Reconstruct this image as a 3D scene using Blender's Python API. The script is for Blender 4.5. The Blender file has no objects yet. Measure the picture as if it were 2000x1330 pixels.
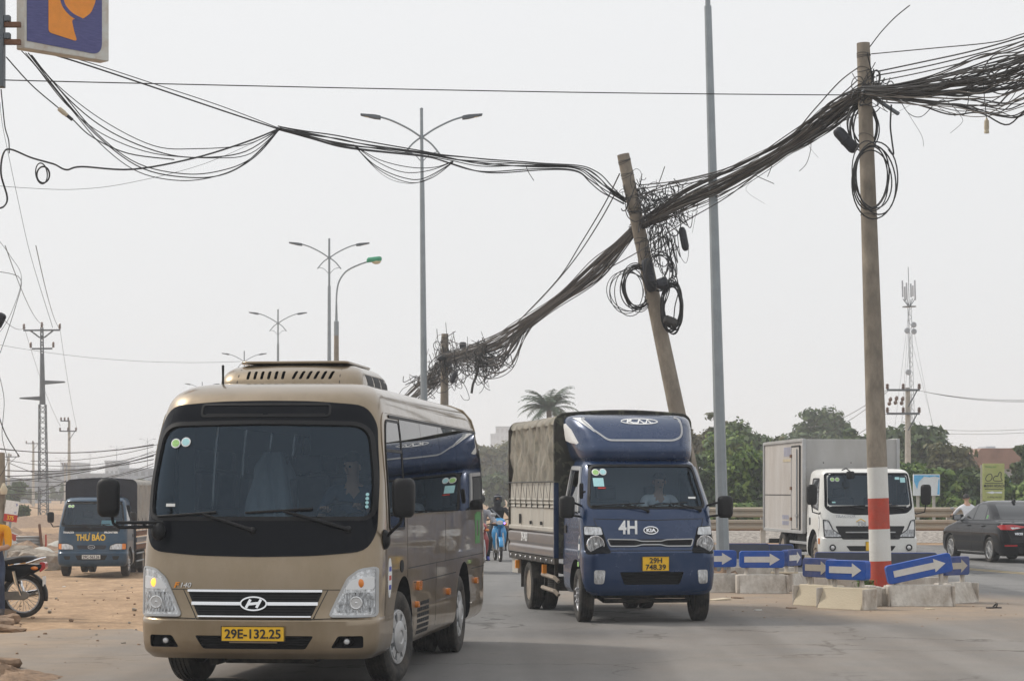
import bpy, bmesh, math, random
import numpy as np
from mathutils import Vector, Matrix, Euler
random.seed(7)
PI = math.pi
R = math.radians
sc = bpy.context.scene
COL = sc.collection
# ---------------------------------------------------------------- camera
F, HY, CH = 4400.0, 960.0, 1.68          # focal length in photo pixels, horizon row, eye height
cam = bpy.data.objects.new('camera', bpy.data.cameras.new('camera'))
COL.objects.link(cam)
cam.data.sensor_fit = 'HORIZONTAL'; cam.data.sensor_width = 36.0
cam.data.lens = 36.0 * F / 2000.0
cam.data.shift_y = (HY - 665.0) / 2000.0
cam.location = (0, 0, CH); cam.rotation_euler = (PI / 2, 0, 0)
cam.data.clip_start = 0.5; cam.data.clip_end = 5000
sc.camera = cam
# ---------------------------------------------------------------- sky, sun, exposure
SUN_EL, SUN_AZ = R(46), R(-62)           # azimuth measured from +Y (away from the camera), negative to the left
w = bpy.data.worlds.new('World'); sc.world = w; w.use_nodes = True
nt = w.node_tree; nt.nodes.clear()
def wn(t, **k):
 n = nt.nodes.new(t)
 for a, b in k.items(): setattr(n, a, b)
 return n
o_ = wn('ShaderNodeOutputWorld'); bgA = wn('ShaderNodeBackground'); bgB = wn('ShaderNodeBackground'); ad = wn('ShaderNodeAddShader')
sky = wn('ShaderNodeTexSky', sky_type='NISHITA', sun_disc=False, sun_elevation=SUN_EL, sun_rotation=SUN_AZ, air_density=1.0, dust_density=6.0, ozone_density=1.0)
hs = wn('ShaderNodeHueSaturation'); hs.inputs['Saturation'].default_value = 0.25
nt.links.new(sky.outputs[0], hs.inputs['Color']); nt.links.new(hs.outputs[0], bgA.inputs['Color'])
bgA.inputs['Strength'].default_value = 0.012
tc = wn('ShaderNodeTexCoord'); sx = wn('ShaderNodeSeparateXYZ'); mr = wn('ShaderNodeMapRange'); mx = wn('ShaderNodeMix', data_type='RGBA')
nt.links.new(tc.outputs['Generated'], sx.inputs[0]); nt.links.new(sx.outputs['Z'], mr.inputs['Value'])
nt.links.new(mr.outputs[0], mx.inputs['Factor'])
mx.inputs['A'].default_value = (0.80, 0.805, 0.81, 1); mx.inputs['B'].default_value = (0.95, 0.97, 1.0, 1)
nt.links.new(mx.outputs['Result'], bgB.inputs['Color']); bgB.inputs['Strength'].default_value = 1.0
nt.links.new(bgA.outputs[0], ad.inputs[0]); nt.links.new(bgB.outputs[0], ad.inputs[1]); nt.links.new(ad.outputs[0], o_.inputs['Surface'])
sl = bpy.data.lights.new('sun', 'SUN'); sl.energy = 2.2; sl.angle = R(8); sl.color = (1.0, 0.93, 0.83)
so = bpy.data.objects.new('sun', sl); COL.objects.link(so)
so.rotation_euler = Vector((-math.sin(SUN_AZ) * math.cos(SUN_EL), -math.cos(SUN_AZ) * math.cos(SUN_EL), -math.sin(SUN_EL))).to_track_quat('-Z', 'Y').to_euler()
so.location = (-20, 10, 40)
sc.view_settings.view_transform = 'Standard'; sc.view_settings.look = 'None'
sc.view_settings.exposure = 0.0; sc.view_settings.gamma = 1.0
sc.render.engine = 'CYCLES'; sc.cycles.use_denoising = True
sc.cycles.max_bounces = 8; sc.cycles.transparent_max_bounces = 24; sc.cycles.volume_bounces = 1
sc.cycles.caustics_reflective = False; sc.cycles.caustics_refractive = False
def px(x, y, d):
 """photo pixel at distance d -> world point"""
 return Vector(((x - 1000.0) * d / F, d, CH + (HY - y) * d / F))
def sm(t):
 t = max(0.0, min(1.0, t)); return t * t * (3 - 2 * t)
def zg(X, Y):
 """ground height: the dirt yard on the left falls away a little"""
 return -0.46 * sm((-X - 4.5) / 4.5) * sm((Y - 33.0) / 18.0) * sm((92.0 - Y) / 22.0)
def gpt(x, y):
 """photo pixel -> point on the ground"""
 d = F * CH / max(y - HY, 1.0)
 for _ in range(30): d = F * (CH - zg((x - 1000.0) * d / F, d)) / max(y - HY, 1.0)
 X = (x - 1000.0) * d / F
 return Vector((X, d, zg(X, d)))
# ---------------------------------------------------------------- materials
MATS = {}
def nn(nt, t, **k):
 n = nt.nodes.new(t)
 for a, b in k.items(): setattr(n, a, b)
 return n
def mat(name, col, rough=0.6, metal=0.0, var=0.0, scale=6.0, bump=0.0, bscale=40.0, coat=0.0, dust=None, dustamt=0.0, dscale=3.0, emit=None, estr=0.0, spec=0.5, stretch=None, alpha=None):
 m = bpy.data.materials.new(name); m.use_nodes = True; MATS[name] = m
 nt = m.node_tree; b = nt.nodes['Principled BSDF']
 c = (*col, 1) if len(col) == 3 else col
 b.inputs['Base Color'].default_value = c
 b.inputs['Roughness'].default_value = rough; b.inputs['Metallic'].default_value = metal
 b.inputs['Coat Weight'].default_value = coat; b.inputs['Coat Roughness'].default_value = 0.04
 b.inputs['Specular IOR Level'].default_value = spec
 if emit: b.inputs['Emission Color'].default_value = (*emit, 1); b.inputs['Emission Strength'].default_value = estr
 tcn = nn(nt, 'ShaderNodeTexCoord'); src = tcn.outputs['Object']
 if stretch:
  mp = nn(nt, 'ShaderNodeMapping'); mp.inputs['Scale'].default_value = stretch
  nt.links.new(src, mp.inputs['Vector']); src = mp.outputs[0]
 out = None
 if var > 0:
  nz = nn(nt, 'ShaderNodeTexNoise'); nz.inputs['Scale'].default_value = scale; nz.inputs['Detail'].default_value = 6; nz.inputs['Roughness'].default_value = 0.65
  nt.links.new(src, nz.inputs['Vector'])
  rp = nn(nt, 'ShaderNodeMapRange'); rp.inputs['From Min'].default_value = 0.3; rp.inputs['From Max'].default_value = 0.7
  nt.links.new(nz.outputs['Fac'], rp.inputs['Value'])
  mxn = nn(nt, 'ShaderNodeMix', data_type='RGBA')
  mxn.inputs['A'].default_value = tuple(max(0, x * (1 - var)) for x in c[:3]) + (1,)
  mxn.inputs['B'].default_value = tuple(min(1, x * (1 + var)) for x in c[:3]) + (1,)
  nt.links.new(rp.outputs[0], mxn.inputs['Factor']); out = mxn.outputs['Result']
 if dust:
  nz = nn(nt, 'ShaderNodeTexNoise'); nz.inputs['Scale'].default_value = dscale; nz.inputs['Detail'].default_value = 8; nz.inputs['Roughness'].default_value = 0.7
  nt.links.new(src, nz.inputs['Vector'])
  rp = nn(nt, 'ShaderNodeMapRange'); rp.inputs['From Min'].default_value = 0.40; rp.inputs['From Max'].default_value = 0.72; rp.inputs['To Max'].default_value = dustamt
  nt.links.new(nz.outputs['Fac'], rp.inputs['Value'])
  mxn = nn(nt, 'ShaderNodeMix', data_type='RGBA'); mxn.inputs['B'].default_value = (*dust, 1)
  if out: nt.links.new(out, mxn.inputs['A'])
  else: mxn.inputs['A'].default_value = c
  nt.links.new(rp.outputs[0], mxn.inputs['Factor']); out = mxn.outputs['Result']
  rr = nn(nt, 'ShaderNodeMapRange'); rr.inputs['To Min'].default_value = rough; rr.inputs['To Max'].default_value = min(1, rough + 0.5)
  nt.links.new(rp.outputs[0], rr.inputs['Value']); nt.links.new(rr.outputs[0], b.inputs['Roughness'])
 if out: nt.links.new(out, b.inputs['Base Color'])
 if bump > 0:
  nz = nn(nt, 'ShaderNodeTexNoise'); nz.inputs['Scale'].default_value = bscale; nz.inputs['Detail'].default_value = 5
  nt.links.new(src, nz.inputs['Vector'])
  bp = nn(nt, 'ShaderNodeBump'); bp.inputs['Strength'].default_value = bump; bp.inputs['Distance'].default_value = 0.02
  nt.links.new(nz.outputs['Fac'], bp.inputs['Height']); nt.links.new(bp.outputs[0], b.inputs['Normal'])
 return m
def glassmat(name, tint, rough=0.0, ior=1.5, gcol=(1, 1, 1)):
 """thin window glass: tinted transparency under a Fresnel reflection"""
 m = bpy.data.materials.new(name); m.use_nodes = True; MATS[name] = m
 nt = m.node_tree; nt.nodes.clear()
 o = nn(nt, 'ShaderNodeOutputMaterial'); t = nn(nt, 'ShaderNodeBsdfTransparent'); g = nn(nt, 'ShaderNodeBsdfGlossy'); f = nn(nt, 'ShaderNodeFresnel'); mxs = nn(nt, 'ShaderNodeMixShader')
 t.inputs[0].default_value = (*tint, 1); g.inputs['Roughness'].default_value = rough; g.inputs[0].default_value = (*gcol, 1); f.inputs[0].default_value = ior
 nt.links.new(f.outputs[0], mxs.inputs[0]); nt.links.new(t.outputs[0], mxs.inputs[1]); nt.links.new(g.outputs[0], mxs.inputs[2]); nt.links.new(mxs.outputs[0], o.inputs[0])
 return m
DUST = (0.42, 0.34, 0.26)
mat('bus_gold', (0.245, 0.186, 0.115), 0.30, 0.70, var=0.05, scale=2, coat=0.75, dust=DUST, dustamt=0.34, dscale=2.6, stretch=(1, 1, 0.5))
mat('black_gloss', (0.006, 0.007, 0.010), 0.14, spec=0.10)
mat('tint_glass', (0.010, 0.012, 0.014), 0.02, spec=0.7)
mat('black_plastic', (0.010, 0.010, 0.011), 0.55, var=0.2, scale=30, bump=0.1, bscale=300, spec=0.3)
mat('dark_cavity', (0.010, 0.010, 0.011), 0.9)
mat('cabin_grey', (0.085, 0.09, 0.10), 0.8, var=0.15, scale=10)
mat('seam', (0.02, 0.018, 0.016), 0.8)
mat('rubber', (0.014, 0.0135, 0.013), 0.82, var=0.25, scale=12, bump=0.3, bscale=90, dust=DUST, dustamt=0.16, dscale=6)
mat('rim_silver', (0.42, 0.43, 0.44), 0.38, 0.55, var=0.08, scale=9, dust=DUST, dustamt=0.3, dscale=8)
mat('rim_dusty', (0.25, 0.21, 0.17), 0.7, 0.2, var=0.2, scale=9, dust=DUST, dustamt=0.7, dscale=8)
mat('steel', (0.45, 0.45, 0.46), 0.3, 0.9, var=0.1, scale=20)
mat('chrome', (0.80, 0.81, 0.83), 0.08, 1.0)
mat('chassis', (0.012, 0.0115, 0.011), 0.85, var=0.3, scale=8, dust=DUST, dustamt=0.2, dscale=5)
mat('lamp_reflector', (0.56, 0.57, 0.58), 0.2, 0.6, var=0.45, scale=26, bump=0.6, bscale=60, stretch=(1, 1, 0.35))
mat('amber', (0.75, 0.22, 0.02), 0.25, coat=0.6)
mat('amber_lit', (0.9, 0.35, 0.05), 0.3, emit=(1.0, 0.36, 0.05), estr=2.2)
mat('red_lens', (0.42, 0.012, 0.015), 0.15, coat=0.7)
mat('clear_lens', (0.62, 0.62, 0.62), 0.12, 0.3, coat=0.8)
mat('plate_yellow', (0.86, 0.50, 0.015), 0.45, var=0.08, scale=20)
mat('plate_white', (0.72, 0.72, 0.70), 0.45, var=0.08, scale=20)
mat('ink_black', (0.012, 0.012, 0.012), 0.5)
mat('ink_white', (0.78, 0.78, 0.77), 0.5, var=0.1, scale=25)
mat('ink_red', (0.50, 0.04, 0.03), 0.5)
mat('ink_orange', (0.80, 0.28, 0.02), 0.5)
mat('ink_yellow', (0.78, 0.50, 0.04), 0.5, var=0.1, scale=30)
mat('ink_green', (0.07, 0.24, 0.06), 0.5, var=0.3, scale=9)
mat('ink_blue', (0.03, 0.06, 0.40), 0.5)
mat('sticker_green', (0.35, 0.60, 0.20), 0.5, var=0.3, scale=60)
mat('sticker_teal', (0.42, 0.72, 0.74), 0.5, var=0.1, scale=60)
mat('paper', (0.75, 0.75, 0.72), 0.7)
mat('kia_blue', (0.001, 0.025, 0.088), 0.26, 0.25, var=0.08, scale=2, coat=0.4, dust=DUST, dustamt=0.05, dscale=2)
mat('kia_bed', (0.155, 0.140, 0.138), 0.40, 0.25, var=0.08, scale=3, dust=DUST, dustamt=0.25, dscale=3, coat=0.3)
mat('stake_panel', (0.46, 0.44, 0.39), 0.5, 0.3, var=0.08, scale=4, dust=DUST, dustamt=0.3, dscale=3)
mat('thaco_blue', (0.001, 0.040, 0.090), 0.40, 0.2, var=0.1, scale=3, coat=0.3, dust=DUST, dustamt=0.10, dscale=2)
mat('tarp_dark', (0.020, 0.022, 0.032), 0.75, var=0.25, scale=3, bump=0.3, bscale=10)
mat('tarp_grey', (0.27, 0.26, 0.24), 0.75, var=0.18, scale=2, bump=0.4, bscale=8, dust=DUST, dustamt=0.35)
mat('white_paint', (0.74, 0.74, 0.71), 0.35, var=0.04, scale=3, coat=0.4, dust=DUST, dustamt=0.22, dscale=2.5)
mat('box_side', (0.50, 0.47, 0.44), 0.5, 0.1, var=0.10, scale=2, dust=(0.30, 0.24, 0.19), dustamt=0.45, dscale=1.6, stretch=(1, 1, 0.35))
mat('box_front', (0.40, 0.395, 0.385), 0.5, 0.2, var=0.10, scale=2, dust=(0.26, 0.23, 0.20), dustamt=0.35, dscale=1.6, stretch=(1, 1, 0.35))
mat('car_black', (0.004, 0.004, 0.006), 0.06, spec=0.22)
mat('concrete_pole', (0.25, 0.215, 0.17), 0.9, var=0.42, scale=5.0, bump=0.5, bscale=25, dust=(0.20, 0.17, 0.14), dustamt=0.7, dscale=1.2, stretch=(1, 1, 0.45))
mat('concrete', (0.42, 0.40, 0.36), 0.9, var=0.2, scale=5, bump=0.5, bscale=30)
mat('barrier_white', (0.60, 0.56, 0.50), 0.8, var=0.16, scale=6, bump=0.4, bscale=40, dust=(0.22, 0.165, 0.115), dustamt=0.8, dscale=4, stretch=(1, 1, 0.6))
mat('barrier_cream', (0.62, 0.54, 0.40), 0.8, var=0.10, scale=6, bump=0.3, bscale=40, dust=(0.34, 0.28, 0.20), dustamt=0.5, dscale=3)
mat('paint_red', (0.46, 0.045, 0.020), 0.65, var=0.14, scale=6, bump=0.3, bscale=25, dust=(0.3, 0.2, 0.15), dustamt=0.25, dscale=4)
mat('paint_white_old', (0.72, 0.72, 0.69), 0.7, var=0.06, scale=6, bump=0.3, bscale=25, dust=(0.42, 0.40, 0.36), dustamt=0.4, dscale=3)
mat('sign_blue', (0.004, 0.075, 0.38), 0.45, var=0.15, scale=5, dust=DUST, dustamt=0.14, dscale=4, spec=0.3)
mat('sign_blue_dirty', (0.018, 0.050, 0.20), 0.6, var=0.2, scale=5, dust=DUST, dustamt=0.25, dscale=4, spec=0.3)
mat('sign_back', (0.05, 0.06, 0.09), 0.6, var=0.2, scale=5)
mat('arrow_white', (0.66, 0.65, 0.62), 0.5, var=0.08, scale=7, dust=DUST, dustamt=0.3, dscale=5)
mat('arrow_grey', (0.44, 0.40, 0.33), 0.6, var=0.12, scale=7, dust=DUST, dustamt=0.4, dscale=5)
mat('galv', (0.27, 0.30, 0.32), 0.5, 0.45, var=0.12, scale=3, bump=0.15, bscale=30)
mat('galv_dark', (0.11, 0.125, 0.14), 0.55, 0.3, var=0.15, scale=3)
mat('lamp_green', (0.02, 0.30, 0.15), 0.45, var=0.1, scale=8)
mat('lamp_lens', (0.62, 0.52, 0.32), 0.3)
mat('cable_black', (0.014, 0.014, 0.015), 0.55)
mat('cable_grey', (0.045, 0.043, 0.041), 0.75, var=0.35, scale=6)
mat('cable_pale', (0.14, 0.125, 0.11), 0.8, var=0.3, scale=6)
mat('splice_black', (0.016, 0.018, 0.026), 0.5, var=0.2, scale=30)
mat('insulator', (0.12, 0.07, 0.05), 0.3, coat=0.4)
mat('rail_beam', (0.42, 0.36, 0.28), 0.7, 0.2, var=0.15, scale=2, dust=(0.32, 0.24, 0.17), dustamt=0.6, dscale=2)
mat('rust', (0.16, 0.075, 0.04), 0.9, var=0.3, scale=8)
mat('ballast', (0.30, 0.27, 0.24), 0.95, var=0.5, scale=9, bump=1.0, bscale=10)
mat('rubble', (0.29, 0.25, 0.205), 0.95, var=0.4, scale=4, bump=0.9, bscale=15)
mat('soil', (0.245, 0.165, 0.108), 1.0, var=0.45, scale=5, bump=1.0, bscale=18)
mat('corrugated', (0.40, 0.42, 0.43), 0.5, 0.4, var=0.15, scale=3, dust=(0.3, 0.2, 0.13), dustamt=0.5)
mat('skin', (0.46, 0.27, 0.18), 0.6, var=0.06, scale=20)
mat('hair', (0.012, 0.010, 0.009), 0.6)
mat('cloth_dark', (0.022, 0.023, 0.028), 0.9, var=0.2, scale=12, bump=0.3, bscale=25)
mat('cloth_grey', (0.32, 0.33, 0.36), 0.85, var=0.15, scale=10, bump=0.5, bscale=18)
mat('cloth_white', (0.62, 0.62, 0.64), 0.9, var=0.08, scale=10, bump=0.3, bscale=20)
mat('cloth_yellow', (0.78, 0.34, 0.012), 0.9, var=0.10, scale=8, bump=0.4, bscale=16)
mat('cloth_jeans', (0.035, 0.050, 0.090), 0.9, var=0.3, scale=9, bump=0.4, bscale=30)
mat('cloth_blue', (0.05, 0.075, 0.115), 0.9, var=0.15, scale=10)
mat('sandal_blue', (0.06, 0.08, 0.40), 0.7)
mat('shoe', (0.05, 0.04, 0.04), 0.8, var=0.3, scale=20)
mat('bike_blue', (0.012, 0.26, 0.56), 0.3, coat=0.7, var=0.05, scale=5)
mat('bike_red', (0.26, 0.015, 0.02), 0.3, coat=0.7)
mat('bike_maroon', (0.10, 0.010, 0.012), 0.3, coat=0.7)
mat('seat_vinyl', (0.016, 0.016, 0.018), 0.45, bump=0.2, bscale=60)
mat('cast_metal', (0.22, 0.20, 0.175), 0.6, 0.4, var=0.2, scale=15, dust=DUST, dustamt=0.3, dscale=8)
mat('glow_violet', (0.3, 0.2, 0.9), 0.4, emit=(0.35, 0.22, 1.0), estr=3.0)
mat('bark', (0.115, 0.09, 0.07), 0.95, var=0.3, scale=8, bump=0.8, bscale=20)
mat('far_wall', (0.40, 0.43, 0.47), 0.9, var=0.15, scale=0.6)
mat('far_wall_b', (0.28, 0.31, 0.35), 0.9, var=0.15, scale=0.6)  # bluish wall tone with distance haze mixed into the colour
mat('far_glass', (0.18, 0.20, 0.23), 0.2)  # pane colour lightened to look faded by distance haze
mat('roof_rust', (0.26, 0.155, 0.115), 0.85, var=0.25, scale=0.8, stretch=(1, 4, 1))
mat('tarp_blue', (0.05, 0.22, 0.50), 0.7, var=0.2, scale=2)
mat('petro_blue', (0.052, 0.055, 0.20), 0.45, var=0.15, scale=7, stretch=(1, 1, 9), dust=(0.16, 0.16, 0.30), dustamt=0.4, dscale=7)
mat('petro_orange', (0.80, 0.27, 0.015), 0.45, var=0.08, scale=6)
mat('petro_yellow', (0.82, 0.46, 0.03), 0.45)
mat('sign_frame', (0.60, 0.60, 0.56), 0.5, 0.2, var=0.1, scale=5, dust=(0.32, 0.17, 0.08), dustamt=0.55, dscale=5)
mat('green_board', (0.34, 0.38, 0.12), 0.6, var=0.12, scale=3, dust=DUST, dustamt=0.3)
mat('board_white', (0.62, 0.66, 0.68), 0.6, var=0.10, scale=2)
mat('board_blue', (0.10, 0.40, 0.68), 0.6, var=0.2, scale=6)
mat('plastic_wrap', (0.30, 0.34, 0.38), 0.25, bump=0.9, bscale=9, stretch=(3, 3, 0.6))
GL = glassmat('wind_glass', (0.68, 0.77, 0.82), ior=1.54, gcol=(0.60, 0.79, 1.0))
mat('lamp_pattern', (0.36, 0.37, 0.38), 0.12, 0.55, var=0.92, scale=34, bump=1.0, bscale=40, stretch=(1.8, 1, 0.4), coat=0.6)
mat('cabin_lining', (0.21, 0.21, 0.215), 0.8)
glassmat('side_glass', (0.10, 0.11, 0.12))
GL2 = glassmat('door_glass', (0.30, 0.36, 0.38))
glassmat('lens_glass', (0.92, 0.93, 0.94))
def M(x): return MATS[x] if isinstance(x, str) else x
def leafmat(name, a, b, c):
 m = bpy.data.materials.new(name); m.use_nodes = True; MATS[name] = m
 nt = m.node_tree; bs = nt.nodes['Principled BSDF']; bs.inputs['Roughness'].default_value = 0.62
 g = nn(nt, 'ShaderNodeNewGeometry'); cr = nn(nt, 'ShaderNodeValToRGB')
 e = cr.color_ramp.elements; e[0].position = 0.0; e[0].color = (*a, 1); e[1].position = 1.0; e[1].color = (*c, 1)
 k = e.new(0.5); k.color = (*b, 1)
 nt.links.new(g.outputs['Random Per Island'], cr.inputs[0]); nt.links.new(cr.outputs[0], bs.inputs['Base Color'])
 tr = nn(nt, 'ShaderNodeBsdfTranslucent'); ms = nn(nt, 'ShaderNodeMixShader'); ms.inputs[0].default_value = 0.22
 nt.links.new(cr.outputs[0], tr.inputs[0]); nt.links.new(bs.outputs[0], ms.inputs[1]); nt.links.new(tr.outputs[0], ms.inputs[2])
 nt.links.new(ms.outputs[0], nt.nodes['Material Output'].inputs[0])
leafmat('leaf_vine', (0.030, 0.070, 0.010), (0.085, 0.155, 0.022), (0.19, 0.26, 0.045))
leafmat('leaf_dark', (0.028, 0.052, 0.016), (0.058, 0.098, 0.030), (0.12, 0.16, 0.055))
leafmat('leaf_olive', (0.05, 0.06, 0.018), (0.085, 0.092, 0.028), (0.14, 0.13, 0.05))
leafmat('leaf_dry', (0.10, 0.09, 0.05), (0.13, 0.13, 0.06), (0.20, 0.17, 0.09))
leafmat('leaf_palm', (0.030, 0.060, 0.030), (0.045, 0.085, 0.040), (0.07, 0.115, 0.055))
# ---------------------------------------------------------------- mesh builder
def link(o, parent=None):
 COL.objects.link(o)
 if parent is not None: o.parent = parent
 return o
class MB:
 def __init__(s): s.v = []; s.f = []; s.m = []; s.mi = 0
 def add(s, vs, fs):
  b = len(s.v); s.v += [tuple(p) for p in vs]; s.f += [tuple(b + i for i in f) for f in fs]; s.m += [s.mi] * len(fs); return s
 def mark(s, i): s.mi = i; return s
 def xf(s, Mx, start=0):
  for i in range(start, len(s.v)): s.v[i] = tuple(Mx @ Vector(s.v[i]))
  return s
 def box(s, x0, x1, y0, y1, z0, z1):
  return s.add([(x0, y0, z0), (x1, y0, z0), (x1, y1, z0), (x0, y1, z0), (x0, y0, z1), (x1, y0, z1), (x1, y1, z1), (x0, y1, z1)],
      [(0, 3, 2, 1), (4, 5, 6, 7), (0, 1, 5, 4), (1, 2, 6, 5), (2, 3, 7, 6), (3, 0, 4, 7)])
 def tube(s, pts, r, n=6, closed=False, caps=True):
  P = [Vector(p) for p in pts]; N = len(P)
  rs = r if isinstance(r, (list, tuple)) else [r] * N
  vs = []; fs = []; ref = None
  for i in range(N):
   if closed: t = P[(i + 1) % N] - P[i - 1]
   else: t = P[min(i + 1, N - 1)] - P[max(i - 1, 0)]
   if t.length < 1e-9: t = Vector((0, 0, 1))
   t.normalize()
   if ref is None:
    ref = Vector((0, 0, 1)) if abs(t.z) < 0.9 else Vector((1, 0, 0))
   a = (ref - t * ref.dot(t))
   if a.length < 1e-6: a = t.orthogonal()
   a.normalize(); ref = a; b = t.cross(a)
   for k in range(n):
    q = 2 * PI * k / n
    vs.append(P[i] + (a * math.cos(q) + b * math.sin(q)) * rs[i])
  seg = N if closed else N - 1
  for i in range(seg):
   j = (i + 1) % N
   for k in range(n):
    l = (k + 1) % n
    fs.append((i * n + k, i * n + l, j * n + l, j * n + k))
  if not closed and caps:
   fs.append(tuple(range(n - 1, -1, -1))); fs.append(tuple((N - 1) * n + k for k in range(n)))
  return s.add(vs, fs)
 def lathe(s, prof, n=24, axis='x', c=(0, 0, 0), close=False):
  """prof: list of (along, radius)"""
  vs = []; fs = []; m = len(prof)
  for k in range(n):
   q = 2 * PI * k / n
   for a, r in prof:
    p = (a, r * math.cos(q), r * math.sin(q)) if axis == 'x' else ((r * math.cos(q), a, r * math.sin(q)) if axis == 'y' else (r * math.cos(q), r * math.sin(q), a))
    vs.append((p[0] + c[0], p[1] + c[1], p[2] + c[2]))
  mm = m if close else m - 1
  for k in range(n):
   l = (k + 1) % n
   for i in range(mm):
    j = (i + 1) % m
    fs.append((k * m + i, k * m + j, l * m + j, l * m + i))
  if not close:
   if prof[0][1] > 1e-6: fs.append(tuple(k * m for k in range(n)))
   if prof[-1][1] > 1e-6: fs.append(tuple(k * m + m - 1 for k in range(n - 1, -1, -1)))
  return s.add(vs, fs)
 def prism(s, poly, h0, h1, fr=None):
  """2D outline extruded from h0 to h1; fr maps (u, v, h) to 3D"""
  fr = fr or (lambda u, v, h: (u, h, v))
  n = len(poly)
  vs = [fr(u, v, h0) for u, v in poly] + [fr(u, v, h1) for u, v in poly]
  fs = [tuple(range(n)), tuple(range(2 * n - 1, n - 1, -1))] + [(i, n + i, n + (i + 1) % n, (i + 1) % n) for i in range(n)]
  return s.add(vs, fs)
 def sphere(s, c, r, n=12, m=8):
  r = r if isinstance(r, (tuple, list)) else (r, r, r)
  pr = [(math.cos(PI * i / m), math.sin(PI * i / m)) for i in range(m + 1)]
  vs = []; fs = []
  for k in range(n):
   q = 2 * PI * k / n
   for z, rr in pr: vs.append((c[0] + r[0] * rr * math.cos(q), c[1] + r[1] * rr * math.sin(q), c[2] + r[2] * z))
  for k in range(n):
   l = (k + 1) % n
   for i in range(m): fs.append((k * (m + 1) + i, k * (m + 1) + i + 1, l * (m + 1) + i + 1, l * (m + 1) + i))
  return s.add(vs, fs)
 def mesh(s, name, mats, smooth=35, fix=True):
  me = bpy.data.meshes.new(name)
  me.from_pydata(s.v, [], s.f)
  for m in (mats if isinstance(mats, (list, tuple)) else [mats]): me.materials.append(M(m))
  me.polygons.foreach_set('material_index', s.m)
  if fix:
   bm = bmesh.new(); bm.from_mesh(me)
   bmesh.ops.remove_doubles(bm, verts=bm.verts, dist=1e-5)
   bmesh.ops.recalc_face_normals(bm, faces=bm.faces)
   bm.to_mesh(me); bm.free()
  if smooth:
   me.polygons.foreach_set('use_smooth', [True] * len(me.polygons))
   me.set_sharp_from_angle(angle=R(smooth))
  me.update()
  return me
 def build(s, name, mats, parent=None, smooth=35, bev=0, fix=True, loc=None, rot=None, label=None):
  o = bpy.data.objects.new(name, s.mesh(name, mats, smooth, fix))
  link(o, parent)
  if loc is not None: o.location = loc
  if rot is not None: o.rotation_euler = rot
  if bev:
   b = o.modifiers.new('bevel', 'BEVEL'); b.width = bev; b.segments = 2; b.limit_method = 'ANGLE'; b.angle_limit = R(40); b.harden_normals = False
  if label: o['label'] = label
  return o
def tag(o, label, cat, group=None, kind=None):
 o['label'] = label
 if cat: o['category'] = cat
 if group: o['group'] = group
 if kind: o['kind'] = kind
 return o
def structure(o): o['kind'] = 'structure'; return o
def thing(name, label, cat, loc=(0, 0, 0), rz=0, group=None, rot=None):
 o = bpy.data.objects.new(name, None); link(o)
 o.empty_display_size = 0.2
 o.location = loc; o.rotation_euler = rot or (0, 0, rz)
 return tag(o, label, cat, group)
def copy_tree(o, parent=None):
 c = o.copy(); link(c); c.parent = parent
 for ch in list(o.children): copy_tree(ch, c)
 return c
def rpoly(pts, r, n=5):
 """round the corners of a 2D polygon; r a number or one per corner"""
 out = []; N = len(pts)
 for i in range(N):
  p = Vector(pts[i]); a = Vector(pts[i - 1]) - p; b = Vector(pts[(i + 1) % N]) - p
  rr = r[i] if isinstance(r, (list, tuple)) else r
  rr = min(rr, a.length * 0.49, b.length * 0.49)
  if rr < 1e-5: out.append(tuple(p)); continue
  p0 = p + a.normalized() * rr; p1 = p + b.normalized() * rr
  for k in range(n + 1):
   t = k / n
   q = p0 * (1 - t) ** 2 + p * 2 * t * (1 - t) + p1 * t * t
   out.append((q.x, q.y))
 return out
def ellipse(cx, cy, rx, ry, n=28): return [(cx + rx * math.cos(2 * PI * k / n), cy + ry * math.sin(2 * PI * k / n)) for k in range(n)]
def text_mesh(body, size, mat_, name='lettering', parent=None, depth=0.002, align='CENTER', shear=0.0, bold=0.0, sx=1.0):
 """writing as flat mesh, reading in the XZ plane towards -Y"""
 cu = bpy.data.curves.new(name, 'FONT'); cu.body = body; cu.size = size; cu.align_x = align; cu.align_y = 'CENTER'
 cu.extrude = depth; cu.shear = shear; cu.offset = bold; cu.resolution_u = 3
 t = bpy.data.objects.new('t', cu); COL.objects.link(t)
 dg = bpy.context.evaluated_depsgraph_get()
 me = bpy.data.meshes.new_from_object(t.evaluated_get(dg)); me.name = name
 bpy.data.objects.remove(t); bpy.data.curves.remove(cu)
 me.transform(Matrix.Rotation(PI / 2, 4, 'X') @ Matrix.Diagonal((sx, 1, 1, 1)))
 me.materials.clear(); me.materials.append(M(mat_))
 o = bpy.data.objects.new(name, me); link(o, parent)
 return o
def wrap_mesh(o, fn):
 """move the vertices of a mesh object: fn(x, y, z) -> point"""
 for v in o.data.vertices: v.co = fn(*v.co)
 return o
def boolean(o, cutters, op='DIFFERENCE'):
 dg = None
 for c in cutters:
  md = o.modifiers.new('cut', 'BOOLEAN'); md.object = c; md.operation = op; md.solver = 'EXACT'
 bpy.context.view_layer.update()
 dg = bpy.context.evaluated_depsgraph_get()
 me = bpy.data.meshes.new_from_object(o.evaluated_get(dg))
 o.modifiers.clear(); old = o.data; o.data = me; me.name = o.name
 for c in cutters: bpy.data.objects.remove(c)
 return o
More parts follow.
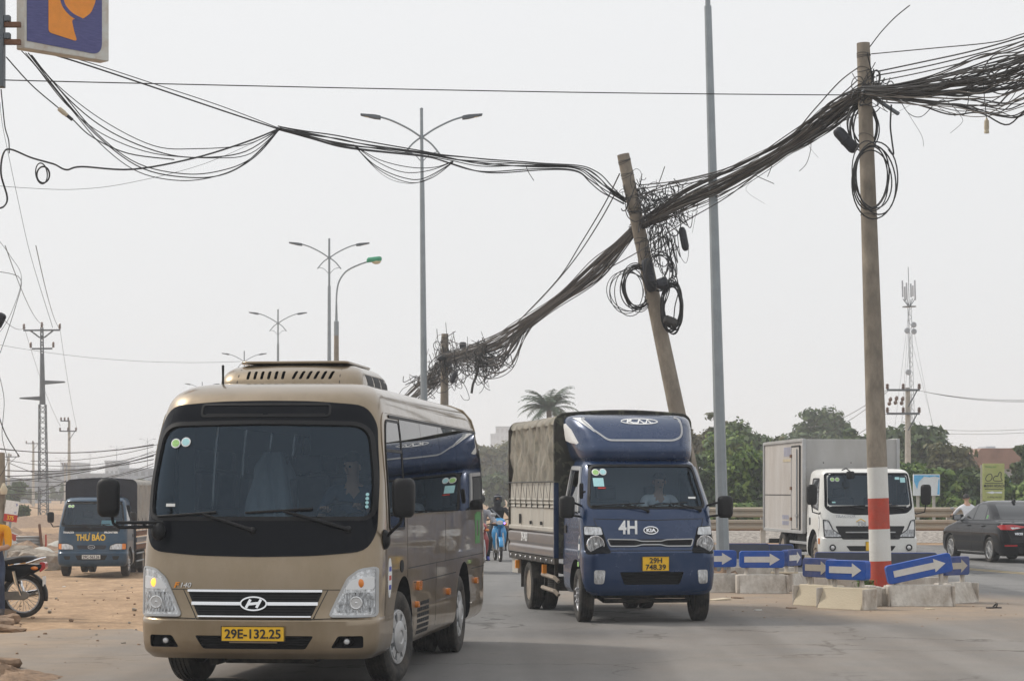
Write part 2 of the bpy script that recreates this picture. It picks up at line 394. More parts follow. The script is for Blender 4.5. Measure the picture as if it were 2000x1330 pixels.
# ---------------------------------------------------------------- curved body shells (vehicles face -Y, +X is their left side)
def pchip(xs, ys, x):
 xs = np.asarray(xs, float); ys = np.asarray(ys, float); h = np.diff(xs); d = np.diff(ys) / h
 m = np.zeros(len(xs)); m[0] = d[0]; m[-1] = d[-1]
 for i in range(1, len(xs) - 1):
  if d[i - 1] * d[i] > 0: m[i] = 2 * d[i - 1] * d[i] / (d[i - 1] + d[i])
 x = min(max(x, xs[0]), xs[-1]); i = min(int(np.searchsorted(xs, x, 'right')) - 1, len(h) - 1); t = (x - xs[i]) / h[i]
 return float((1 + 2 * t) * (1 - t) ** 2 * ys[i] + t * (1 - t) ** 2 * h[i] * m[i] + t * t * (3 - 2 * t) * ys[i + 1] + t * t * (t - 1) * h[i] * m[i + 1])
class Shell:
 """stack of rounded plan outlines: levels (z, half width, front y, rear y, corner rx, ry, rear radius, bow)"""
 def __init__(s, levels):
  s.L = levels; s.z = [l[0] for l in levels]; s.c = {}
 def at(s, z):
  k = round(z, 5)
  if k not in s.c: s.c[k] = [pchip(s.z, [l[j] for l in s.L], z) for j in range(1, 8)]
  return s.c[k]
 def front(s, x, z):
  W, y0, y1, rx, ry, rr, bow = s.at(z)
  a = min(abs(x), W * 0.9999); t = max(0.0, (a - (W - rx)) / rx)
  return y0 + bow * (a / W) ** 2 + ry * (1 - math.sqrt(max(0, 1 - t * t)))
 def rear(s, x, z):
  W, y0, y1, rx, ry, rr, bow = s.at(z)
  a = min(abs(x), W * 0.9999); t = max(0.0, (a - (W - rr)) / rr)
  return y1 - bow * 0.5 * (a / W) ** 2 - rr * (1 - math.sqrt(max(0, 1 - t * t)))
 def side(s, y, z):
  W, y0, y1, rx, ry, rr, bow = s.at(z)
  yc = y0 + bow + ry
  if y < yc:
   t = min(1.0, (yc - y) / ry); return W - rx + rx * math.sqrt(max(0, 1 - t * t))
  yd = y1 - bow * 0.5 - rr
  if y > yd:
   t = min(1.0, (y - yd) / rr); return W - rr + rr * math.sqrt(max(0, 1 - t * t))
  return W
 def outline(s, z, nf=9, ncn=7, ns=14):
  W, y0, y1, rx, ry, rr, bow = s.at(z)
  P = []
  for k in range(nf):
   x = -(W - rx) + 2 * (W - rx) * k / (nf - 1); P.append((x, s.front(x, z)))
  for k in range(1, ncn + 1):
   a = PI / 2 * k / ncn; x = W - rx + rx * math.sin(a)
   P.append((x, y0 + bow * (x / W) ** 2 + ry * (1 - math.cos(a))))
  ya, yb = y0 + bow + ry, y1 - bow * 0.5 - rr
  for k in range(1, ns): P.append((W, ya + (yb - ya) * k / ns))
  for k in range(0, ncn + 1):
   a = PI / 2 * (1 - k / ncn); x = W - rr + rr * math.sin(a)
   P.append((x, y1 - bow * 0.5 * (x / W) ** 2 - rr * (1 - math.cos(a))))
  for k in range(1, nf):
   x = (W - rr) - 2 * (W - rr) * k / (nf - 1); P.append((x, s.rear(x, z)))
  n = len(P)
  Q = [(-x, y) for x, y in P]
  # mirror the corner + side for the -x half
  right = P[nf:nf + ncn + ns - 1 + ncn + 1]
  for x, y in reversed(right[:-1]): P.append((-x, y))
  return P
 def mb(s, sub=3, zs=None, ns=14):
  if zs is None:
   zs = []
   for a, b in zip(s.z[:-1], s.z[1:]):
    zs += [a + (b - a) * k / sub for k in range(sub)]
   zs.append(s.z[-1])
  m = MB(); n = None; vs = []; fs = []
  for z in zs:
   o = s.outline(z, ns=ns); n = len(o); vs += [(x, y, z) for x, y in o]
  for i in range(len(zs) - 1):
   for k in range(n):
    l = (k + 1) % n; fs.append((i * n + k, i * n + l, (i + 1) * n + l, (i + 1) * n + k))
  fs.append(tuple(range(n - 1, -1, -1))); fs.append(tuple((len(zs) - 1) * n + k for k in range(n)))
  m.add(vs, fs); return m
 def S(s, which):
  if which == 'front': return lambda u, v: Vector((u, s.front(u, v), v))
  if which == 'rear': return lambda u, v: Vector((u, s.rear(u, v), v))
  g = 1 if which == 'left' else -1
  return lambda u, v: Vector((g * s.side(u, v), u, v))
 def P(s, which, u, v, off=0.0):
  f = s.S(which); e = 0.004; p = f(u, v); c = 1.0 if u >= 0 else -1.0
  if which in ('front', 'rear'): a = p - f(u - c * e, v); a *= c
  else: a = f(u + e, v) - f(u - e, v)
  b = f(u, min(v + e, s.z[-1])) - f(u, v - e)
  n = a.cross(b)
  if n.length < 1e-12: n = Vector((0, -1, 0))
  n.normalize()
  ref = {'front': Vector((0, -1, 0.01)), 'rear': Vector((0, 1, 0.01)), 'left': Vector((1, 0, 0.01)), 'right': Vector((-1, 0, 0.01))}[which]
  if n.dot(ref) < 0: n = -n
  return p + n * off
def rows_of(poly, rows, cols):
 """horizontal rows through a 2D outline -> grid of (u, v)"""
 vs = [p[1] for p in poly]; lo, hi = min(vs), max(vs)
 zs = sorted(set([round(v, 4) for v in vs] + [round(lo + (hi - lo) * k / rows, 4) for k in range(rows + 1)]))
 zz = [zs[0]]
 for z in zs[1:]:
  if z - zz[-1] > (hi - lo) * 0.004: zz.append(z)
 zz[-1] = zs[-1]
 G = []
 for z in zz:
  zt = min(max(z, lo + 1e-5), hi - 1e-5); xs = []
  for i in range(len(poly)):
   (x0, a), (x1, b) = poly[i - 1], poly[i]
   if (a - zt) * (b - zt) <= 0 and a != b: xs.append(x0 + (x1 - x0) * (zt - a) / (b - a))
  x0, x1 = min(xs), max(xs)
  G.append([(x0 + (x1 - x0) * k / cols, z) for k in range(cols + 1)])
 return G
def patch(mb, sh, which, poly, off=0.004, thick=0.02, rows=8, cols=10, back=False):
 G = rows_of(poly, rows, cols); nr, ncl = len(G), cols + 1
 vs = [sh.P(which, u, v, off) for r in G for u, v in r]
 fs = [(i * ncl + k, i * ncl + k + 1, (i + 1) * ncl + k + 1, (i + 1) * ncl + k) for i in range(nr - 1) for k in range(cols)]
 ring = [(0, k) for k in range(ncl)] + [(i, cols) for i in range(1, nr)] + [(nr - 1, k) for k in range(cols - 1, -1, -1)] + [(i, 0) for i in range(nr - 2, 0, -1)]
 b = len(vs); vs += [sh.P(which, *G[i][k], off - thick) for i, k in ring]
 n = len(ring)
 for q in range(n):
  p = (q + 1) % n; i, k = ring[q]; i2, k2 = ring[p]
  fs.append((i * ncl + k, b + q, b + p, i2 * ncl + k2))
 return mb.add(vs, fs)
def strip(mb, sh, which, path, width, off=0.006, thick=0.015, closed=False, step=0.06):
 """a band laid along a path on the surface"""
 pts = []
 n = len(path)
 for i in range(n if closed else n - 1):
  a = Vector(path[i]); b = Vector(path[(i + 1) % n]); k = max(1, int((b - a).length / step))
  pts += [a + (b - a) * j / k for j in range(k)]
 if not closed: pts.append(Vector(path[-1]))
 N = len(pts); vs = []; fs = []
 for i in range(N):
  t = (pts[(i + 1) % N] - pts[i - 1]) if closed else (pts[min(i + 1, N - 1)] - pts[max(i - 1, 0)])
  if t.length < 1e-9: t = Vector((1, 0))
  t.normalize(); nv = Vector((-t.y, t.x)) * width / 2
  a = pts[i] + nv; b = pts[i] - nv
  vs += [sh.P(which, a.x, a.y, off), sh.P(which, b.x, b.y, off), sh.P(which, b.x, b.y, off - thick), sh.P(which, a.x, a.y, off - thick)]
 for i in range(N if closed else N - 1):
  j = (i + 1) % N
  for k in range(4): fs.append((i * 4 + k, i * 4 + (k + 1) % 4, j * 4 + (k + 1) % 4, j * 4 + k))
 if not closed: fs += [(3, 2, 1, 0), ((N - 1) * 4, (N - 1) * 4 + 1, (N - 1) * 4 + 2, (N - 1) * 4 + 3)]
 return mb.add(vs, fs)
def cutter(sh, which, poly, depth, out=0.12, rows=8, cols=10):
 """closed prism that removes a window opening; depth is the inner y (front, rear) or |x| (sides)"""
 G = rows_of(poly, rows, cols); nr, ncl = len(G), cols + 1
 f = sh.S(which); va = []; vb = []
 for r in G:
  for u, v in r:
   p = f(u, v)
   if which == 'front': va.append((u, p.y - out, v)); vb.append((u, depth, v))
   elif which == 'rear': va.append((u, p.y + out, v)); vb.append((u, depth, v))
   else:
    g = 1 if which == 'left' else -1
    va.append((p.x + g * out, u, v)); vb.append((g * depth, u, v))
 m = MB(); n = len(va); m.mark(1)
 fs = [(i * ncl + k, i * ncl + k + 1, (i + 1) * ncl + k + 1, (i + 1) * ncl + k) for i in range(nr - 1) for k in range(cols)]
 fs += [tuple(n + q for q in reversed(ff)) for ff in fs]
 ring = [(0, k) for k in range(ncl)] + [(i, cols) for i in range(1, nr)] + [(nr - 1, k) for k in range(cols - 1, -1, -1)] + [(i, 0) for i in range(nr - 2, 0, -1)]
 for q in range(len(ring)):
  (i, k), (i2, k2) = ring[q], ring[(q + 1) % len(ring)]
  a, b = i * ncl + k, i2 * ncl + k2; fs.append((a, n + a, n + b, b))
 m.add(va + vb, fs)
 return m
def cut_obj(mb, paint): return mb.build('cutter', [paint, 'dark_cavity'], smooth=0)
def cyl_cut(x0, x1, y, z, r, paint, n=36):
 m = MB(); m.mark(1); m.lathe([(x0, r), (x1, r)], n=n, axis='x', c=(0, y, z)); return m.build('cutter', [paint, 'dark_cavity'], smooth=0)
def box_cut(x0, x1, y0, y1, z0, z1, paint):
 m = MB(); m.mark(2); m.box(x0, x1, y0, y1, z0, z1); return m.build('cutter', [paint, 'dark_cavity', 'cabin_lining'], smooth=0)
def shell_body(name, sh, paint, cutters, parent, sub=3, ns=14, smooth=32, seal=None):
 o = sh.mb(sub=sub, ns=ns).build(name, [paint, 'dark_cavity', 'cabin_lining'], parent, smooth=0)
 p = o.parent; o.parent = None
 boolean(o, cutters); o.parent = p
 me = o.data
 me.polygons.foreach_set('use_smooth', [True] * len(me.polygons)); me.set_sharp_from_angle(angle=R(smooth))
 return o
# ---------------------------------------------------------------- wheels
def tyre_mb(r, w, rim):
 h = w / 2; g = 0.012
 pr = [(-h * 0.72, rim), (-h * 0.98, rim + (r - rim) * 0.35), (-h, rim + (r - rim) * 0.62), (-h * 0.93, r - 0.03), (-h * 0.80, r - 0.006)]
 for c in (-0.5, -0.17, 0.17, 0.5):
  pr += [(h * c - 0.008, r), (h * c - 0.006, r - g), (h * c + 0.006, r - g), (h * c + 0.008, r)]
 pr += [(h * 0.80, r - 0.006), (h * 0.93, r - 0.03), (h, rim + (r - rim) * 0.62), (h * 0.98, rim + (r - rim) * 0.35), (h * 0.72, rim)]
 return MB().lathe(pr, n=40, axis='x', close=True)
def wheel(parent, x, y, r, w, rim, kind, side, steer=0.0, rimmat='rim_silver', dual=False):
 """side: +1 outer face towards +X"""
 m = MB().lathe([(-w * 0.3, 0.02), (-w * 0.3, rim * 0.98), (w * 0.05, rim * 0.99), (w * 0.05, 0.02)], n=32, axis='x')
 wh = m.build('wheel', 'dark_cavity', parent, loc=(x, y, r), rot=(0, 0, (0 if side > 0 else PI) + steer))
 t = tyre_mb(r, w, rim)
 if dual:
  k = len(t.v); t.add([(a - w * 1.18, b, c) for a, b, c in t.v[:k]], list(t.f))
 t.build('tyre', 'rubber', wh, smooth=40)
 m = MB(); q = w / 2
 if kind == 'hubcap':      # full wheel cover with eight openings
  m.lathe([(q * 0.60, rim * 1.02), (q * 0.86, rim * 0.97), (q * 0.86, rim * 0.86), (q * 0.62, rim * 0.82)], n=40)
  m.lathe([(q * 0.5, rim * 0.60), (q * 0.98, rim * 0.58), (q * 1.12, rim * 0.40), (q * 1.12, rim * 0.24), (q * 1.04, rim * 0.22), (q * 1.10, 0.001)], n=40)
  for k in range(8):
   a = 2 * PI * k / 8
   def fr(u, v, h, a=a): return (h, u * math.cos(a) - v * math.sin(a), u * math.sin(a) + v * math.cos(a))
   s0 = len(m.v); m.prism([(rim * 0.55, -rim * 0.16), (rim * 0.88, -rim * 0.20), (rim * 0.88, rim * 0.20), (rim * 0.55, rim * 0.16)], q * 0.60, q * 0.90, fr)
 elif kind == 'steel':     # dished steel wheel with long wheel nuts
  m.lathe([(q * 0.72, rim * 1.0), (q * 0.80, rim * 0.93), (q * 0.2, rim * 0.84), (q * 0.0, rim * 0.76), (q * 0.30, rim * 0.56), (q * 0.42, rim * 0.50), (q * 0.42, rim * 0.30), (q * 0.95, rim * 0.27), (q * 1.0, rim * 0.18), (q * 1.0, 0.001)], n=36)
  for k in range(6):
   a = 2 * PI * k / 6 + 0.2
   m.lathe([(q * 0.40, rim * 0.085), (q * 1.05, rim * 0.085), (q * 1.12, rim * 0.06), (q * 1.12, 0.001)], n=8, c=(0, rim * 0.42 * math.cos(a), rim * 0.42 * math.sin(a)))
 elif kind == 'dish':      # rear dual wheel, deeply dished inwards
  m.lathe([(q * 0.72, rim * 1.0), (q * 0.82, rim * 0.94), (-q * 0.4, rim * 0.86), (-q * 0.6, rim * 0.60), (-q * 0.5, rim * 0.34), (q * 0.1, rim * 0.30), (q * 0.15, 0.001)], n=36)
  for k in range(6):
   a = 2 * PI * k / 6
   m.lathe([(-q * 0.6, rim * 0.07), (-q * 0.2, rim * 0.07), (-q * 0.2, 0.001)], n=8, c=(0, rim * 0.46 * math.cos(a), rim * 0.46 * math.sin(a)))
 else:                     # alloy with five split spokes
  m.lathe([(q * 0.55, rim * 1.0), (q * 0.88, rim * 0.985), (q * 0.88, rim * 0.90), (q * 0.3, rim * 0.88)], n=40)
  m.lathe([(q * 0.3, rim * 0.24), (q * 0.80, rim * 0.22), (q * 0.84, rim * 0.12), (q * 0.84, 0.001)], n=20)
  for k in range(10):
   a = 2 * PI * (k // 2) / 5 + (0.17 if k % 2 else -0.17)
   def fr(u, v, h, a=a): return (h, u * math.cos(a) - v * math.sin(a), u * math.sin(a) + v * math.cos(a))
   sg = 1 if k % 2 else -1
   m.prism([(rim * 0.18, -rim * 0.055), (rim * 0.92, -rim * 0.05 + sg * rim * 0.10), (rim * 0.92, rim * 0.06 + sg * rim * 0.10), (rim * 0.18, rim * 0.055)], q * 0.55, q * 0.82, fr)
 m.build('rim', rimmat, wh, smooth=35, bev=0.004 if kind in ('alloy', 'hubcap') else 0)
 return wh
# ---------------------------------------------------------------- people
def person(name, label, J, cols, loc=(0, 0, 0), rz=0, parent=None, hair=True, face=True, bulk=1.0, extra=None):
 """one continuous skinned body; J gives the joints, cols = materials for shirt, skin, trousers, shoes"""
 b = bulk
 V = []; Eg = []; Rd = []; idx = {}
 def pt(k, p, r):
  idx[k] = len(V); V.append(Vector(p)); Rd.append(r if isinstance(r, tuple) else (r, r))
 def ed(a, c): Eg.append((idx[a], idx[c]))
 J = {k: Vector(v) for k, v in J.items()}
 pt('pelvis', J['pelvis'], (0.150 * b, 0.115 * b)); pt('waist', J['pelvis'].lerp(J['chest'], 0.45), (0.140 * b, 0.105 * b)); pt('chest', J['chest'], (0.165 * b, 0.115 * b))
 pt('neck', J['neck'], 0.055); pt('jaw', J['neck'].lerp(J['head'], 0.52), (0.058, 0.066)); pt('head', J['head'], (0.078, 0.096)); pt('crown', J['head'] + (J['head'] - J['neck']).normalized() * 0.085, (0.052, 0.064))
 for a, c in (('pelvis', 'waist'), ('waist', 'chest'), ('chest', 'neck'), ('neck', 'jaw'), ('jaw', 'head'), ('head', 'crown')): ed(a, c)
 for s in 'lr':
  pt('sh' + s, J['sh' + s], 0.066 * b); pt('el' + s, J['el' + s], 0.046 * b); pt('wr' + s, J['wr' + s], 0.029)
  d = (J['ha' + s] - J['wr' + s]); pt('ha' + s, J['ha' + s], (0.040, 0.018))
  ed('chest', 'sh' + s); ed('sh' + s, 'el' + s); ed('el' + s, 'wr' + s); ed('wr' + s, 'ha' + s)
  dn = d.normalized(); sd = dn.cross(Vector((0, 0, 1))); sd = sd.normalized() if sd.length > 0.1 else Vector((1, 0, 0))
  cd = J.get('curl', Vector((0, 0, -1)))
  for k in range(4):
   base = J['ha' + s] + sd * (k - 1.5) * 0.021 + dn * 0.012; L = (0.034, 0.040, 0.037, 0.028)[k]
   pt('f%s%da' % (s, k), base + dn * L, 0.0088); pt('f%s%db' % (s, k), base + dn * L * 1.5 + cd * L * 0.8, 0.008)
   ed('ha' + s, 'f%s%da' % (s, k)); ed('f%s%da' % (s, k), 'f%s%db' % (s, k))
  inw = sd if (J['chest'] - J['ha' + s]).dot(sd) > 0 else -sd
  pt('t%sa' % s, J['wr' + s].lerp(J['ha' + s], 0.6) + inw * 0.045, 0.0105); pt('t%sb' % s, J['ha' + s] + inw * 0.055 + dn * 0.02 + cd * 0.015, 0.009)
  ed('wr' + s, 't%sa' % s); ed('t%sa' % s, 't%sb' % s)
  if 'kn' + s in J:
   pt('hip' + s, J['hip' + s], 0.098 * b); pt('kn' + s, J['kn' + s], 0.064 * b); pt('an' + s, J['an' + s], 0.045); pt('to' + s, J['to' + s], (0.042, 0.030))
   ed('pelvis', 'hip' + s); ed('hip' + s, 'kn' + s); ed('kn' + s, 'an' + s); ed('an' + s, 'to' + s)
 me = bpy.data.meshes.new(name); me.from_pydata(V, Eg, [])
 for c in cols: me.materials.append(M(c))
 o = bpy.data.objects.new(name, me); link(o)
 sk = o.modifiers.new('skin', 'SKIN'); sk.branch_smoothing = 0.6
 for i, v in enumerate(me.skin_vertices[0].data): v.radius = Rd[i]; v.use_root = (i == 0)
 ss = o.modifiers.new('sub', 'SUBSURF'); ss.levels = 2; ss.render_levels = 2
 bpy.context.view_layer.update()
 nm = bpy.data.meshes.new_from_object(o.evaluated_get(bpy.context.evaluated_depsgraph_get())); nm.name = name
 o.modifiers.clear(); o.data = nm
 nm.materials.clear()
 for c in cols: nm.materials.append(M(c))
 # clothing colour by the nearest bone
 bone = []
 sleeve = J.get('sleeve', Vector((1, 0, 0))).x      # 1 = long sleeves, 0.5 = to the elbow
 for a, c in Eg:
  ka = [k for k, i in idx.items() if i == a][0]; kc = [k for k, i in idx.items() if i == c][0]
  t = 0
  if kc in ('jaw', 'head', 'crown', 'neck') : t = 1
  elif kc[0] in 'f' or kc[:2] in ('ha',) or kc[0] == 't' and kc[1] in 'lr' and len(kc) == 3 and kc[2] in 'ab': t = 1
  elif kc[:2] == 'wr': t = 1 if sleeve < 0.9 else 0
  elif kc[:2] == 'el': t = 0
  elif kc[:3] == 'hip' or kc[:2] in ('kn', 'an'): t = 2
  elif kc[:2] == 'to': t = 3
  bone.append((V[a], V[c], t))
 for p in nm.polygons:
  best = 1e9; bt = 0
  for A, Bv, t in bone:
   ab = Bv - A; q = max(0, min(1, (p.center - A).dot(ab) / max(ab.length_squared, 1e-9)))
   dd = (A + ab * q - p.center).length_squared
   if dd < best: best = dd; bt = t
  if bt == 0 and (p.center - J['pelvis']).length < 0.11 and p.center.z < J['pelvis'].z - 0.02: bt = 2
  p.material_index = min(bt, len(cols) - 1); p.use_smooth = True
 o.location = loc; o.rotation_euler = (0, 0, rz)
 up = (J['head'] - J['neck']).normalized(); fw = J.get('look', Vector((0, -1, 0))); fw = (fw - up * fw.dot(up)).normalized(); rt = fw.cross(up)
 H = J['head']
 def W3(a, c, d): return H + rt * a + fw * c + up * d
 if hair:
  m = MB(); vs = []; fs = []
  n, k = 16, 8
  for i in range(k + 1):
   th = PI * 0.60 * i / k
   for j in range(n):
    ph = 2 * PI * j / n
    c = math.cos(ph) # front when 1
    thh = th * (0.62 if c > 0.3 else (0.8 if c > -0.2 else 1.0))
    vs.append(W3(0.089 * math.sin(thh) * math.sin(ph), 0.108 * math.sin(thh) * c - 0.004, 0.118 * math.cos(thh) + 0.018))
  for i in range(k):
   for j in range(n): fs.append((i * n + j, i * n + (j + 1) % n, (i + 1) * n + (j + 1) % n, (i + 1) * n + j))
  m.add(vs, fs).build('hair', 'hair', o, smooth=60)
 if face:
  m = MB(); m.sphere(W3(0, 0.098, -0.012), (0.013, 0.016, 0.022), 8, 6)
  for sgn in (-1, 1): m.sphere(W3(sgn * 0.083, 0.0, -0.005), (0.012, 0.022, 0.03), 8, 6)
  m.build('face', cols[1], o, smooth=60)
  for sgn in (-1, 1): MB().sphere(W3(sgn * 0.032, 0.084, 0.018), 0.011, 8, 6).build('eye', 'ink_black', o, smooth=60)
  MB().sphere(W3(0, 0.083, -0.052), (0.022, 0.010, 0.007), 8, 6).build('mouth', 'ink_red' if False else 'insulator', o, smooth=60)
 if label: tag(o, label, 'person')
 return o
# ---------------------------------------------------------------- ground, road, haze
def ground_mat(name, base, base2, dust, spots, grain=60.0, bump=0.35, patchy=0.5, rough=0.9, mid=0.25, road=False):
 """fine-grained surface with blown dust lying in patches round given places (x, y, radius, amount)"""
 m = bpy.data.materials.new(name); m.use_nodes = True; MATS[name] = m
 nt = m.node_tree; bs = nt.nodes['Principled BSDF']; bs.inputs['Roughness'].default_value = rough; bs.inputs['Specular IOR Level'].default_value = 0.25
 t = nn(nt, 'ShaderNodeTexCoord'); P = t.outputs['Object']; L = nt.links.new
 def noise(scale, det=6, rgh=0.6, st=None):
  n = nn(nt, 'ShaderNodeTexNoise'); n.inputs['Scale'].default_value = scale; n.inputs['Detail'].default_value = det; n.inputs['Roughness'].default_value = rgh
  if st:
   mp = nn(nt, 'ShaderNodeMapping'); mp.inputs['Scale'].default_value = st; mp.inputs['Rotation'].default_value = (0, 0, 0.16); L(P, mp.inputs[0]); L(mp.outputs[0], n.inputs['Vector'])
  else: L(P, n.inputs['Vector'])
  return n.outputs['Fac']
 def ramp(v, a, b, c=0.0, d=1.0):
  r = nn(nt, 'ShaderNodeMapRange'); r.inputs['From Min'].default_value = a; r.inputs['From Max'].default_value = b; r.inputs['To Min'].default_value = c; r.inputs['To Max'].default_value = d; L(v, r.inputs['Value']); return r.outputs[0]
 def mix(f, A, B):
  x = nn(nt, 'ShaderNodeMix', data_type='RGBA')
  for s_, v in (('A', A), ('B', B)):
   if isinstance(v, tuple): x.inputs[s_].default_value = (*v, 1)
   else: L(v, x.inputs[s_])
  L(f, x.inputs['Factor']); return x.outputs['Result']
 def math_(op, a, b):
  x = nn(nt, 'ShaderNodeMath', operation=op, use_clamp=True)
  for i, v in enumerate((a, b)):
   if isinstance(v, float): x.inputs[i].default_value = v
   else: L(v, x.inputs[i])
  return x.outputs[0]
 col = mix(ramp(noise(0.55, 5, 0.6, (1.6, 0.35, 1)), 0.32, 0.68), base, base2)
 col = mix(ramp(noise(grain, 2, 0.8), 0.35, 0.75), col, tuple(min(1, c * 1.28) for c in base2))
 col = mix(ramp(noise(grain * 2.3, 2, 0.8), 0.60, 0.80, 0, 0.55), col, tuple(c * 0.5 for c in base))
 col = mix(ramp(noise(2.1, 7, 0.7, (1, 0.45, 1)), 0.36, 0.66, 0, mid), col, tuple(c * 0.70 for c in base))
 if road:    # tyre-polished streaks, oil drips and hairline cracks
  col = mix(ramp(noise(1.0, 3, 0.5, (0.9, 0.035, 1)), 0.45, 0.62, 0, 0.55), col, tuple(c * 0.66 for c in base))
  col = mix(ramp(noise(3.0, 4, 0.6), 0.66, 0.74, 0, 0.6), col, tuple(c * 0.45 for c in base))
  vo_ = nn(nt, 'ShaderNodeTexVoronoi', feature='DISTANCE_TO_EDGE'); vo_.inputs['Scale'].default_value = 0.42
  wv = nn(nt, 'ShaderNodeVectorMath', operation='MULTIPLY_ADD'); nzc = nn(nt, 'ShaderNodeTexNoise'); nzc.inputs['Scale'].default_value = 1.6; nzc.inputs['Detail'].default_value = 5; L(P, nzc.inputs['Vector'])
  L(nzc.outputs['Color'], wv.inputs[0]); wv.inputs[1].default_value = (1.4, 1.4, 0); L(P, wv.inputs[2]); L(wv.outputs[0], vo_.inputs['Vector'])
  ck = math_('MULTIPLY', ramp(vo_.outputs['Distance'], 0.016, 0.006), ramp(noise(0.22, 3, 0.5), 0.46, 0.56))
  col = mix(math_('MULTIPLY', ck, 0.75), col, tuple(c * 0.35 for c in base))
 tot = None
 for x, y, r, a in spots:
  vd = nn(nt, 'ShaderNodeVectorMath', operation='DISTANCE'); sp = nn(nt, 'ShaderNodeMapping'); L(P, sp.inputs[0]); L(sp.outputs[0], vd.inputs[0]); sp.inputs['Scale'].default_value = (1, 0.62, 0); vd.inputs[1].default_value = (x, y * 0.62, 0)
  f = ramp(vd.outputs['Value'], r, r * 0.35, 0, a)
  tot = f if tot is None else math_('MAXIMUM', tot, f)
 if tot is not None:
  n1 = ramp(noise(0.9, 7, 0.68), 0.30, 0.62); n2 = math_('MULTIPLY', tot, math_('ADD', math_('MULTIPLY', n1, patchy), 1.0 - patchy))
  dcol = mix(ramp(noise(3.2, 6, 0.7), 0.35, 0.65), tuple(c * 0.84 for c in dust), dust)
  col = mix(n2, col, dcol)
 L(col, bs.inputs['Base Color'])
 b1 = nn(nt, 'ShaderNodeBump'); b1.inputs['Strength'].default_value = bump; b1.inputs['Distance'].default_value = 0.03
 hsum = nn(nt, 'ShaderNodeMath', operation='MULTIPLY_ADD'); L(noise(grain * 0.8, 3, 0.8), hsum.inputs[0]); hsum.inputs[1].default_value = 0.35; L(noise(2.2, 6, 0.65), hsum.inputs[2])
 L(hsum.outputs[0], b1.inputs['Height']); L(b1.outputs[0], bs.inputs['Normal'])
 return m
SAND = (0.44, 0.305, 0.19)
ground_mat('dirt', (0.285, 0.182, 0.105), (0.44, 0.30, 0.185), SAND, [], grain=16.0, bump=1.0, mid=0.75)
ground_mat('asphalt', (0.140, 0.138, 0.136), (0.190, 0.186, 0.180), (0.37, 0.275, 0.19), [(-8.5, 25.5, 6.5, 0.97), (-9.5, 22.5, 9.0, 0.80), (5.6, 33.0, 3.6, 0.85), (3.4, 36.5, 3.6, 0.85), (9.0, 27.0, 5.5, 0.38), (-8.0, 17.0, 8.0, 0.55), (3.0, 24.0, 5.0, 0.22)], grain=70.0, bump=0.25, road=True)
xs = [-700, -400, -250, -160, -110, -80, -60, -45] + [-36 + k * 1.0 for k in range(36)] + [0, 4, 8, 14, 22, 35, 60, 100, 180, 320, 700]
ys = [-40, -10, 5, 12, 16, 20] + [22 + k * 1.0 for k in range(80)] + [105, 112, 125, 150, 190, 260, 380, 600, 1000, 1600]
vs = []
rg = random.Random(5)
for y in ys:
 for x in xs:
  dz = 0.0
  if x < -5 and 30 < y < 110: dz = 0.035 * math.sin(x * 1.7 + y * 0.6) * math.sin(y * 1.3 - x) * sm((y - 30) / 4)
  vs.append((x, y, zg(x, y) + dz - 0.01))
nx = len(xs)
gm = MB().add(vs, [(j * nx + i, j * nx + i + 1, (j + 1) * nx + i + 1, (j + 1) * nx + i) for j in range(len(ys) - 1) for i in range(nx - 1)])
structure(gm.build('ground', 'dirt', smooth=80, fix=False))
# road: the crossing in front, the carriageway away to the left of centre
edge = [(-3.3, 27.6), (-3.9, 31), (-4.3, 40), (-4.4, 55), (-5.2, 70), (-7.4, 88), (-12, 115), (-26, 200), (-66, 420), (-150, 800)]
rd = [(-80, -20), (80, -20), (80, 71.5), (30, 71.0), (14, 70.8), (4, 72.2), (1.8, 75), (-1.0, 95), (-12, 170), (-45, 400), (-125, 800)] + list(reversed(edge))
rr_ = random.Random(8)
x = -4.2
while x > -80: rd.append((x, 26.6 + 0.6 * math.sin(x * 0.9) + 0.5 * math.sin(x * 2.3 + 1) + rr_.uniform(-0.35, 0.35))); x -= 0.45
m = MB(); m.add([(a, b, zg(a, b) * 0.6 + 0.004) for a, b in rd], [tuple(range(len(rd)))])
ro = m.build('road', 'asphalt', smooth=0)
bmx = bmesh.new(); bmx.from_mesh(ro.data); bmesh.ops.triangulate(bmx, faces=bmx.faces)
for f in bmx.faces:
 if f.normal.z < 0: f.normal_flip()
bmx.to_mesh(ro.data); bmx.free(); structure(ro)
mat('line_yellow', (0.40, 0.30, 0.12), 0.8, var=0.3, scale=6, dust=(0.25, 0.22, 0.18), dustamt=0.8, dscale=4)
for dx in (0.0, 0.30):
 a = Vector((14.9 + dx, 26.0)); b = Vector((6.3 + dx, 64.0)); n_ = 40; vs = []
 for k in range(n_ + 1):
  p = a.lerp(b, k / n_); vs += [(p.x - 0.065, p.y, 0.009), (p.x + 0.065, p.y, 0.009)]
 structure(MB().add(vs, [(2 * k, 2 * k + 1, 2 * k + 3, 2 * k + 2) for k in range(n_)]).build('road_marking', 'line_yellow', smooth=0))
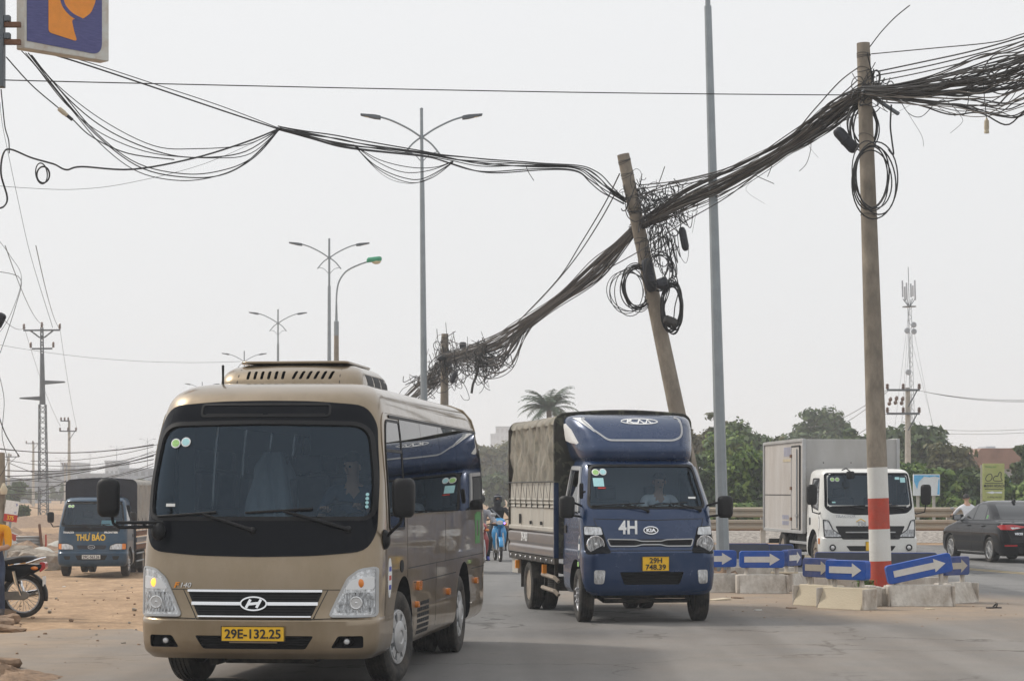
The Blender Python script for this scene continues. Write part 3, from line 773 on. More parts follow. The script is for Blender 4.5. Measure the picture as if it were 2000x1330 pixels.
# track bed beyond the guard rail
bd = MB(); bd.prism([(74.2, 0.0), (82, 0.0), (80.8, 0.34), (75.4, 0.34)], -2, 60, lambda u, v, h: (h, u, v)); structure(bd.build('track_bed', 'ballast', smooth=0))
for y in (77.4, 78.45):
 structure(MB().box(-2, 60, y - 0.035, y + 0.035, 0.345, 0.50).build('rail', 'rust', smooth=0))
def cast_stones(name, spots, m, label, seed):
 rnd = random.Random(seed); mb = MB()
 for (x, y, z, r) in spots:
  n = 6; pts = []
  for i, th in enumerate((0.0, 0.9, 1.8)):
   pass
  s0 = len(mb.v); mb.sphere((0, 0, 0), (r * rnd.uniform(0.7, 1.3), r * rnd.uniform(0.7, 1.3), r * rnd.uniform(0.4, 0.8)), 6, 4)
  for i in range(s0, len(mb.v)):
   v = mb.v[i]; k = 1 + 0.28 * math.sin(v[0] * 90 + v[1] * 70 + r * 999) ; mb.v[i] = (v[0] * k + x, v[1] * k + y, v[2] * k + z + r * 0.2)
 o = mb.build(name, m, smooth=0, fix=False); tag(o, label, None, kind='stuff'); return o
rnd = random.Random(12); sp = []
for _ in range(170):
 x, y = rnd.uniform(-9.5, -3.0), rnd.uniform(19, 44); sp.append((x, y, zg(x, y), rnd.choice((0.008, 0.012, 0.012, 0.02))))
for _ in range(150):
 a = rnd.uniform(0, 2 * PI); r = rnd.uniform(1.2, 4.2); x, y = 5.3 + r * math.cos(a), 33.5 + r * 1.3 * math.sin(a); sp.append((x, y, 0.0, rnd.choice((0.007, 0.010, 0.016))))
cast_stones('gravel', sp, 'soil', 'loose crumbs of soil and gravel scattered over dirt and road', 3)
# ---------------------------------------------------------------- shared vehicle parts
def number_plate(parent, lines, loc, w, h, m='plate_yellow', tilt=0.0, size=None, sx=0.92):
 p = MB().prism(rpoly([(-w / 2, -h / 2), (w / 2, -h / 2), (w / 2, h / 2), (-w / 2, h / 2)], 0.012), 0, 0.012).build('number_plate', m, parent, loc=loc, rot=(tilt, 0, 0))
 b = MB(); t = 0.006
 for x0, x1, z0, z1 in ((-w / 2, w / 2, h / 2 - t, h / 2), (-w / 2, w / 2, -h / 2, -h / 2 + t), (-w / 2, -w / 2 + t, -h / 2 + t, h / 2 - t), (w / 2 - t, w / 2, -h / 2 + t, h / 2 - t)): b.box(x0, x1, -0.004, 0.0, z0, z1)
 b.build('border', 'ink_black', p, smooth=0)
 n = len(lines); s = size or (h / n * 0.98)
 for i, l in enumerate(lines):
  t = text_mesh(l, s, 'ink_black', parent=p, sx=sx, bold=0.002)
  wd = max(v.co.x for v in t.data.vertices) - min(v.co.x for v in t.data.vertices)
  cx = (max(v.co.x for v in t.data.vertices) + min(v.co.x for v in t.data.vertices)) / 2
  zc = (max(v.co.z for v in t.data.vertices) + min(v.co.z for v in t.data.vertices)) / 2
  f = min(1.25, w * 0.88 / wd) if wd > w * 0.88 else 1.0
  for v in t.data.vertices: v.co.x = (v.co.x - cx) * f; v.co.z -= zc
  t.location = (0, -0.004, h * (0.5 - (i + 0.5) / n) * 0.88)
 return p
def wiper(parent, sh, piv, tip, b0, b1, r=0.011):
 P = lambda q, o: sh.P('front', q[0], q[1], o)
 o = MB().tube([P(piv, 0.03), P(((piv[0] * 2 + tip[0]) / 3, (piv[1] * 2 + tip[1]) / 3), 0.05), P(tip, 0.042)], [r * 1.3, r * 1.1, r * 0.7], 6)
 o.sphere(P(piv, 0.02), r * 2.2, 8, 6)
 w_ = o.build('wiper', 'black_plastic', parent)
 n = 6
 MB().tube([P((b0[0] + (b1[0] - b0[0]) * k / n, b0[1] + (b1[1] - b0[1]) * k / n), 0.020) for k in range(n + 1)], r * 0.75, 6).build('wiper_blade', 'black_plastic', w_)
 return w_
def mirror(parent, c, w, h, d, arms, m='black_plastic'):
 """door mirror: rounded housing with glass facing back, on its arms"""
 sh = Shell([(-h / 2, w * 0.30, -d * 0.30, d * 0.5, w * 0.2, d * 0.3, 0.02, 0.01), (-h * 0.44, w * 0.42, -d * 0.42, d * 0.5, w * 0.25, d * 0.35, 0.02, 0.02), (-h * 0.3, w * 0.485, -d * 0.5, d * 0.5, w * 0.25, d * 0.4, 0.02, 0.02), (h * 0.3, w * 0.5, -d * 0.5, d * 0.5, w * 0.25, d * 0.4, 0.02, 0.02), (h * 0.44, w * 0.43, -d * 0.42, d * 0.5, w * 0.25, d * 0.35, 0.02, 0.02), (h / 2, w * 0.28, -d * 0.28, d * 0.45, w * 0.18, d * 0.25, 0.02, 0.01)])
 o = sh.mb(sub=2, ns=3).build('mirror', m, parent, loc=c, smooth=50)
 MB().prism(rpoly([(-w * 0.42, -h * 0.42), (w * 0.42, -h * 0.42), (w * 0.42, h * 0.42), (-w * 0.42, h * 0.42)], 0.03), d * 0.5, d * 0.5 + 0.004).build('mirror_glass', 'chrome', o)
 for a in arms:
  MB().tube([(p[0] - c[0], p[1] - c[1], p[2] - c[2]) for p in a], 0.014, 8).build('arm', m, o)
 return o
def steering_wheel(parent, c, r=0.2, tilt=0.9):
 m = MB(); m.tube([(r * math.cos(2 * PI * k / 24), r * math.sin(2 * PI * k / 24), 0) for k in range(24)], 0.014, 8, closed=True)
 m.lathe([(-0.03, 0.05), (0.02, 0.06), (0.03, 0.001)], n=12, axis='z')
 for a in (0.3, PI - 0.3, 1.5 * PI): m.tube([(0, 0, 0), (r * math.cos(a), r * math.sin(a), 0)], 0.013, 6)
 m.tube([(0, 0, 0), (0, 0, -0.45)], 0.03, 8)
 return m.build('steering_wheel', 'black_plastic', parent, loc=c, rot=(tilt * 0.6, 0, 0))
def seat(parent, c, w=0.48, h=0.68, m='cabin_grey', head=True, wrap=None):
 """driver's seat with squab, backrest and headrest; c is the squab's front centre at its top"""
 x, y, z = c
 s = MB(); s.prism(rpoly([(y, z - 0.14), (y + 0.5, z - 0.14), (y + 0.5, z - 0.03), (y + 0.03, z)], 0.04), x - w / 2, x + w / 2, lambda u, v, hh: (hh, u, v))
 o = s.build('seat', m, parent, bev=0.02)
 b = MB(); b.prism(rpoly([(y + 0.42, z - 0.05), (y + 0.52, z - 0.05), (y + 0.68, z + h), (y + 0.56, z + h)], 0.04), x - w * 0.46, x + w * 0.46, lambda u, v, hh: (hh, u, v))
 b.build('backrest', m, o, bev=0.03)
 if head: MB().prism(rpoly([(y + 0.56, z + h + 0.03), (y + 0.68, z + h + 0.03), (y + 0.70, z + h + 0.2), (y + 0.60, z + h + 0.2)], 0.03), x - 0.13, x + 0.13, lambda u, v, hh: (hh, u, v)).build('headrest', m, o, bev=0.02)
 if wrap:
  g = Shell([(z - 0.2, w * 0.60, y - 0.05, y + 0.7, 0.10, 0.08, 0.08, 0.02), (z + 0.02, w * 0.58, y - 0.04, y + 0.72, 0.12, 0.1, 0.08, 0.02), (z + 0.2, w * 0.53, y + 0.36, y + 0.76, 0.12, 0.1, 0.08, 0.02), (z + h, w * 0.42, y + 0.5, y + 0.78, 0.1, 0.08, 0.06, 0.02), (z + h + 0.24, w * 0.22, y + 0.55, y + 0.75, 0.06, 0.05, 0.04, 0.02)])
  mbv = g.mb(sub=6, ns=5); rnd = random.Random(4)
  mbv.v = [(x + vx + 0.02 * math.sin(vz * 9 + vx * 40), vy + 0.025 * math.sin(vx * 38 + vz * 4), vz) for vx, vy, vz in mbv.v]
  mbv.build('plastic_cover', wrap, o, smooth=60)
 return o
def driver(name, label, veh, c, shirt, look=(0.1, -1, 0), hands=0.28, s=1.0):
 """seated person, c = hip point in the vehicle's own frame; hands on the wheel"""
 x, y, z = c
 J = dict(pelvis=(x, y, z + 0.05), chest=(x, y + 0.06, z + 0.42), neck=(x, y + 0.03, z + 0.57), head=(x, y - 0.01, z + 0.71),
    shl=(x + 0.19, y + 0.04, z + 0.50), ell=(x + 0.25, y - 0.17, z + 0.27), wrl=(x + 0.17, y - 0.40, z + 0.33), hal=(x + 0.15, y - 0.47, z + 0.36),
    shr=(x - 0.19, y + 0.04, z + 0.50), elr=(x - 0.27, y - 0.15, z + 0.26), wrr=(x - 0.18, y - 0.39, z + 0.30), har=(x - 0.165, y - 0.46, z + 0.33),
    hipl=(x + 0.09, y - 0.03, z + 0.03), knl=(x + 0.13, y - 0.43, z + 0.10), anl=(x + 0.13, y - 0.55, z - 0.28), tol=(x + 0.13, y - 0.68, z - 0.33),
    hipr=(x - 0.09, y - 0.03, z + 0.03), knr=(x - 0.13, y - 0.43, z + 0.10), anr=(x - 0.13, y - 0.55, z - 0.28), tor=(x - 0.13, y - 0.68, z - 0.33),
    look=look, sleeve=(0.5, 0, 0))
 o = person(name, label, J, [shirt, 'skin', 'cloth_dark', 'shoe'])
 o.location = veh.location; o.rotation_euler = veh.rotation_euler
 return o
def round_stickers(parent, sh, spots, r=0.05, mats=('sticker_green', 'sticker_teal')):
 for i, (u, v) in enumerate(spots):
  p = MB(); patch(p, sh, 'front', ellipse(u, v, r, r * 0.95, 20), off=0.010, thick=0.004, rows=8, cols=8); o = p.build('inspection_sticker', 'ink_white', parent)
  p = MB(); patch(p, sh, 'front', ellipse(u, v, r * 0.78, r * 0.72, 18), off=0.012, thick=0.003, rows=6, cols=6); p.build('disc', mats[i % len(mats)], o)
def emblem_text(parent, sh, which, s, size, u, v, m, off=0.008, shear=0.0, bold=0.0, sx=1.0, name='lettering'):
 """writing wrapped onto a body surface"""
 t = text_mesh(s, size, m, name, parent, shear=shear, bold=bold, sx=sx)
 if which == 'front': wrap_mesh(t, lambda a, b, c: sh.P('front', u + a, v + c, off - b))
 elif which == 'left': wrap_mesh(t, lambda a, b, c: sh.P('left', u + a, v + c, off - b))
 elif which == 'right': wrap_mesh(t, lambda a, b, c: sh.P('right', u - a, v + c, off - b))
 elif which == 'rear': wrap_mesh(t, lambda a, b, c: sh.P('rear', u - a, v + c, off - b))
 return t
# ---------------------------------------------------------------- concrete barriers with blue arrow boards round two poles
def barrier(x, y, L, yaw, m, label):
 root = thing('road_barrier', label, 'barrier', (x, y, 0), rz=yaw, group='concrete blocks round the poles')
 prof = [(-0.20, 0.0), (0.16, 0.0), (0.16, 0.31), (-0.06, 0.31), (-0.075, 0.255), (-0.19, 0.02)]
 MB().prism(prof, -L / 2, L / 2, lambda u, v, h: (h, u, v)).build('block', m, root, bev=0.012, smooth=25)
 for s in (-1, 1):
  MB().box(s * (L / 2 + 0.022) - 0.02, s * (L / 2 + 0.022) + 0.02, -0.17, 0.13, 0.0, 0.30).build('end_slab', 'barrier_white', root, bev=0.012)
 return root
def arrow_sign(x, y, L, yaw, tilt, m, am, label, h=0.28, z=0.55, legs=2):
 root = thing('arrow_sign', label, 'sign', (x, y, 0.0), rz=yaw, group='blue arrow boards on the concrete blocks')
 q = rpoly([(-L / 2, -h / 2), (L / 2, -h / 2), (L / 2, h / 2), (-L / 2, h / 2)], 0.055, 5)
 ct, st = math.cos(tilt), math.sin(tilt); rot = lambda u, v: (u * ct - v * st, u * st + v * ct + z)
 q2 = [rot(u, v) for u, v in q]
 bo = MB().prism(q2, -0.065, 0.055, lambda u, v, hh: (u, hh, v)).build('board', m, root, bev=0.008, smooth=30)
 MB().prism([rot(u * 0.97, v * 0.92) for u, v in q], 0.056, 0.064, lambda u, v, hh: (u, hh, v)).build('back_panel', 'sign_back', root)
 a = L * 0.40; b = h * 0.17; hd = min(0.17, L * 0.26)
 ar = [(-a, -b), (a - hd, -b), (a - hd, -b * 2.1), (a, 0), (a - hd, b * 2.1), (a - hd, b), (-a, b)]
 MB().prism([rot(u, v) for u, v in ar], -0.069, -0.064, lambda u, v, hh: (u, hh, v)).build('arrow', am, bo, smooth=0)
 for k in range(legs):
  u = -L * 0.34 + k * L * 0.68 / (legs - 1)
  MB().lathe([(0.30, 0.036), (z + u * math.tan(tilt) - h / 2 + 0.03, 0.034)], n=12, axis='z', c=(u, 0.0, 0)).build('post', 'barrier_white', root)
 return root
def unit(pxc, py, L, yaw, bm, sm_, am, bl, sl_, tilt=0.0, LS=None, z=0.56, d=None):
 d = d or F * CH / (py - HY); x = (pxc - 1000) * d / F; yaw = R(yaw)
 barrier(x, d, L, yaw, bm, bl); arrow_sign(x + 0.02 * math.sin(-yaw), d + 0.03, LS or L, yaw, tilt, sm_, am, sl_, z=z)
# ring round the striped pole
unit(1795, 1183, 0.92, 3, 'barrier_white', 'sign_blue', 'arrow_white', 'long white concrete block right of the striped pole, in front', 'large bright blue arrow board tilted upwards right of the striped pole', tilt=R(12), LS=0.98, z=0.55)
unit(1655, 1189, 0.80, -48, 'barrier_cream', 'sign_blue', 'arrow_white', 'cream concrete block with sloping face left of the striped pole, nearer one', 'bright blue arrow board just left of the striped pole', LS=0.74)
unit(1600, 1186, 0.72, -54, 'barrier_cream', 'sign_blue_dirty', 'arrow_grey', 'cream concrete block farthest left of the ring round the striped pole', 'dirty blue board with grey arrow, farthest left round the striped pole', LS=0.62, d=33.2)
unit(1866, 1177, 0.70, 46, 'barrier_white', 'sign_blue_dirty', 'arrow_grey', 'dirty concrete block at the right end of the striped pole ring', 'dirty blue board with grey arrow at the right end of the ring', LS=0.66)
unit(1775, 1150, 0.95, 186, 'barrier_white', 'sign_blue_dirty', 'arrow_white', 'white concrete block behind the striped pole, right of it', 'dark back of an arrow board right behind the striped pole', LS=0.92, d=36.3)
unit(1648, 1150, 0.95, 172, 'barrier_white', 'sign_blue_dirty', 'arrow_white', 'white concrete block behind the striped pole, left of it', 'dark back of an arrow board left behind the striped pole', LS=0.92, d=36.6)
for k, (u, w_) in enumerate(((1698, 0.11), (1712, 0.10), (1724, 0.12))):
 d = 33.0 + 0.1 * k
 tag(MB().box(-w_ / 2, w_ / 2, -0.12, 0.12, 0, 0.31 - 0.02 * k).build('concrete_slab', 'barrier_white', loc=((u - 1000) * d / F, d, 0), bev=0.012, rot=(0, 0, R(20 - 14 * k))), ('narrow upright concrete slab beside the nearer cream block', 'narrow upright concrete slab in front of the striped pole', 'narrow upright concrete slab against the long white block')[k], 'slab', 'narrow slabs between the blocks')
# ring round the steel lamp post
unit(1488, 1158, 0.78, 0, 'barrier_white', 'sign_blue', 'arrow_white', 'white concrete block in front of the tall steel lamp post', 'bright blue arrow board on the block at the tall steel lamp post', LS=0.74)
unit(1393, 1156, 0.78, 4, 'barrier_white', 'sign_blue', 'arrow_white', 'white concrete block half hidden by the canopy truck', 'bright blue arrow board half hidden by the canopy truck', LS=0.78)
unit(1548, 1150, 0.75, 62, 'barrier_white', 'sign_blue_dirty', 'arrow_white', 'white concrete block at right end of the steel lamp post ring', 'blue board seen edge-on right of the steel lamp post', LS=0.66, d=38.3)
unit(1452, 1135, 0.95, 180, 'barrier_white', 'sign_blue_dirty', 'arrow_white', 'white concrete block behind the steel lamp post, left one', 'dark back of an arrow board behind the steel lamp post, left one', LS=0.95, d=41.0, z=0.60)
unit(1515, 1135, 0.70, 170, 'barrier_white', 'sign_blue_dirty', 'arrow_white', 'white concrete block behind the steel lamp post, right one', 'dark back of an arrow board behind the steel lamp post, right one', LS=0.66, d=41.2, z=0.58)
# ---------------------------------------------------------------- guard rail
gr0 = thing('guard_rail', 'long dusty two-beam guard rail along the railway', 'guard rail', (0, 0, 0))
for zc in (0.62, 1.02):
 pr = [(-0.10, -0.16), (-0.04, -0.14), (0.0, -0.09), (-0.075, -0.05), (-0.075, -0.01), (-0.03, 0.0), (-0.075, 0.01), (-0.075, 0.05), (0.0, 0.09), (-0.04, 0.14), (-0.10, 0.16)]
 pr = [(-0.02, -0.16), (-0.07, -0.12), (-0.07, -0.06), (0.0, -0.02), (0.0, 0.02), (-0.07, 0.06), (-0.07, 0.12), (-0.02, 0.16), (0.0, 0.155), (-0.05, 0.115), (-0.05, 0.065), (0.02, 0.02), (0.02, -0.02), (-0.05, -0.065), (-0.05, -0.115), (0.0, -0.155)]
 for k in range(9):
  xa = 2.0 + k * 4.0
  MB().prism(pr, xa + 0.01, xa + 4.02, lambda u, v, h, zc=zc: (h, 72.6 + u - 0.0, zc + v)).build('beam', 'rail_beam', gr0, smooth=30)
  MB().sphere((xa + 0.2, 72.5, zc), 0.03, 8, 6).build('bolt', 'rust', gr0)
for k in range(19):
 xa = 2.1 + k * 2.0
 MB().box(xa - 0.08, xa + 0.08, 72.66, 72.82, 0.0, 1.12).build('post', 'concrete', gr0, bev=0.02)
# ---------------------------------------------------------------- utility poles
def ring_wires(mb, c, ax, r, n, rnd, spread):
 for _ in range(n):
  o = rnd.uniform(-spread, spread); t = rnd.uniform(-0.25, 0.25); u = ax.orthogonal().normalized(); v = ax.cross(u)
  mb.tube([c + ax * (o + t * 0.25 * math.cos(a)) + (u * math.cos(a) + v * math.sin(a)) * r * 1.04 for a in [2 * PI * k / 14 for k in range(14)]], 0.005, 4, closed=True)
def concrete_pole(label, base, top, r0, r1, bands=None, wires=()):
 base, top = Vector(base), Vector(top)
 root = thing('utility_pole', label, 'pole', base, group='leaning concrete poles carrying the cables')
 d = top - base; L = d.length; q = d.to_track_quat('Z', 'X').to_matrix().to_4x4()
 cut = [0.0] + (bands or []) + [L]
 mats = ['concrete_pole'] + []
 for i in range(len(cut) - 1):
  a, b = cut[i], cut[i + 1]
  nseg = max(1, int((b - a) / 0.5))
  prof = [(a + (b - a) * k / nseg, r0 + (r1 - r0) * (a + (b - a) * k / nseg) / L) for k in range(nseg + 1)]
  if i == len(cut) - 2: prof.append((L + 0.004, 0.001))
  mt = 'concrete_pole' if not bands or i == len(cut) - 2 else ('paint_red' if i % 2 == 0 else 'paint_white_old')
  m = MB().lathe(prof, n=28, axis='z'); m.xf(q)
  m.build('shaft' if mt == 'concrete_pole' else 'painted_band', mt, root, smooth=40)
 rnd = random.Random(int(L * 100)); ax = d.normalized()
 for h, n in wires:
  m = MB(); ring_wires(m, ax * h, ax, r0 + (r1 - r0) * h / L, n, rnd, 0.05); o = m.build('wire_binding', 'cable_grey', root); o['kind'] = 'stuff'
 return root
D1, D2, D3 = 34.5, 41.0, 69.0
P1b = Vector(((1722 - 1000) * D1 / F, D1, 0)); P1t = px(1686, 85, D1)
P2b = Vector(((1393 - 1000) * D2 / F, D2, 0)); P2t = px(1217, 302, D2)
P3b = Vector(((866 - 1000) * D3 / F, D3, 0)); P3t = px(869, 652, D3)
s1 = D1 / F
def h1(y): return (P1t.z * (1171 - y) / (1171 - 85.0)) * (P1t - P1b).length / P1t.z
concrete_pole('concrete pole painted in red and white bands at its foot', P1b, P1t, 0.172, 0.100, [h1(1092), h1(1030), h1(970), h1(910)], [(h1(112), 3), (h1(140), 2), (h1(172), 6), (h1(268), 1), (h1(416), 1)])
L2 = (P2t - P2b).length
concrete_pole('tilted concrete pole rising behind the canopy truck', P2b, P2t, 0.175, 0.112, None, [(L2 * 0.985, 4), (L2 * 0.955, 3), (L2 * 0.90, 2), (L2 * 0.87, 4), (L2 * 0.80, 3)])
L3 = (P3t - P3b).length
concrete_pole('short far concrete pole behind the minibus roof wrapped in tangled cables', P3b, P3t, 0.17, 0.105, None, [(L3 * 0.97, 3), (L3 * 0.9, 4), (L3 * 0.85, 4)])
# ---------------------------------------------------------------- street lamps
def lamp_post():
 root = thing('street_lamp', 'x', 'street lamp', (0, 0, 0), group='double-arm street lamps along the median')
 H_ = 12.0
 MB().lathe([(0.0, 0.16), (0.02, 0.16), (0.03, 0.115), (H_ - 1.9, 0.062), (H_ - 1.9, 0.045), (H_, 0.042), (H_ + 0.02, 0.05), (H_ + 0.05, 0.02), (H_ + 0.06, 0.001)], n=8, axis='z').build('pole', 'galv', root, smooth=20)
 zc = H_ - 0.72
 for s in (-1, 1):
  pts = [(s * 0.02, 0, zc - 0.02), (s * 0.35, 0, zc + 0.20), (s * 0.80, 0, zc + 0.42), (s * 1.15, 0, zc + 0.53)]
  MB().tube(smooth_path(pts, 4), 0.026, 8).build('arm', 'galv', root)
  MB().tube(smooth_path([(s * 0.02, 0, zc - 0.0), (-s * 0.25, 0, zc - 0.20), (-s * 0.48, 0, zc - 0.48)], 4), 0.024, 8).build('brace', 'galv', root)
  MB().tube(smooth_path([(s * 0.46, 0, zc - 0.42), (s * 0.22, 0, zc - 0.48), (s * 0.04, 0, zc - 0.66)], 4), 0.012, 6).build('strut', 'galv', root)
  m = MB(); m.prism(rpoly([(0, -0.05), (0.16, -0.06), (0.55, -0.035), (0.56, 0.01), (0.16, 0.05), (0, 0.045)], 0.015, 2), -0.09, 0.09, lambda u, v, h, s=s: (s * (1.10 + u * 0.98), h, zc + 0.50 + v + u * 0.17)); lh = m.build('lamp_head', 'galv_dark', root, bev=0.01)
  m = MB(); m.box(-0.07, 0.07, -0.065, 0.065, -0.004, 0.0); m.xf(Matrix.Translation((s * 1.45, 0, zc + 0.515)) @ Matrix.Rotation(-s * 0.17, 4, 'Y')); m.build('lens', 'lamp_lens', lh)
 return root
def smooth_path(pts, k=6):
 P = [Vector(p) for p in pts]; out = []
 for i in range(len(P) - 1):
  a, b, c, d = P[max(i - 1, 0)], P[i], P[i + 1], P[min(i + 2, len(P) - 1)]
  for j in range(k):
   t = j / k; out.append(0.5 * ((2 * b) + (c - a) * t + (2 * a - 5 * b + 4 * c - d) * t * t + (3 * b - a - 3 * c + d) * t ** 3))
 out.append(P[-1]); return out
lp0 = lamp_post(); used = [False]
def put_lamp(xp, ytop, label, H_=12.0, d=None, lean=0.0, xoff=0):
 d = d or (H_ - CH) * F / (HY - ytop)
 o = lp0 if not used[0] else copy_tree(lp0); used[0] = True
 X = (xp - 1000) * d / F
 o.location = (X + math.tan(lean) * 6, d, -0.02); o.rotation_euler = (0, -lean, R(3)); o['label'] = label
 return o
put_lamp(827, 213, 'double-arm street lamp nearest behind the minibus, tallest in full view', lean=R(0.5))
put_lamp(643, 467, 'double-arm street lamp next to the green lamp head', lean=0)
put_lamp(543, 605, 'small double-arm street lamp left of the green lamp, third along', lean=0)
put_lamp(477, 686, 'small double-arm street lamp just above the left end of the roof unit', lean=0)
put_lamp(395, 746, 'tiny double-arm street lamp beside the minibus antenna', lean=0)
for xp, yt, lb in ((288, 855, 'faint far double-arm street lamp touching the left side of the minibus'), (228, 870, 'faint far double-arm street lamp above the blue delivery truck, right one'), (176, 882, 'faint far double-arm street lamp above the blue delivery truck, left one'), (118, 893, 'faintest far double-arm street lamp right of the lattice mast')): put_lamp(xp, yt, lb)
DL = 39.0; o = put_lamp(1398, 0, 'tall steel lamp post right of the canopy truck, its head out of view', d=DL, lean=R(1.6)); o.location.x = (1412 - 1000) * DL / F + 0.02
# lamp with green head
gd = 95.0; gx_ = (657 - 1000) * gd / F
g = thing('street_lamp', 'old street lamp with green head on a concrete post', 'street lamp', (gx_, gd, 0))
MB().lathe([(0, 0.15), (8.35, 0.10), (8.36, 0.001)], n=14, axis='z').build('post', 'concrete_pole', g)
MB().lathe([(8.25, 0.105), (8.85, 0.105), (8.87, 0.06), (9.7, 0.035)], n=12, axis='z').build('sleeve', 'galv', g)
MB().tube(smooth_path([(0, 0, 9.6), (0.02, 0, 10.1), (0.12, 0, 10.55), (0.40, 0, 10.95), (0.85, 0, 11.2), (1.35, 0, 11.38)], 4), 0.035, 8).build('arm', 'galv', g)
hm = Shell([(0, 0.10, 0.0, 0.62, 0.04, 0.08, 0.12, 0.0), (0.10, 0.13, 0.0, 0.64, 0.05, 0.06, 0.15, 0.0), (0.17, 0.10, 0.02, 0.60, 0.05, 0.06, 0.15, 0.0), (0.20, 0.05, 0.06, 0.5, 0.03, 0.04, 0.1, 0.0)]).mb(sub=2, ns=6); hm.v = [(1.28 + y, x, 11.33 + z + y * 0.12) for x, y, z in hm.v]
hh = hm.build('lamp_head', 'lamp_green', g, smooth=50)
MB().sphere((1.68, 0, 11.38), (0.20, 0.11, 0.12), 14, 8).build('lens', 'lamp_lens', hh)
# ---------------------------------------------------------------- hanging sign at the upper left
DS = 30.0
mast = thing('sign_mast', 'dark steel sign mast at the left edge carrying a blue sign', 'mast', px(-22, 1200, DS) * Vector((1, 1, 0)) if False else (px(-22, 900, DS).x, DS, 0))
MB().lathe([(0, 0.11), (9.6, 0.08), (9.61, 0.001)], n=14, axis='z').build('post', 'galv_dark', mast)
bx0 = px(-8, 0, DS).x - mast.location.x
MB().box(bx0, bx0 + 0.12, -0.10, 0.05, px(0, 172, DS).z, 9.0).build('channel', 'galv_dark', mast, bev=0.01)
for y_ in (50, 84, -120):
 z_ = px(0, y_, DS).z; MB().box(bx0 + 0.121, bx0 + 0.34, -0.07, 0.0, z_ - 0.035, z_ + 0.035).build('bracket', 'rust', mast, bev=0.008)
 MB().box(bx0 + 0.122, bx0 + 0.20, -0.09, 0.02, z_ + 0.038, z_ + 0.12).build('clamp', 'galv_dark', mast, bev=0.008)
sA = px(48, 93, DS); sB = px(213, 122, DS + 0.95)
ang = math.atan2(sB.y - sA.y, sB.x - sA.x); SW = math.hypot(sB.x - sA.x, sB.y - sA.y); SH = 1.75
sg = thing('hanging_sign', 'blue box sign with orange rounded letter hanging at the top left corner', 'sign', (sA.x, sA.y, (sA.z + sB.z) / 2), rz=ang)
MB().prism(rpoly([(0, 0), (SW, 0), (SW, SH), (0, SH)], 0.015, 2), 0.002, 0.20).build('box', 'sign_frame', sg, bev=0.01)
MB().prism(rpoly([(0.035, 0.10), (SW - 0.12, 0.07), (SW - 0.12, SH - 0.07), (0.035, SH - 0.07)], [0.01, 0.17, 0.01, 0.17], 8), -0.006, 0.001).build('face', 'petro_blue', sg)
k_ = SW / 1.47; u0 = 0.38 * k_
def pcurve(pts): return [(u * k_, v) for u, v in pts]
letter = pcurve([(0.40, 0.26), (0.90, 0.20), (0.84, 0.34), (0.80, 0.49), (1.0, 0.52), (1.14, 0.62), (1.22, 0.78), (1.24, 0.98), (1.18, 1.18), (1.05, 1.34), (0.86, 1.42), (0.62, 1.42), (0.40, 1.40)])
MB().prism(rpoly(letter, 0.05, 4), -0.012, -0.0065).build('letter', 'petro_orange', sg)
wave = smooth_path([(u, 0, v) for u, v in pcurve([(1.05, 1.42), (1.06, 1.26), (0.98, 1.14), (0.80, 1.06), (0.66, 0.97), (0.62, 0.82), (0.66, 0.66), (0.80, 0.55), (0.98, 0.50)])], 5)
wb = MB(); vs = []
for i, p in enumerate(wave):
 t = (wave[min(i + 1, len(wave) - 1)] - wave[max(i - 1, 0)]).normalized(); n = Vector((-t.z, 0, t.x)) * 0.028; vs += [(p.x + n.x, -0.0135, p.z + n.z), (p.x - n.x, -0.0135, p.z - n.z)]
wb.add(vs, [(2 * i, 2 * i + 1, 2 * i + 3, 2 * i + 2) for i in range(len(wave) - 1)]); wb.build('wave_line', 'petro_blue', sg, smooth=0)
MB().prism(ellipse(1.0 * k_, 0.93, 0.13, 0.15, 24), -0.0135, -0.0125).build('flame_spot', 'petro_yellow', sg)
# ---------------------------------------------------------------- roadside boards
def board(label, cxp, y0, y1, x0, x1, d, m, posts, cat='sign', thick=0.12):
 a, b = px(x0, y1, d), px(x1, y0, d)
 root = thing('roadside_board', label, cat, ((a.x + b.x) / 2, d, 0))
 w_, cx = (b.x - a.x), (a.x + b.x) / 2
 MB().prism(rpoly([(-w_ / 2, a.z), (w_ / 2, a.z), (w_ / 2, b.z), (-w_ / 2, b.z)], 0.02, 2), 0, thick).build('panel', m, root, bev=0.01)
 for u in posts: MB().box(u * w_ - 0.05, u * w_ + 0.05, thick + 0.002, thick + 0.08, 0, b.z - 0.05).build('post', 'concrete', root)
 return root, w_, a.z, b.z
bo, bw, bz0, bz1 = board('yellow-green signboard with black lettering beyond the guard rail', 1940, 905, 978, 1920, 1962, 82.2, 'green_board', (-0.5,))
hgt = bz1 - bz0
def bt(s, size, v, m, **k):
 t = text_mesh(s, size, m, parent=bo, **k); t.location = (0.02, -0.006, bz0 + hgt * v); return t
bt('MẠNH HOẠCH', 0.14, 0.40, 'ink_black', bold=0.004, sx=0.80); bt('Phương Anh', 0.09, 0.91, 'ink_green', shear=0.2, sx=0.9).location.x = -0.12; bt('Cá Đồng Vân Nội', 0.085, 0.10, 'ink_black', shear=0.25, sx=0.85)
for v in (0.315, 0.475): MB().box(-bw * 0.42, bw * 0.42, -0.006, -0.001, bz0 + hgt * v - 0.012, bz0 + hgt * v + 0.012).build('rule', 'ink_black', bo)
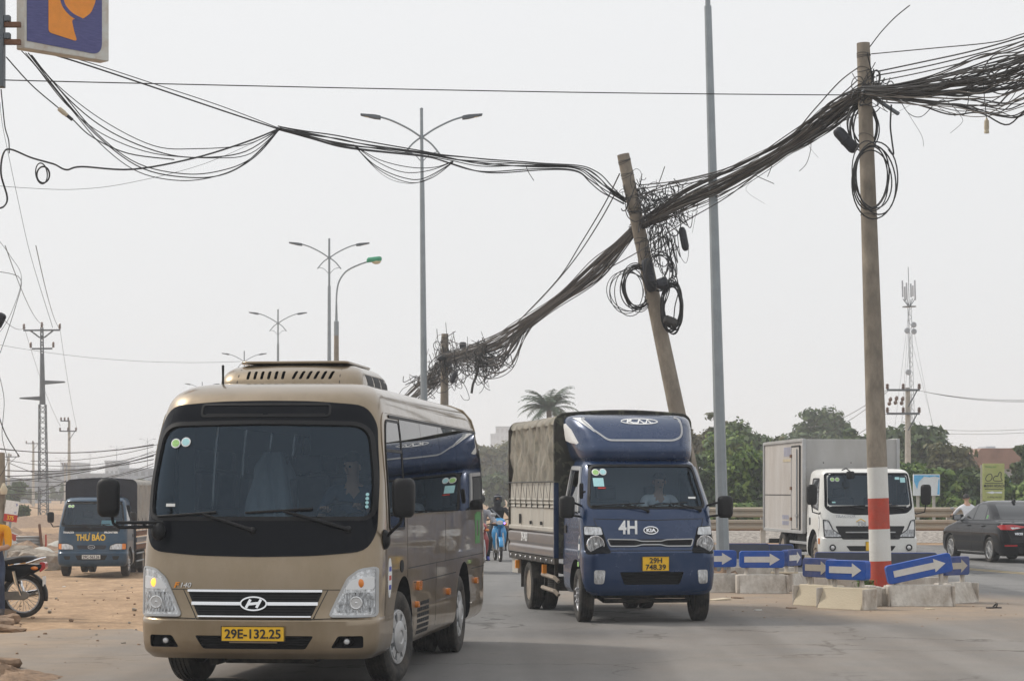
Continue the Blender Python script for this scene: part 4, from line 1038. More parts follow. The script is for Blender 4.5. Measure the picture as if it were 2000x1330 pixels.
for pts in ([(-0.27, 0.54), (-0.30, 0.60), (-0.22, 0.70), (-0.10, 0.72), (-0.06, 0.63), (-0.12, 0.55), (-0.22, 0.53)], [(0.0, 0.54), (-0.02, 0.60), (0.06, 0.67), (0.14, 0.66), (0.20, 0.76), (0.27, 0.75), (0.26, 0.62), (0.30, 0.54), (0.12, 0.53)]):
 MB().tube([(u, -0.004, bz0 + hgt * v) for u, v in smooth_path([(a, b, 0) for a, b in pts + [pts[0]]], 4) for u, v in [(u, v)]] if False else [(p.x, -0.004, bz0 + hgt * p.y) for p in smooth_path([(a, b, 0) for a, b in pts + [pts[0]]], 4)], 0.014, 5).build('outline_letter', 'ink_black', bo)
MB().prism([(-0.30, bz0 + hgt * 0.225), (-0.05, bz0 + hgt * 0.26), (0.02, bz0 + hgt * 0.24), (0.30, bz0 + hgt * 0.25), (0.30, bz0 + hgt * 0.20), (0.02, bz0 + hgt * 0.21), (-0.05, bz0 + hgt * 0.19)], -0.006, -0.001).build('pen_drawing', 'board_white', bo)
b2, w2, za, zb = board('weathered white board with torn blue edge behind the white truck', 1810, 926, 968, 1784, 1836, 82.0, 'board_white', (-0.3, 0.3), cat='board')
MB().prism([(-w2 / 2 + 0.02, zb - 0.03), (w2 / 2 - 0.02, zb - 0.03), (w2 / 2 - 0.02, zb - 0.12), (w2 * 0.3, zb - 0.07), (w2 * 0.1, zb - 0.11), (-w2 * 0.1, zb - 0.08), (-w2 * 0.3, zb - 0.28), (-w2 * 0.36, zb - 0.55), (-w2 / 2 + 0.02, zb - 0.25)], -0.006, -0.001).build('blue_strip', 'board_blue', b2, smooth=0)
MB().prism([(w2 / 2 - 0.10, za + 0.05), (w2 / 2 - 0.02, za + 0.05), (w2 / 2 - 0.02, zb - 0.15), (w2 / 2 - 0.06, zb - 0.2)], -0.006, -0.001).build('blue_edge', 'board_blue', b2, smooth=0)
# ---------------------------------------------------------------- the gold minibus
def make_bus():
 root = thing('minibus', 'gold and brown minibus with dark windscreen driving towards the viewer, nearest vehicle', 'minibus', (-2.13, 18.55, 0), rz=-math.atan(0.12))
 # z, W, y0, y1, rx, ry, rr, bow
 sh = Shell([(0.30, 0.93, 0.08, 6.90, 0.22, 0.16, 0.15, 0.07), (0.36, 0.985, 0.02, 6.96, 0.24, 0.18, 0.16, 0.07), (0.46, 1.005, 0.0, 7.0, 0.25, 0.20, 0.18, 0.08), (0.615, 1.010, 0.0, 7.0, 0.25, 0.20, 0.18, 0.08),
    (0.64, 1.008, 0.025, 7.0, 0.25, 0.20, 0.18, 0.08), (1.0, 1.017, 0.055, 7.0, 0.26, 0.21, 0.2, 0.09), (1.14, 1.017, 0.08, 7.0, 0.26, 0.21, 0.2, 0.09), (1.45, 1.012, 0.14, 6.99, 0.26, 0.22, 0.2, 0.10),
    (2.0, 0.985, 0.29, 6.95, 0.26, 0.22, 0.25, 0.10), (2.28, 0.955, 0.40, 6.86, 0.26, 0.24, 0.3, 0.10), (2.42, 0.925, 0.47, 6.76, 0.25, 0.24, 0.3, 0.10), (2.50, 0.89, 0.55, 6.64, 0.24, 0.24, 0.3, 0.10),
    (2.56, 0.83, 0.68, 6.50, 0.22, 0.24, 0.3, 0.09), (2.60, 0.75, 0.84, 6.3, 0.2, 0.22, 0.3, 0.08), (2.625, 0.60, 1.10, 6.0, 0.2, 0.2, 0.25, 0.06), (2.64, 0.30, 1.5, 5.5, 0.1, 0.1, 0.1, 0.03)])
 P = sh.P
 ws = rpoly([(-0.945, 1.455), (0.945, 1.455), (0.955, 1.75), (0.885, 2.245), (0, 2.262), (-0.885, 2.245), (-0.955, 1.75)], [0.10, 0.10, 0.3, 0.16, 0.3, 0.16, 0.3], 7)
 cuts = [cut_obj(cutter(sh, 'front', ws, 1.0, rows=14, cols=16), 'bus_gold'), box_cut(-0.90, 0.90, 0.70, 6.5, 0.80, 2.38, 'bus_gold'),
   cyl_cut(0.55, 1.3, 1.42, 0.42, 0.52, 'bus_gold'), cyl_cut(-1.3, -0.55, 1.42, 0.42, 0.52, 'bus_gold'), cyl_cut(0.40, 1.3, 5.20, 0.42, 0.53, 'bus_gold'), cyl_cut(-1.3, -0.40, 5.20, 0.42, 0.53, 'bus_gold')]
 for wch in ('left', 'right'):
  cuts.append(cut_obj(cutter(sh, wch, [(1.53, 1.51), (6.45, 1.51), (6.45, 2.29), (1.53, 2.29)], 0.8, rows=6, cols=10), 'bus_gold'))
 # openings in the bumper
 low = rpoly([(-0.50, 0.495), (0.50, 0.495), (0.43, 0.385), (-0.43, 0.385)], 0.02, 3)
 cuts.append(cut_obj(cutter(sh, 'front', low, 0.10, rows=3, cols=8), 'bus_gold'))
 fogs = []
 for s in (-1, 1):
  fg = rpoly([(s * 0.64, 0.395), (s * 0.90, 0.395), (s * 0.90, 0.495), (s * 0.70, 0.495)], 0.02, 3); fogs.append(fg)
  cuts.append(cut_obj(cutter(sh, 'front', fg, 0.19 if True else 0, rows=4, cols=6), 'bus_gold'))
 body = shell_body('body', sh, 'bus_gold', cuts, root, sub=4, ns=22, smooth=30)
 # black mask round the windscreen, cut out for the glass
 mask = rpoly([(-0.975, 1.33), (-0.90, 1.185), (-0.5, 1.150), (0, 1.140), (0.5, 1.150), (0.90, 1.185), (0.975, 1.33), (0.972, 1.8), (0.925, 2.26), (0.83, 2.405), (0.4, 2.438), (0, 2.443), (-0.4, 2.438), (-0.83, 2.405), (-0.925, 2.26), (-0.972, 1.8)], 0.12, 4)
 def ring(poly_out, poly_in, name, m, off, par):
  mbx = MB(); vs = []; fs = []
  N = 160
  def res(poly):
   L = [0.0]; Q = poly + [poly[0]]
   c = (0.0, sum(p[1] for p in poly) / len(poly))
   out = []
   for k in range(N):
    a = 2 * PI * k / N; d = Vector((math.cos(a) * 1.6, math.sin(a)))
    best = None
    for i in range(len(poly)):
     p, q = Vector(poly[i - 1]) - Vector(c), Vector(poly[i]) - Vector(c); e = q - p
     den = d.x * e.y - d.y * e.x
     if abs(den) < 1e-12: continue
     t = (p.x * e.y - p.y * e.x) / den; u = (p.x * d.y - p.y * d.x) / den
     if t > 0 and -1e-6 <= u <= 1 + 1e-6 and (best is None or t > best): best = t
    out.append((c[0] + d.x * best, c[1] + d.y * best))
   return out
  A = res(poly_out); Bq = res(poly_in); K = 9
  for i in range(N):
   for k in range(K + 1):
    t = k / K; u = A[i][0] * (1 - t) + Bq[i][0] * t; v = A[i][1] * (1 - t) + Bq[i][1] * t
    vs.append(P('front', u, v, off))
  for i in range(N):
   j = (i + 1) % N
   for k in range(K): fs.append((i * (K + 1) + k, j * (K + 1) + k, j * (K + 1) + k + 1, i * (K + 1) + k + 1))
  b = len(vs)
  for i in range(N): vs.append(P('front', *A[i], off - 0.02)); vs.append(P('front', *Bq[i], off - 0.03))
  for i in range(N):
   j = (i + 1) % N
   fs.append((i * (K + 1), j * (K + 1), b + 2 * j, b + 2 * i)); fs.append((i * (K + 1) + K, j * (K + 1) + K, b + 2 * j + 1, b + 2 * i + 1))
  return mbx.add(vs, fs).build(name, m, par, smooth=40)
 mk = ring(mask, [(u * 0.995, v) for u, v in ws], 'front_mask', 'black_gloss', 0.009, root)
 g = MB(); patch(g, sh, 'front', ws, off=-0.006, thick=0.004, rows=18, cols=24)
 gl = g.build('windscreen', 'wind_glass', root, smooth=60)
 sl_ = MB(); strip(sl_, sh, 'front', ws, 0.034, off=0.014, thick=0.03, closed=True); sl_.build('seal', 'black_plastic', gl)
 vt = MB(); strip(vt, sh, 'front', rpoly([(-0.55, 2.312), (0.55, 2.312), (0.545, 2.408), (-0.545, 2.408)], 0.03), 0.018, off=0.018, closed=True); vt.build('vent_frame', 'black_plastic', mk)
 for a, b in ((-0.505, -0.02), (0.03, 0.505)):
  v_ = MB(); patch(v_, sh, 'front', rpoly([(a, 2.335), (b, 2.335), (b, 2.382), (a, 2.382)], 0.012, 3), off=0.006, thick=0.01, rows=3, cols=10); q = v_.build('vent_slot', 'dark_cavity', mk)
  v_ = MB(); strip(v_, sh, 'front', [(a, 2.326), (b, 2.326)], 0.008, off=0.02); v_.build('vent_lip', 'black_plastic', mk)
 # grille, chrome, emblem
 gp = [(-0.57, 0.862), (0.57, 0.862), (0.475, 0.648), (-0.475, 0.648)]
 gm = MB(); patch(gm, sh, 'front', rpoly(gp, 0.03, 3), off=0.006, thick=0.02, rows=4, cols=12); gr = gm.build('grille', 'black_plastic', root)
 for k in range(9):
  z = 0.668 + k * 0.021
  if abs(z - 0.757) < 0.02: continue
  hw = 0.475 + (z - 0.648) * 0.42 - 0.02
  mm = MB(); strip(mm, sh, 'front', [(-hw, z), (hw, z)], 0.005, off=0.012, thick=0.008, step=0.2); mm.build('slat', 'black_gloss', gr)
 for z, hw, th in ((0.862, 0.565, 0.019), (0.757, 0.53, 0.027), (0.650, 0.475, 0.012)):
  mm = MB(); strip(mm, sh, 'front', [(-hw, z), (hw, z)], th, off=0.024, thick=0.02, step=0.1); mm.build('chrome_bar', 'chrome', gr)
 e = MB(); strip(e, sh, 'front', ellipse(0, 0.757, 0.108, 0.055, 32), 0.012, off=0.036, thick=0.02, closed=True, step=0.5)
 em = MB(); patch(em, sh, 'front', ellipse(0, 0.757, 0.106, 0.053, 28), off=0.026, thick=0.01, rows=8, cols=8); eo = em.build('emblem', 'black_gloss', root)
 for pts in ([(-0.062, 0.722), (-0.025, 0.792)], [(0.025, 0.722), (0.062, 0.792)], [(-0.045, 0.752), (0.0, 0.757), (0.045, 0.762)]):
  strip(e, sh, 'front', pts, 0.022, off=0.036, thick=0.012, step=0.05)
 e.build('badge', 'chrome', eo, smooth=50)
 emblem_text(root, sh, 'front', 'F', 0.062, -0.675, 0.905, 'ink_orange', shear=0.25, sx=1.3, bold=0.002)
 emblem_text(root, sh, 'front', '140', 0.058, -0.595, 0.905, 'ink_white', shear=0.25, sx=1.15)
 # headlamps
 for s in (-1, 1):
  hp = [(s * 0.985, 1.055), (s * 0.86, 1.035), (s * 0.77, 0.965), (s * 0.69, 0.80), (s * 0.625, 0.655), (s * 0.985, 0.655)]
  m = MB(); patch(m, sh, 'front', rpoly(hp, 0.03, 3), off=0.008, thick=0.03, rows=10, cols=10)
  hl = m.build('headlight', 'lamp_reflector', root)
  m = MB(); strip(m, sh, 'front', rpoly(hp, 0.03, 3), 0.018, off=0.012, thick=0.03, closed=True); m.build('bezel', 'rim_silver', hl)
  m = MB(); patch(m, sh, 'front', rpoly([(s * 0.965, 0.985), (s * 0.80, 0.955), (s * 0.745, 0.875), (s * 0.965, 0.875)], 0.02, 3), off=0.012, thick=0.02, rows=5, cols=6)
  m.build('turn_signal', 'clear_lens', hl)
  m = MB(); m.sphere(P('front', s * 0.87, 0.925, 0.012), (0.026, 0.014, 0.036), 10, 8)
  m.build('bulb', 'amber_lit' if s < 0 else 'amber', hl, label='lit amber turn signal bulb' if s < 0 else None)
  m = MB(); patch(m, sh, 'front', rpoly([(s * 0.960, 0.85), (s * 0.745, 0.85), (s * 0.675, 0.685), (s * 0.960, 0.685)], 0.04, 4), off=0.013, thick=0.02, rows=6, cols=8); m.build('main_lamp', 'lamp_pattern', hl)
  m = MB()
  c = P('front', s * 0.84, 0.765, 0.012)
  m.lathe([(-0.02, 0.055), (-0.026, 0.048), (-0.012, 0.03), (-0.02, 0.012), (-0.03, 0.001)], n=20, axis='y', c=c); m.build('projector', 'clear_lens', hl)
  # fog lamp in its dark recess
  c = P('front', s * 0.775, 0.445, -0.06)
  m = MB(); m.lathe([(-0.045, 0.03), (-0.035, 0.036), (0.06, 0.038), (0.06, 0.001)], n=18, axis='y', c=(c.x, c.y + 0.02, c.z)); fo = m.build('fog_light', 'black_plastic', root)
  m = MB(); m.lathe([(-0.040, 0.029), (-0.052, 0.018), (-0.055, 0.001)], n=18, axis='y', c=(c.x, c.y + 0.02, c.z)); m.build('lens', 'clear_lens', fo)
 for k in range(5):
  z = 0.40 + k * 0.021; m = MB(); m.tube([(-0.44 - k * 0.014, sh.front(0.45, z) + 0.02, z), (0, sh.front(0, z) + 0.02, z), (0.44 + k * 0.014, sh.front(0.45, z) + 0.02, z)], 0.004, 5); m.build('lower_grille_bar', 'black_plastic', root)
 number_plate(root, ['29E-132.25'], (0, sh.front(0, 0.505) - 0.022, 0.512), 0.535, 0.128, size=0.105, sx=1.16)
 MB().box(-0.2, 0.2, -0.012, 0.004, 0.436, 0.452).build('plate_bracket', 'bus_gold', root)
 # seams: bonnet line, bumper joints
 for path, wd in (([(-0.71, 0.872), (0.71, 0.872)], 0.006), ([(-0.61, 0.872), (-0.49, 0.63), (0.49, 0.63), (0.61, 0.872)], 0.007), ([(-0.985, 0.648), (-0.50, 0.632)], 0.006), ([(0.985, 0.648), (0.50, 0.632)], 0.006)):
  m = MB(); strip(m, sh, 'front', path, wd, off=0.0015, thick=0.004); m.build('panel_gap', 'seam', root)
 # wipers, antenna
 wiper(root, sh, (-0.03, 1.355), (-0.46, 1.485), (-0.86, 1.468), (-0.35, 1.505), r=0.014)
 wiper(root, sh, (0.76, 1.365), (0.22, 1.510), (-0.10, 1.500), (0.46, 1.535), r=0.014)
 an = MB().lathe([(2.585, 0.03), (2.61, 0.025), (2.62, 0.010), (2.69, 0.010), (2.78, 0.012), (2.785, 0.001)], n=10, axis='z', c=(-0.52, 1.05, 0)); an.build('antenna', 'black_plastic', root)
 # mirrors
 mirror(root, (-1.185, -0.16, 1.63), 0.185, 0.315, 0.13, [[(-1.16, -0.14, 1.50), (-1.15, -0.12, 1.42), (-1.10, -0.10, 1.385), (-0.80, 0.12, 1.39)], [(-1.13, -0.11, 1.425), (-0.80, 0.12, 1.425)], [(-0.93, 0.02, 1.39), (-0.93, 0.02, 1.425)]])
 mm = MB(); mm.sphere((-0.83, 0.10, 1.35), (0.06, 0.07, 0.075), 12, 8); mm.build('mirror_bracket', 'black_plastic', root)
 mirror(root, (1.20, 0.30, 1.63), 0.19, 0.325, 0.14, [[(1.19, 0.31, 1.48), (1.17, 0.33, 1.42), (1.08, 0.38, 1.34), (1.04, 0.42, 1.30)]])
 mm = MB(); mm.sphere((1.02, 0.44, 1.28), (0.05, 0.07, 0.085), 12, 8); mm.build('mirror_bracket', 'black_plastic', root)
 # side glazing
 for wch in ('left', 'right'):
  ys = [1.50, 2.62, 3.74, 4.86, 5.98, 6.62]
  for a, b in zip(ys[:-1], ys[1:]):
   m = MB(); patch(m, sh, wch, [(a + 0.006, 1.485), (b - 0.006, 1.485), (b - 0.006, 2.315), (a + 0.006, 2.315)], off=0.006, thick=0.012, rows=6, cols=5); wn_ = m.build('side_window', 'side_glass', root, smooth=60)
  m = MB(); strip(m, sh, wch, [(1.0, 2.328), (6.66, 2.328), ], 0.026, off=0.010); m.build('drip_rail', 'black_plastic', root)
  m = MB(); strip(m, sh, wch, [(6.655, 2.33), (6.655, 1.48)], 0.05, off=0.008); m.build('rear_pillar', 'black_plastic', root)
  dw = rpoly([(0.70, 1.36), (1.44, 1.36), (1.44, 2.29), (0.80, 2.29), (0.66, 2.05)], [0.05, 0.03, 0.04, 0.10, 0.1], 4)
  m = MB(); patch(m, sh, wch, dw, off=0.005, thick=0.012, rows=8, cols=6); d_ = m.build('driver_window', 'tint_glass', root, smooth=60)
  m = MB(); strip(m, sh, wch, dw, 0.022, off=0.010, closed=True); m.build('window_seal', 'black_plastic', d_)
  m = MB(); strip(m, sh, wch, [(0.68, 2.03), (1.44, 2.03)], 0.026, off=0.012); m.build('window_bar', 'black_plastic', d_)
  m = MB(); strip(m, sh, wch, rpoly([(0.58, 1.30), (0.56, 2.05), (0.72, 2.36), (6.62, 2.36)], [0, 0.2, 0.12, 0]), 0.012, off=0.006); m.build('window_moulding', 'bus_gold', root)
  for path, wd in (([(1.66, 1.0), (7.0 - 0.3, 1.0)], 0.008), ([(1.98, 0.86), (4.62, 0.86)], 0.010), ([(5.8, 0.86), (6.8, 0.86)], 0.010), ([(1.62, 1.48), (1.62, 0.92)], 0.007), ([(0.52, 1.30), (0.50, 0.64)], 0.006), ([(3.30, 1.0), (3.30, 0.40)], 0.006), ([(3.9, 1.48), (3.9, 1.0)], 0.005), ([(2.0, 0.62), (2.0, 0.36)], 0.005)):
   m = MB(); strip(m, sh, wch, path, wd, off=0.0015, thick=0.004); m.build('panel_gap', 'seam', root)
  for y, z, w_, h_ in ((2.2, 0.825, 0.17, 0.085), (2.13, 0.655, 0.09, 0.06), (4.05, 0.69, 0.12, 0.065), (6.10, 0.72, 0.13, 0.065)):
   m = MB(); patch(m, sh, wch, rpoly([(y - w_ / 2, z - h_ / 2), (y + w_ / 2, z - h_ / 2), (y + w_ / 2, z + h_ / 2), (y - w_ / 2, z + h_ / 2)], 0.02, 3), off=0.03, thick=0.035, rows=3, cols=4); m.build('side_marker', 'amber', root)
  for i in range(6):
   for j in range(6):
    y0, z0 = 2.20 + i * 0.115, 0.375 + j * 0.052
    m = MB(); patch(m, sh, wch, [(y0, z0), (y0 + 0.095, z0), (y0 + 0.095, z0 + 0.034), (y0, z0 + 0.034)], off=0.003, thick=0.01, rows=1, cols=1); m.build('vent_slot', 'dark_cavity', root)
  m = MB(); patch(m, sh, wch, ellipse(1.30, 1.03, 0.09, 0.055, 16), off=0.006, thick=0.008, rows=4, cols=4); m.build('door_handle', 'dark_cavity', root)
  m = MB(); patch(m, sh, wch, ellipse(0.70, 0.95, 0.085, 0.17, 22), off=0.004, thick=0.005, rows=8, cols=6); st = m.build('company_sticker', 'ink_white', root)
  for k, c in ((0.075, 'ink_blue'), (0.0, 'ink_red'), (-0.08, 'ink_blue')):
   m = MB(); patch(m, sh, wch, [(0.65, 0.95 + k - 0.02), (0.75, 0.95 + k - 0.02), (0.75, 0.95 + k + 0.02), (0.65, 0.95 + k + 0.02)], off=0.006, thick=0.003, rows=1, cols=2); m.build('print', c, st)
  gn = 'ink_green'  # flat green blocks laid on the side panel near the tail
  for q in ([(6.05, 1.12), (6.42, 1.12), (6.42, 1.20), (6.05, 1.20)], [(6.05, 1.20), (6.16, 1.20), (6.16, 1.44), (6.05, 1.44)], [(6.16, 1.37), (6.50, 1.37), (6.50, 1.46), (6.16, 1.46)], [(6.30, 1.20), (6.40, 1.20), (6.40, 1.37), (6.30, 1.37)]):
   m = MB(); patch(m, sh, wch, q, off=0.004, thick=0.005, rows=1, cols=2); m.build('green_patch', gn, root)
 # rear spoiler rib on the roof edge
 m = MB(); m.tube([(0.945, 6.45, 2.34), (0.91, 6.42, 2.46), (0.83, 6.36, 2.56), (0.70, 6.30, 2.61), (0, 6.2, 2.63), (-0.70, 6.30, 2.61), (-0.83, 6.36, 2.56), (-0.945, 6.45, 2.34)], 0.018, 8); m.build('roof_rib', 'bus_gold', root)
 # roof air conditioner
 ac = Shell([(2.55, 0.66, 1.55, 3.25, 0.12, 0.10, 0.15, 0.10), (2.66, 0.655, 1.58, 3.22, 0.14, 0.12, 0.15, 0.10), (2.74, 0.63, 1.65, 3.18, 0.14, 0.12, 0.15, 0.10), (2.795, 0.585, 1.76, 3.10, 0.14, 0.12, 0.15, 0.09), (2.825, 0.52, 1.88, 3.0, 0.12, 0.12, 0.12, 0.08), (2.84, 0.38, 2.0, 2.9, 0.1, 0.1, 0.1, 0.04)])
 slots = []; AX = -0.07
 for i in range(12):
  u = -0.35 + i * 0.065 + (0.03 if i > 5 else 0.0) - 0.02; sl2 = 0.0 if i < 6 else 0.022
  slots.append(rpoly([(u - 0.014, 2.685), (u + 0.014, 2.685), (u + 0.014 + sl2, 2.762), (u - 0.014 + sl2, 2.762)], 0.012, 3))
 a_o = shell_body('roof_air_conditioner', ac, 'bus_gold', [cut_obj(cutter(ac, 'front', p_, 2.1, rows=4, cols=2), 'bus_gold') for p_ in slots], root, sub=4, ns=8); a_o.location.x = AX
 MB().prism(rpoly([(-0.50, 1.85), (0.50, 1.85), (0.50, 3.05), (-0.50, 3.05)], 0.1), 2.838, 2.862, lambda u, v, h: (u, v, h)).build('top_cover', 'bus_gold', a_o, bev=0.008)
 for s in (-1, 1):
  m = MB(); strip(m, ac, 'front', [(s * 0.47, 2.60), (s * 0.46, 2.78)], 0.007, off=0.002, thick=0.004); m.build('panel_gap', 'seam', a_o)
  for k in range(3):
   m = MB(); patch(m, ac, 'left' if s > 0 else 'right', [(2.0 + k * 0.36, 2.64), (2.3 + k * 0.36, 2.64), (2.3 + k * 0.36, 2.74), (2.0 + k * 0.36, 2.74)], off=0.003, thick=0.006, rows=2, cols=2); m.build('side_vent', 'black_plastic', a_o)
 # wheels and underside
 for s in (-1, 1):
  wheel(root, s * 0.875, 1.42, 0.405, 0.225, 0.245, 'hubcap', s, steer=R(-9))
  wheel(root, s * 0.87, 5.20, 0.405, 0.225, 0.245, 'hubcap', s, dual=True)
 ch = MB(); ch.box(-0.42, 0.42, 0.25, 6.6, 0.30, 0.44); ch.box(-0.70, 0.70, 1.34, 1.50, 0.30, 0.42); ch.box(-0.62, 0.62, 5.10, 5.30, 0.32, 0.48); ch.sphere((0, 5.2, 0.40), 0.17, 12, 8); ch.box(-0.78, -0.45, 2.2, 4.2, 0.24, 0.44); ch.box(-0.35, 0.42, 0.45, 1.0, 0.235, 0.32); ch.box(-0.5, -0.42, 0.5, 0.8, 0.215, 0.30)
 ch.build('chassis', 'chassis', root, smooth=30, bev=0.01)
 # cabin
 MB().prism(rpoly([(0.62, 1.02), (1.10, 1.02), (1.10, 1.34), (0.95, 1.43), (0.62, 1.40)], 0.05), -0.88, 0.88, lambda u, v, h: (h, u, v)).build('dashboard', 'cabin_grey', root, bev=0.02)
 steering_wheel(root, (0.50, 1.16, 1.47), 0.22)
 seat(root, (0.50, 1.36, 1.12), m='cabin_grey'); seat(root, (-0.28, 1.36, 1.12), m='cabin_grey', wrap='plastic_wrap')
 for y in (2.3, 3.0, 3.7):
  for x in (-0.62, -0.15, 0.62): seat(root, (x, y, 1.15), w=0.42, m='cabin_grey')
 round_stickers(root, sh, [(-0.755, 2.085), (-0.665, 2.095)], 0.042)
 for k in range(4):
  m = MB(); patch(m, sh, 'front', ellipse(0.895, 1.555 + k * 0.034, 0.013, 0.014, 12), off=0.004, thick=0.004, rows=4, cols=4); m.build('round_sticker', 'sticker_teal', root)
 m = MB(); patch(m, sh, 'front', [(-0.80, 1.555), (-0.72, 1.555), (-0.72, 1.58), (-0.80, 1.58)], off=0.004, thick=0.004, rows=1, cols=2); m.build('label_sticker', 'paper', root)
 driver('person', 'driver in a dark blue shirt at the wheel of the gold minibus', root, (0.50, 1.72, 1.20), 'cloth_blue', look=(-0.45, -1, 0))
 return root
BUS = make_bus()
# ---------------------------------------------------------------- camouflage canvas
def camo(name, a, b, c, dust):
 m = bpy.data.materials.new(name); m.use_nodes = True; MATS[name] = m
 nt = m.node_tree; bs = nt.nodes['Principled BSDF']; bs.inputs['Roughness'].default_value = 0.8
 t = nn(nt, 'ShaderNodeTexCoord'); cols = [a, b, c]; prev = None
 for i, (scl, lo) in enumerate(((5.0, 0.50), (7.0, 0.56))):
  nz = nn(nt, 'ShaderNodeTexNoise'); nz.inputs['Scale'].default_value = scl; nz.inputs['Detail'].default_value = 2; nz.inputs['W' if False else 'Distortion'].default_value = 1.2
  mp = nn(nt, 'ShaderNodeMapping'); mp.inputs['Location'].default_value = (i * 7.3, i * 3.1, 0); nt.links.new(t.outputs['Object'], mp.inputs[0]); nt.links.new(mp.outputs[0], nz.inputs['Vector'])
  r = nn(nt, 'ShaderNodeMapRange'); r.inputs['From Min'].default_value = lo; r.inputs['From Max'].default_value = lo + 0.02; nt.links.new(nz.outputs['Fac'], r.inputs['Value'])
  mxn = nn(nt, 'ShaderNodeMix', data_type='RGBA'); mxn.inputs['B'].default_value = (*cols[i + 1], 1)
  if prev: nt.links.new(prev, mxn.inputs['A'])
  else: mxn.inputs['A'].default_value = (*cols[0], 1)
  nt.links.new(r.outputs[0], mxn.inputs['Factor']); prev = mxn.outputs['Result']
 if dust:
  nz = nn(nt, 'ShaderNodeTexNoise'); nz.inputs['Scale'].default_value = 3; nz.inputs['Detail'].default_value = 8
  mp = nn(nt, 'ShaderNodeMapping'); mp.inputs['Scale'].default_value = (1, 3, 0.5); nt.links.new(t.outputs['Object'], mp.inputs[0]); nt.links.new(mp.outputs[0], nz.inputs['Vector'])
  r = nn(nt, 'ShaderNodeMapRange'); r.inputs['From Min'].default_value = 0.35; r.inputs['From Max'].default_value = 0.62; r.inputs['To Min'].default_value = dust * 0.5; r.inputs['To Max'].default_value = dust; nt.links.new(nz.outputs['Fac'], r.inputs['Value'])
  mxn = nn(nt, 'ShaderNodeMix', data_type='RGBA'); mxn.inputs['B'].default_value = (0.36, 0.32, 0.27, 1); nt.links.new(prev, mxn.inputs['A']); nt.links.new(r.outputs[0], mxn.inputs['Factor']); prev = mxn.outputs['Result']
 nt.links.new(prev, bs.inputs['Base Color'])
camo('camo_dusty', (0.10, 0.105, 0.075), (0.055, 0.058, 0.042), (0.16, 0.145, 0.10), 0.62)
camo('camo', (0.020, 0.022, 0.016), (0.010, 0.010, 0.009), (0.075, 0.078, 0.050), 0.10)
def tarp(root, x, y0, y1, z0, z1, m_side, m_front, r=0.14, fold=0.02, nf=9, seed=1):
 """canvas cover over hoops: sides with folds, rounded top edges, flat front and back"""
 rnd = random.Random(seed); ny = 64; prof = []
 for k in range(9): prof.append((-x, z0 + (z1 - r - z0) * k / 8, 1))
 for k in range(1, 7): a = PI / 2 * k / 6; prof.append((-x + r - r * math.cos(a), z1 - r + r * math.sin(a), 0.5))
 for k in range(1, 8): t = k / 8; prof.append((-x + r + (2 * x - 2 * r) * t, z1 + 0.04 * math.sin(PI * t), 0.15))
 full = prof + [(-a, b, c) for a, b, c in reversed(prof[:15])]
 m = MB(); n = len(full); vs = []
 for i in range(ny + 1):
  t = i / ny; y = y0 + (y1 - y0) * t
  hoop = abs(math.sin(PI * nf * t)) ** 0.6
  for j, (a, b, c) in enumerate(full):
   d = fold * c * (hoop * -1.0 + 0.5 * math.sin(23 * t + b * 5) * math.sin(b * 14 + 9 * t) + 0.3 * math.sin(57 * t + b * 9))
   s = -1 if a < 0 else 1
   vs.append((a + s * d * (1 if c > 0.2 else 0), y, b - (fold * (1 - abs(math.sin(PI * nf * t))) * 0 + (0.035 * hoop if c < 0.6 else 0))))
 fs = [(i * n + k, i * n + k + 1, (i + 1) * n + k + 1, (i + 1) * n + k) for i in range(ny) for k in range(n - 1)]
 m.add(vs, fs)
 o = m.build('canvas_cover', m_side, root, smooth=70)
 f = MB(); f.add([(a, y0 - 0.004, b) for a, b, c in full], [tuple(range(n))]); f.build('canvas_end', m_front, o, smooth=0); f = MB(); f.add([(a, y1 + 0.004, b) for a, b, c in full], [tuple(range(n))]); f.build('canvas_end', m_front, o, smooth=0)
 e = MB(); e.tube([(a * 1.004, y0, b + 0.004) for a, b, c in full], 0.018, 6); e.build('canvas_edge', m_front, o)
 return o
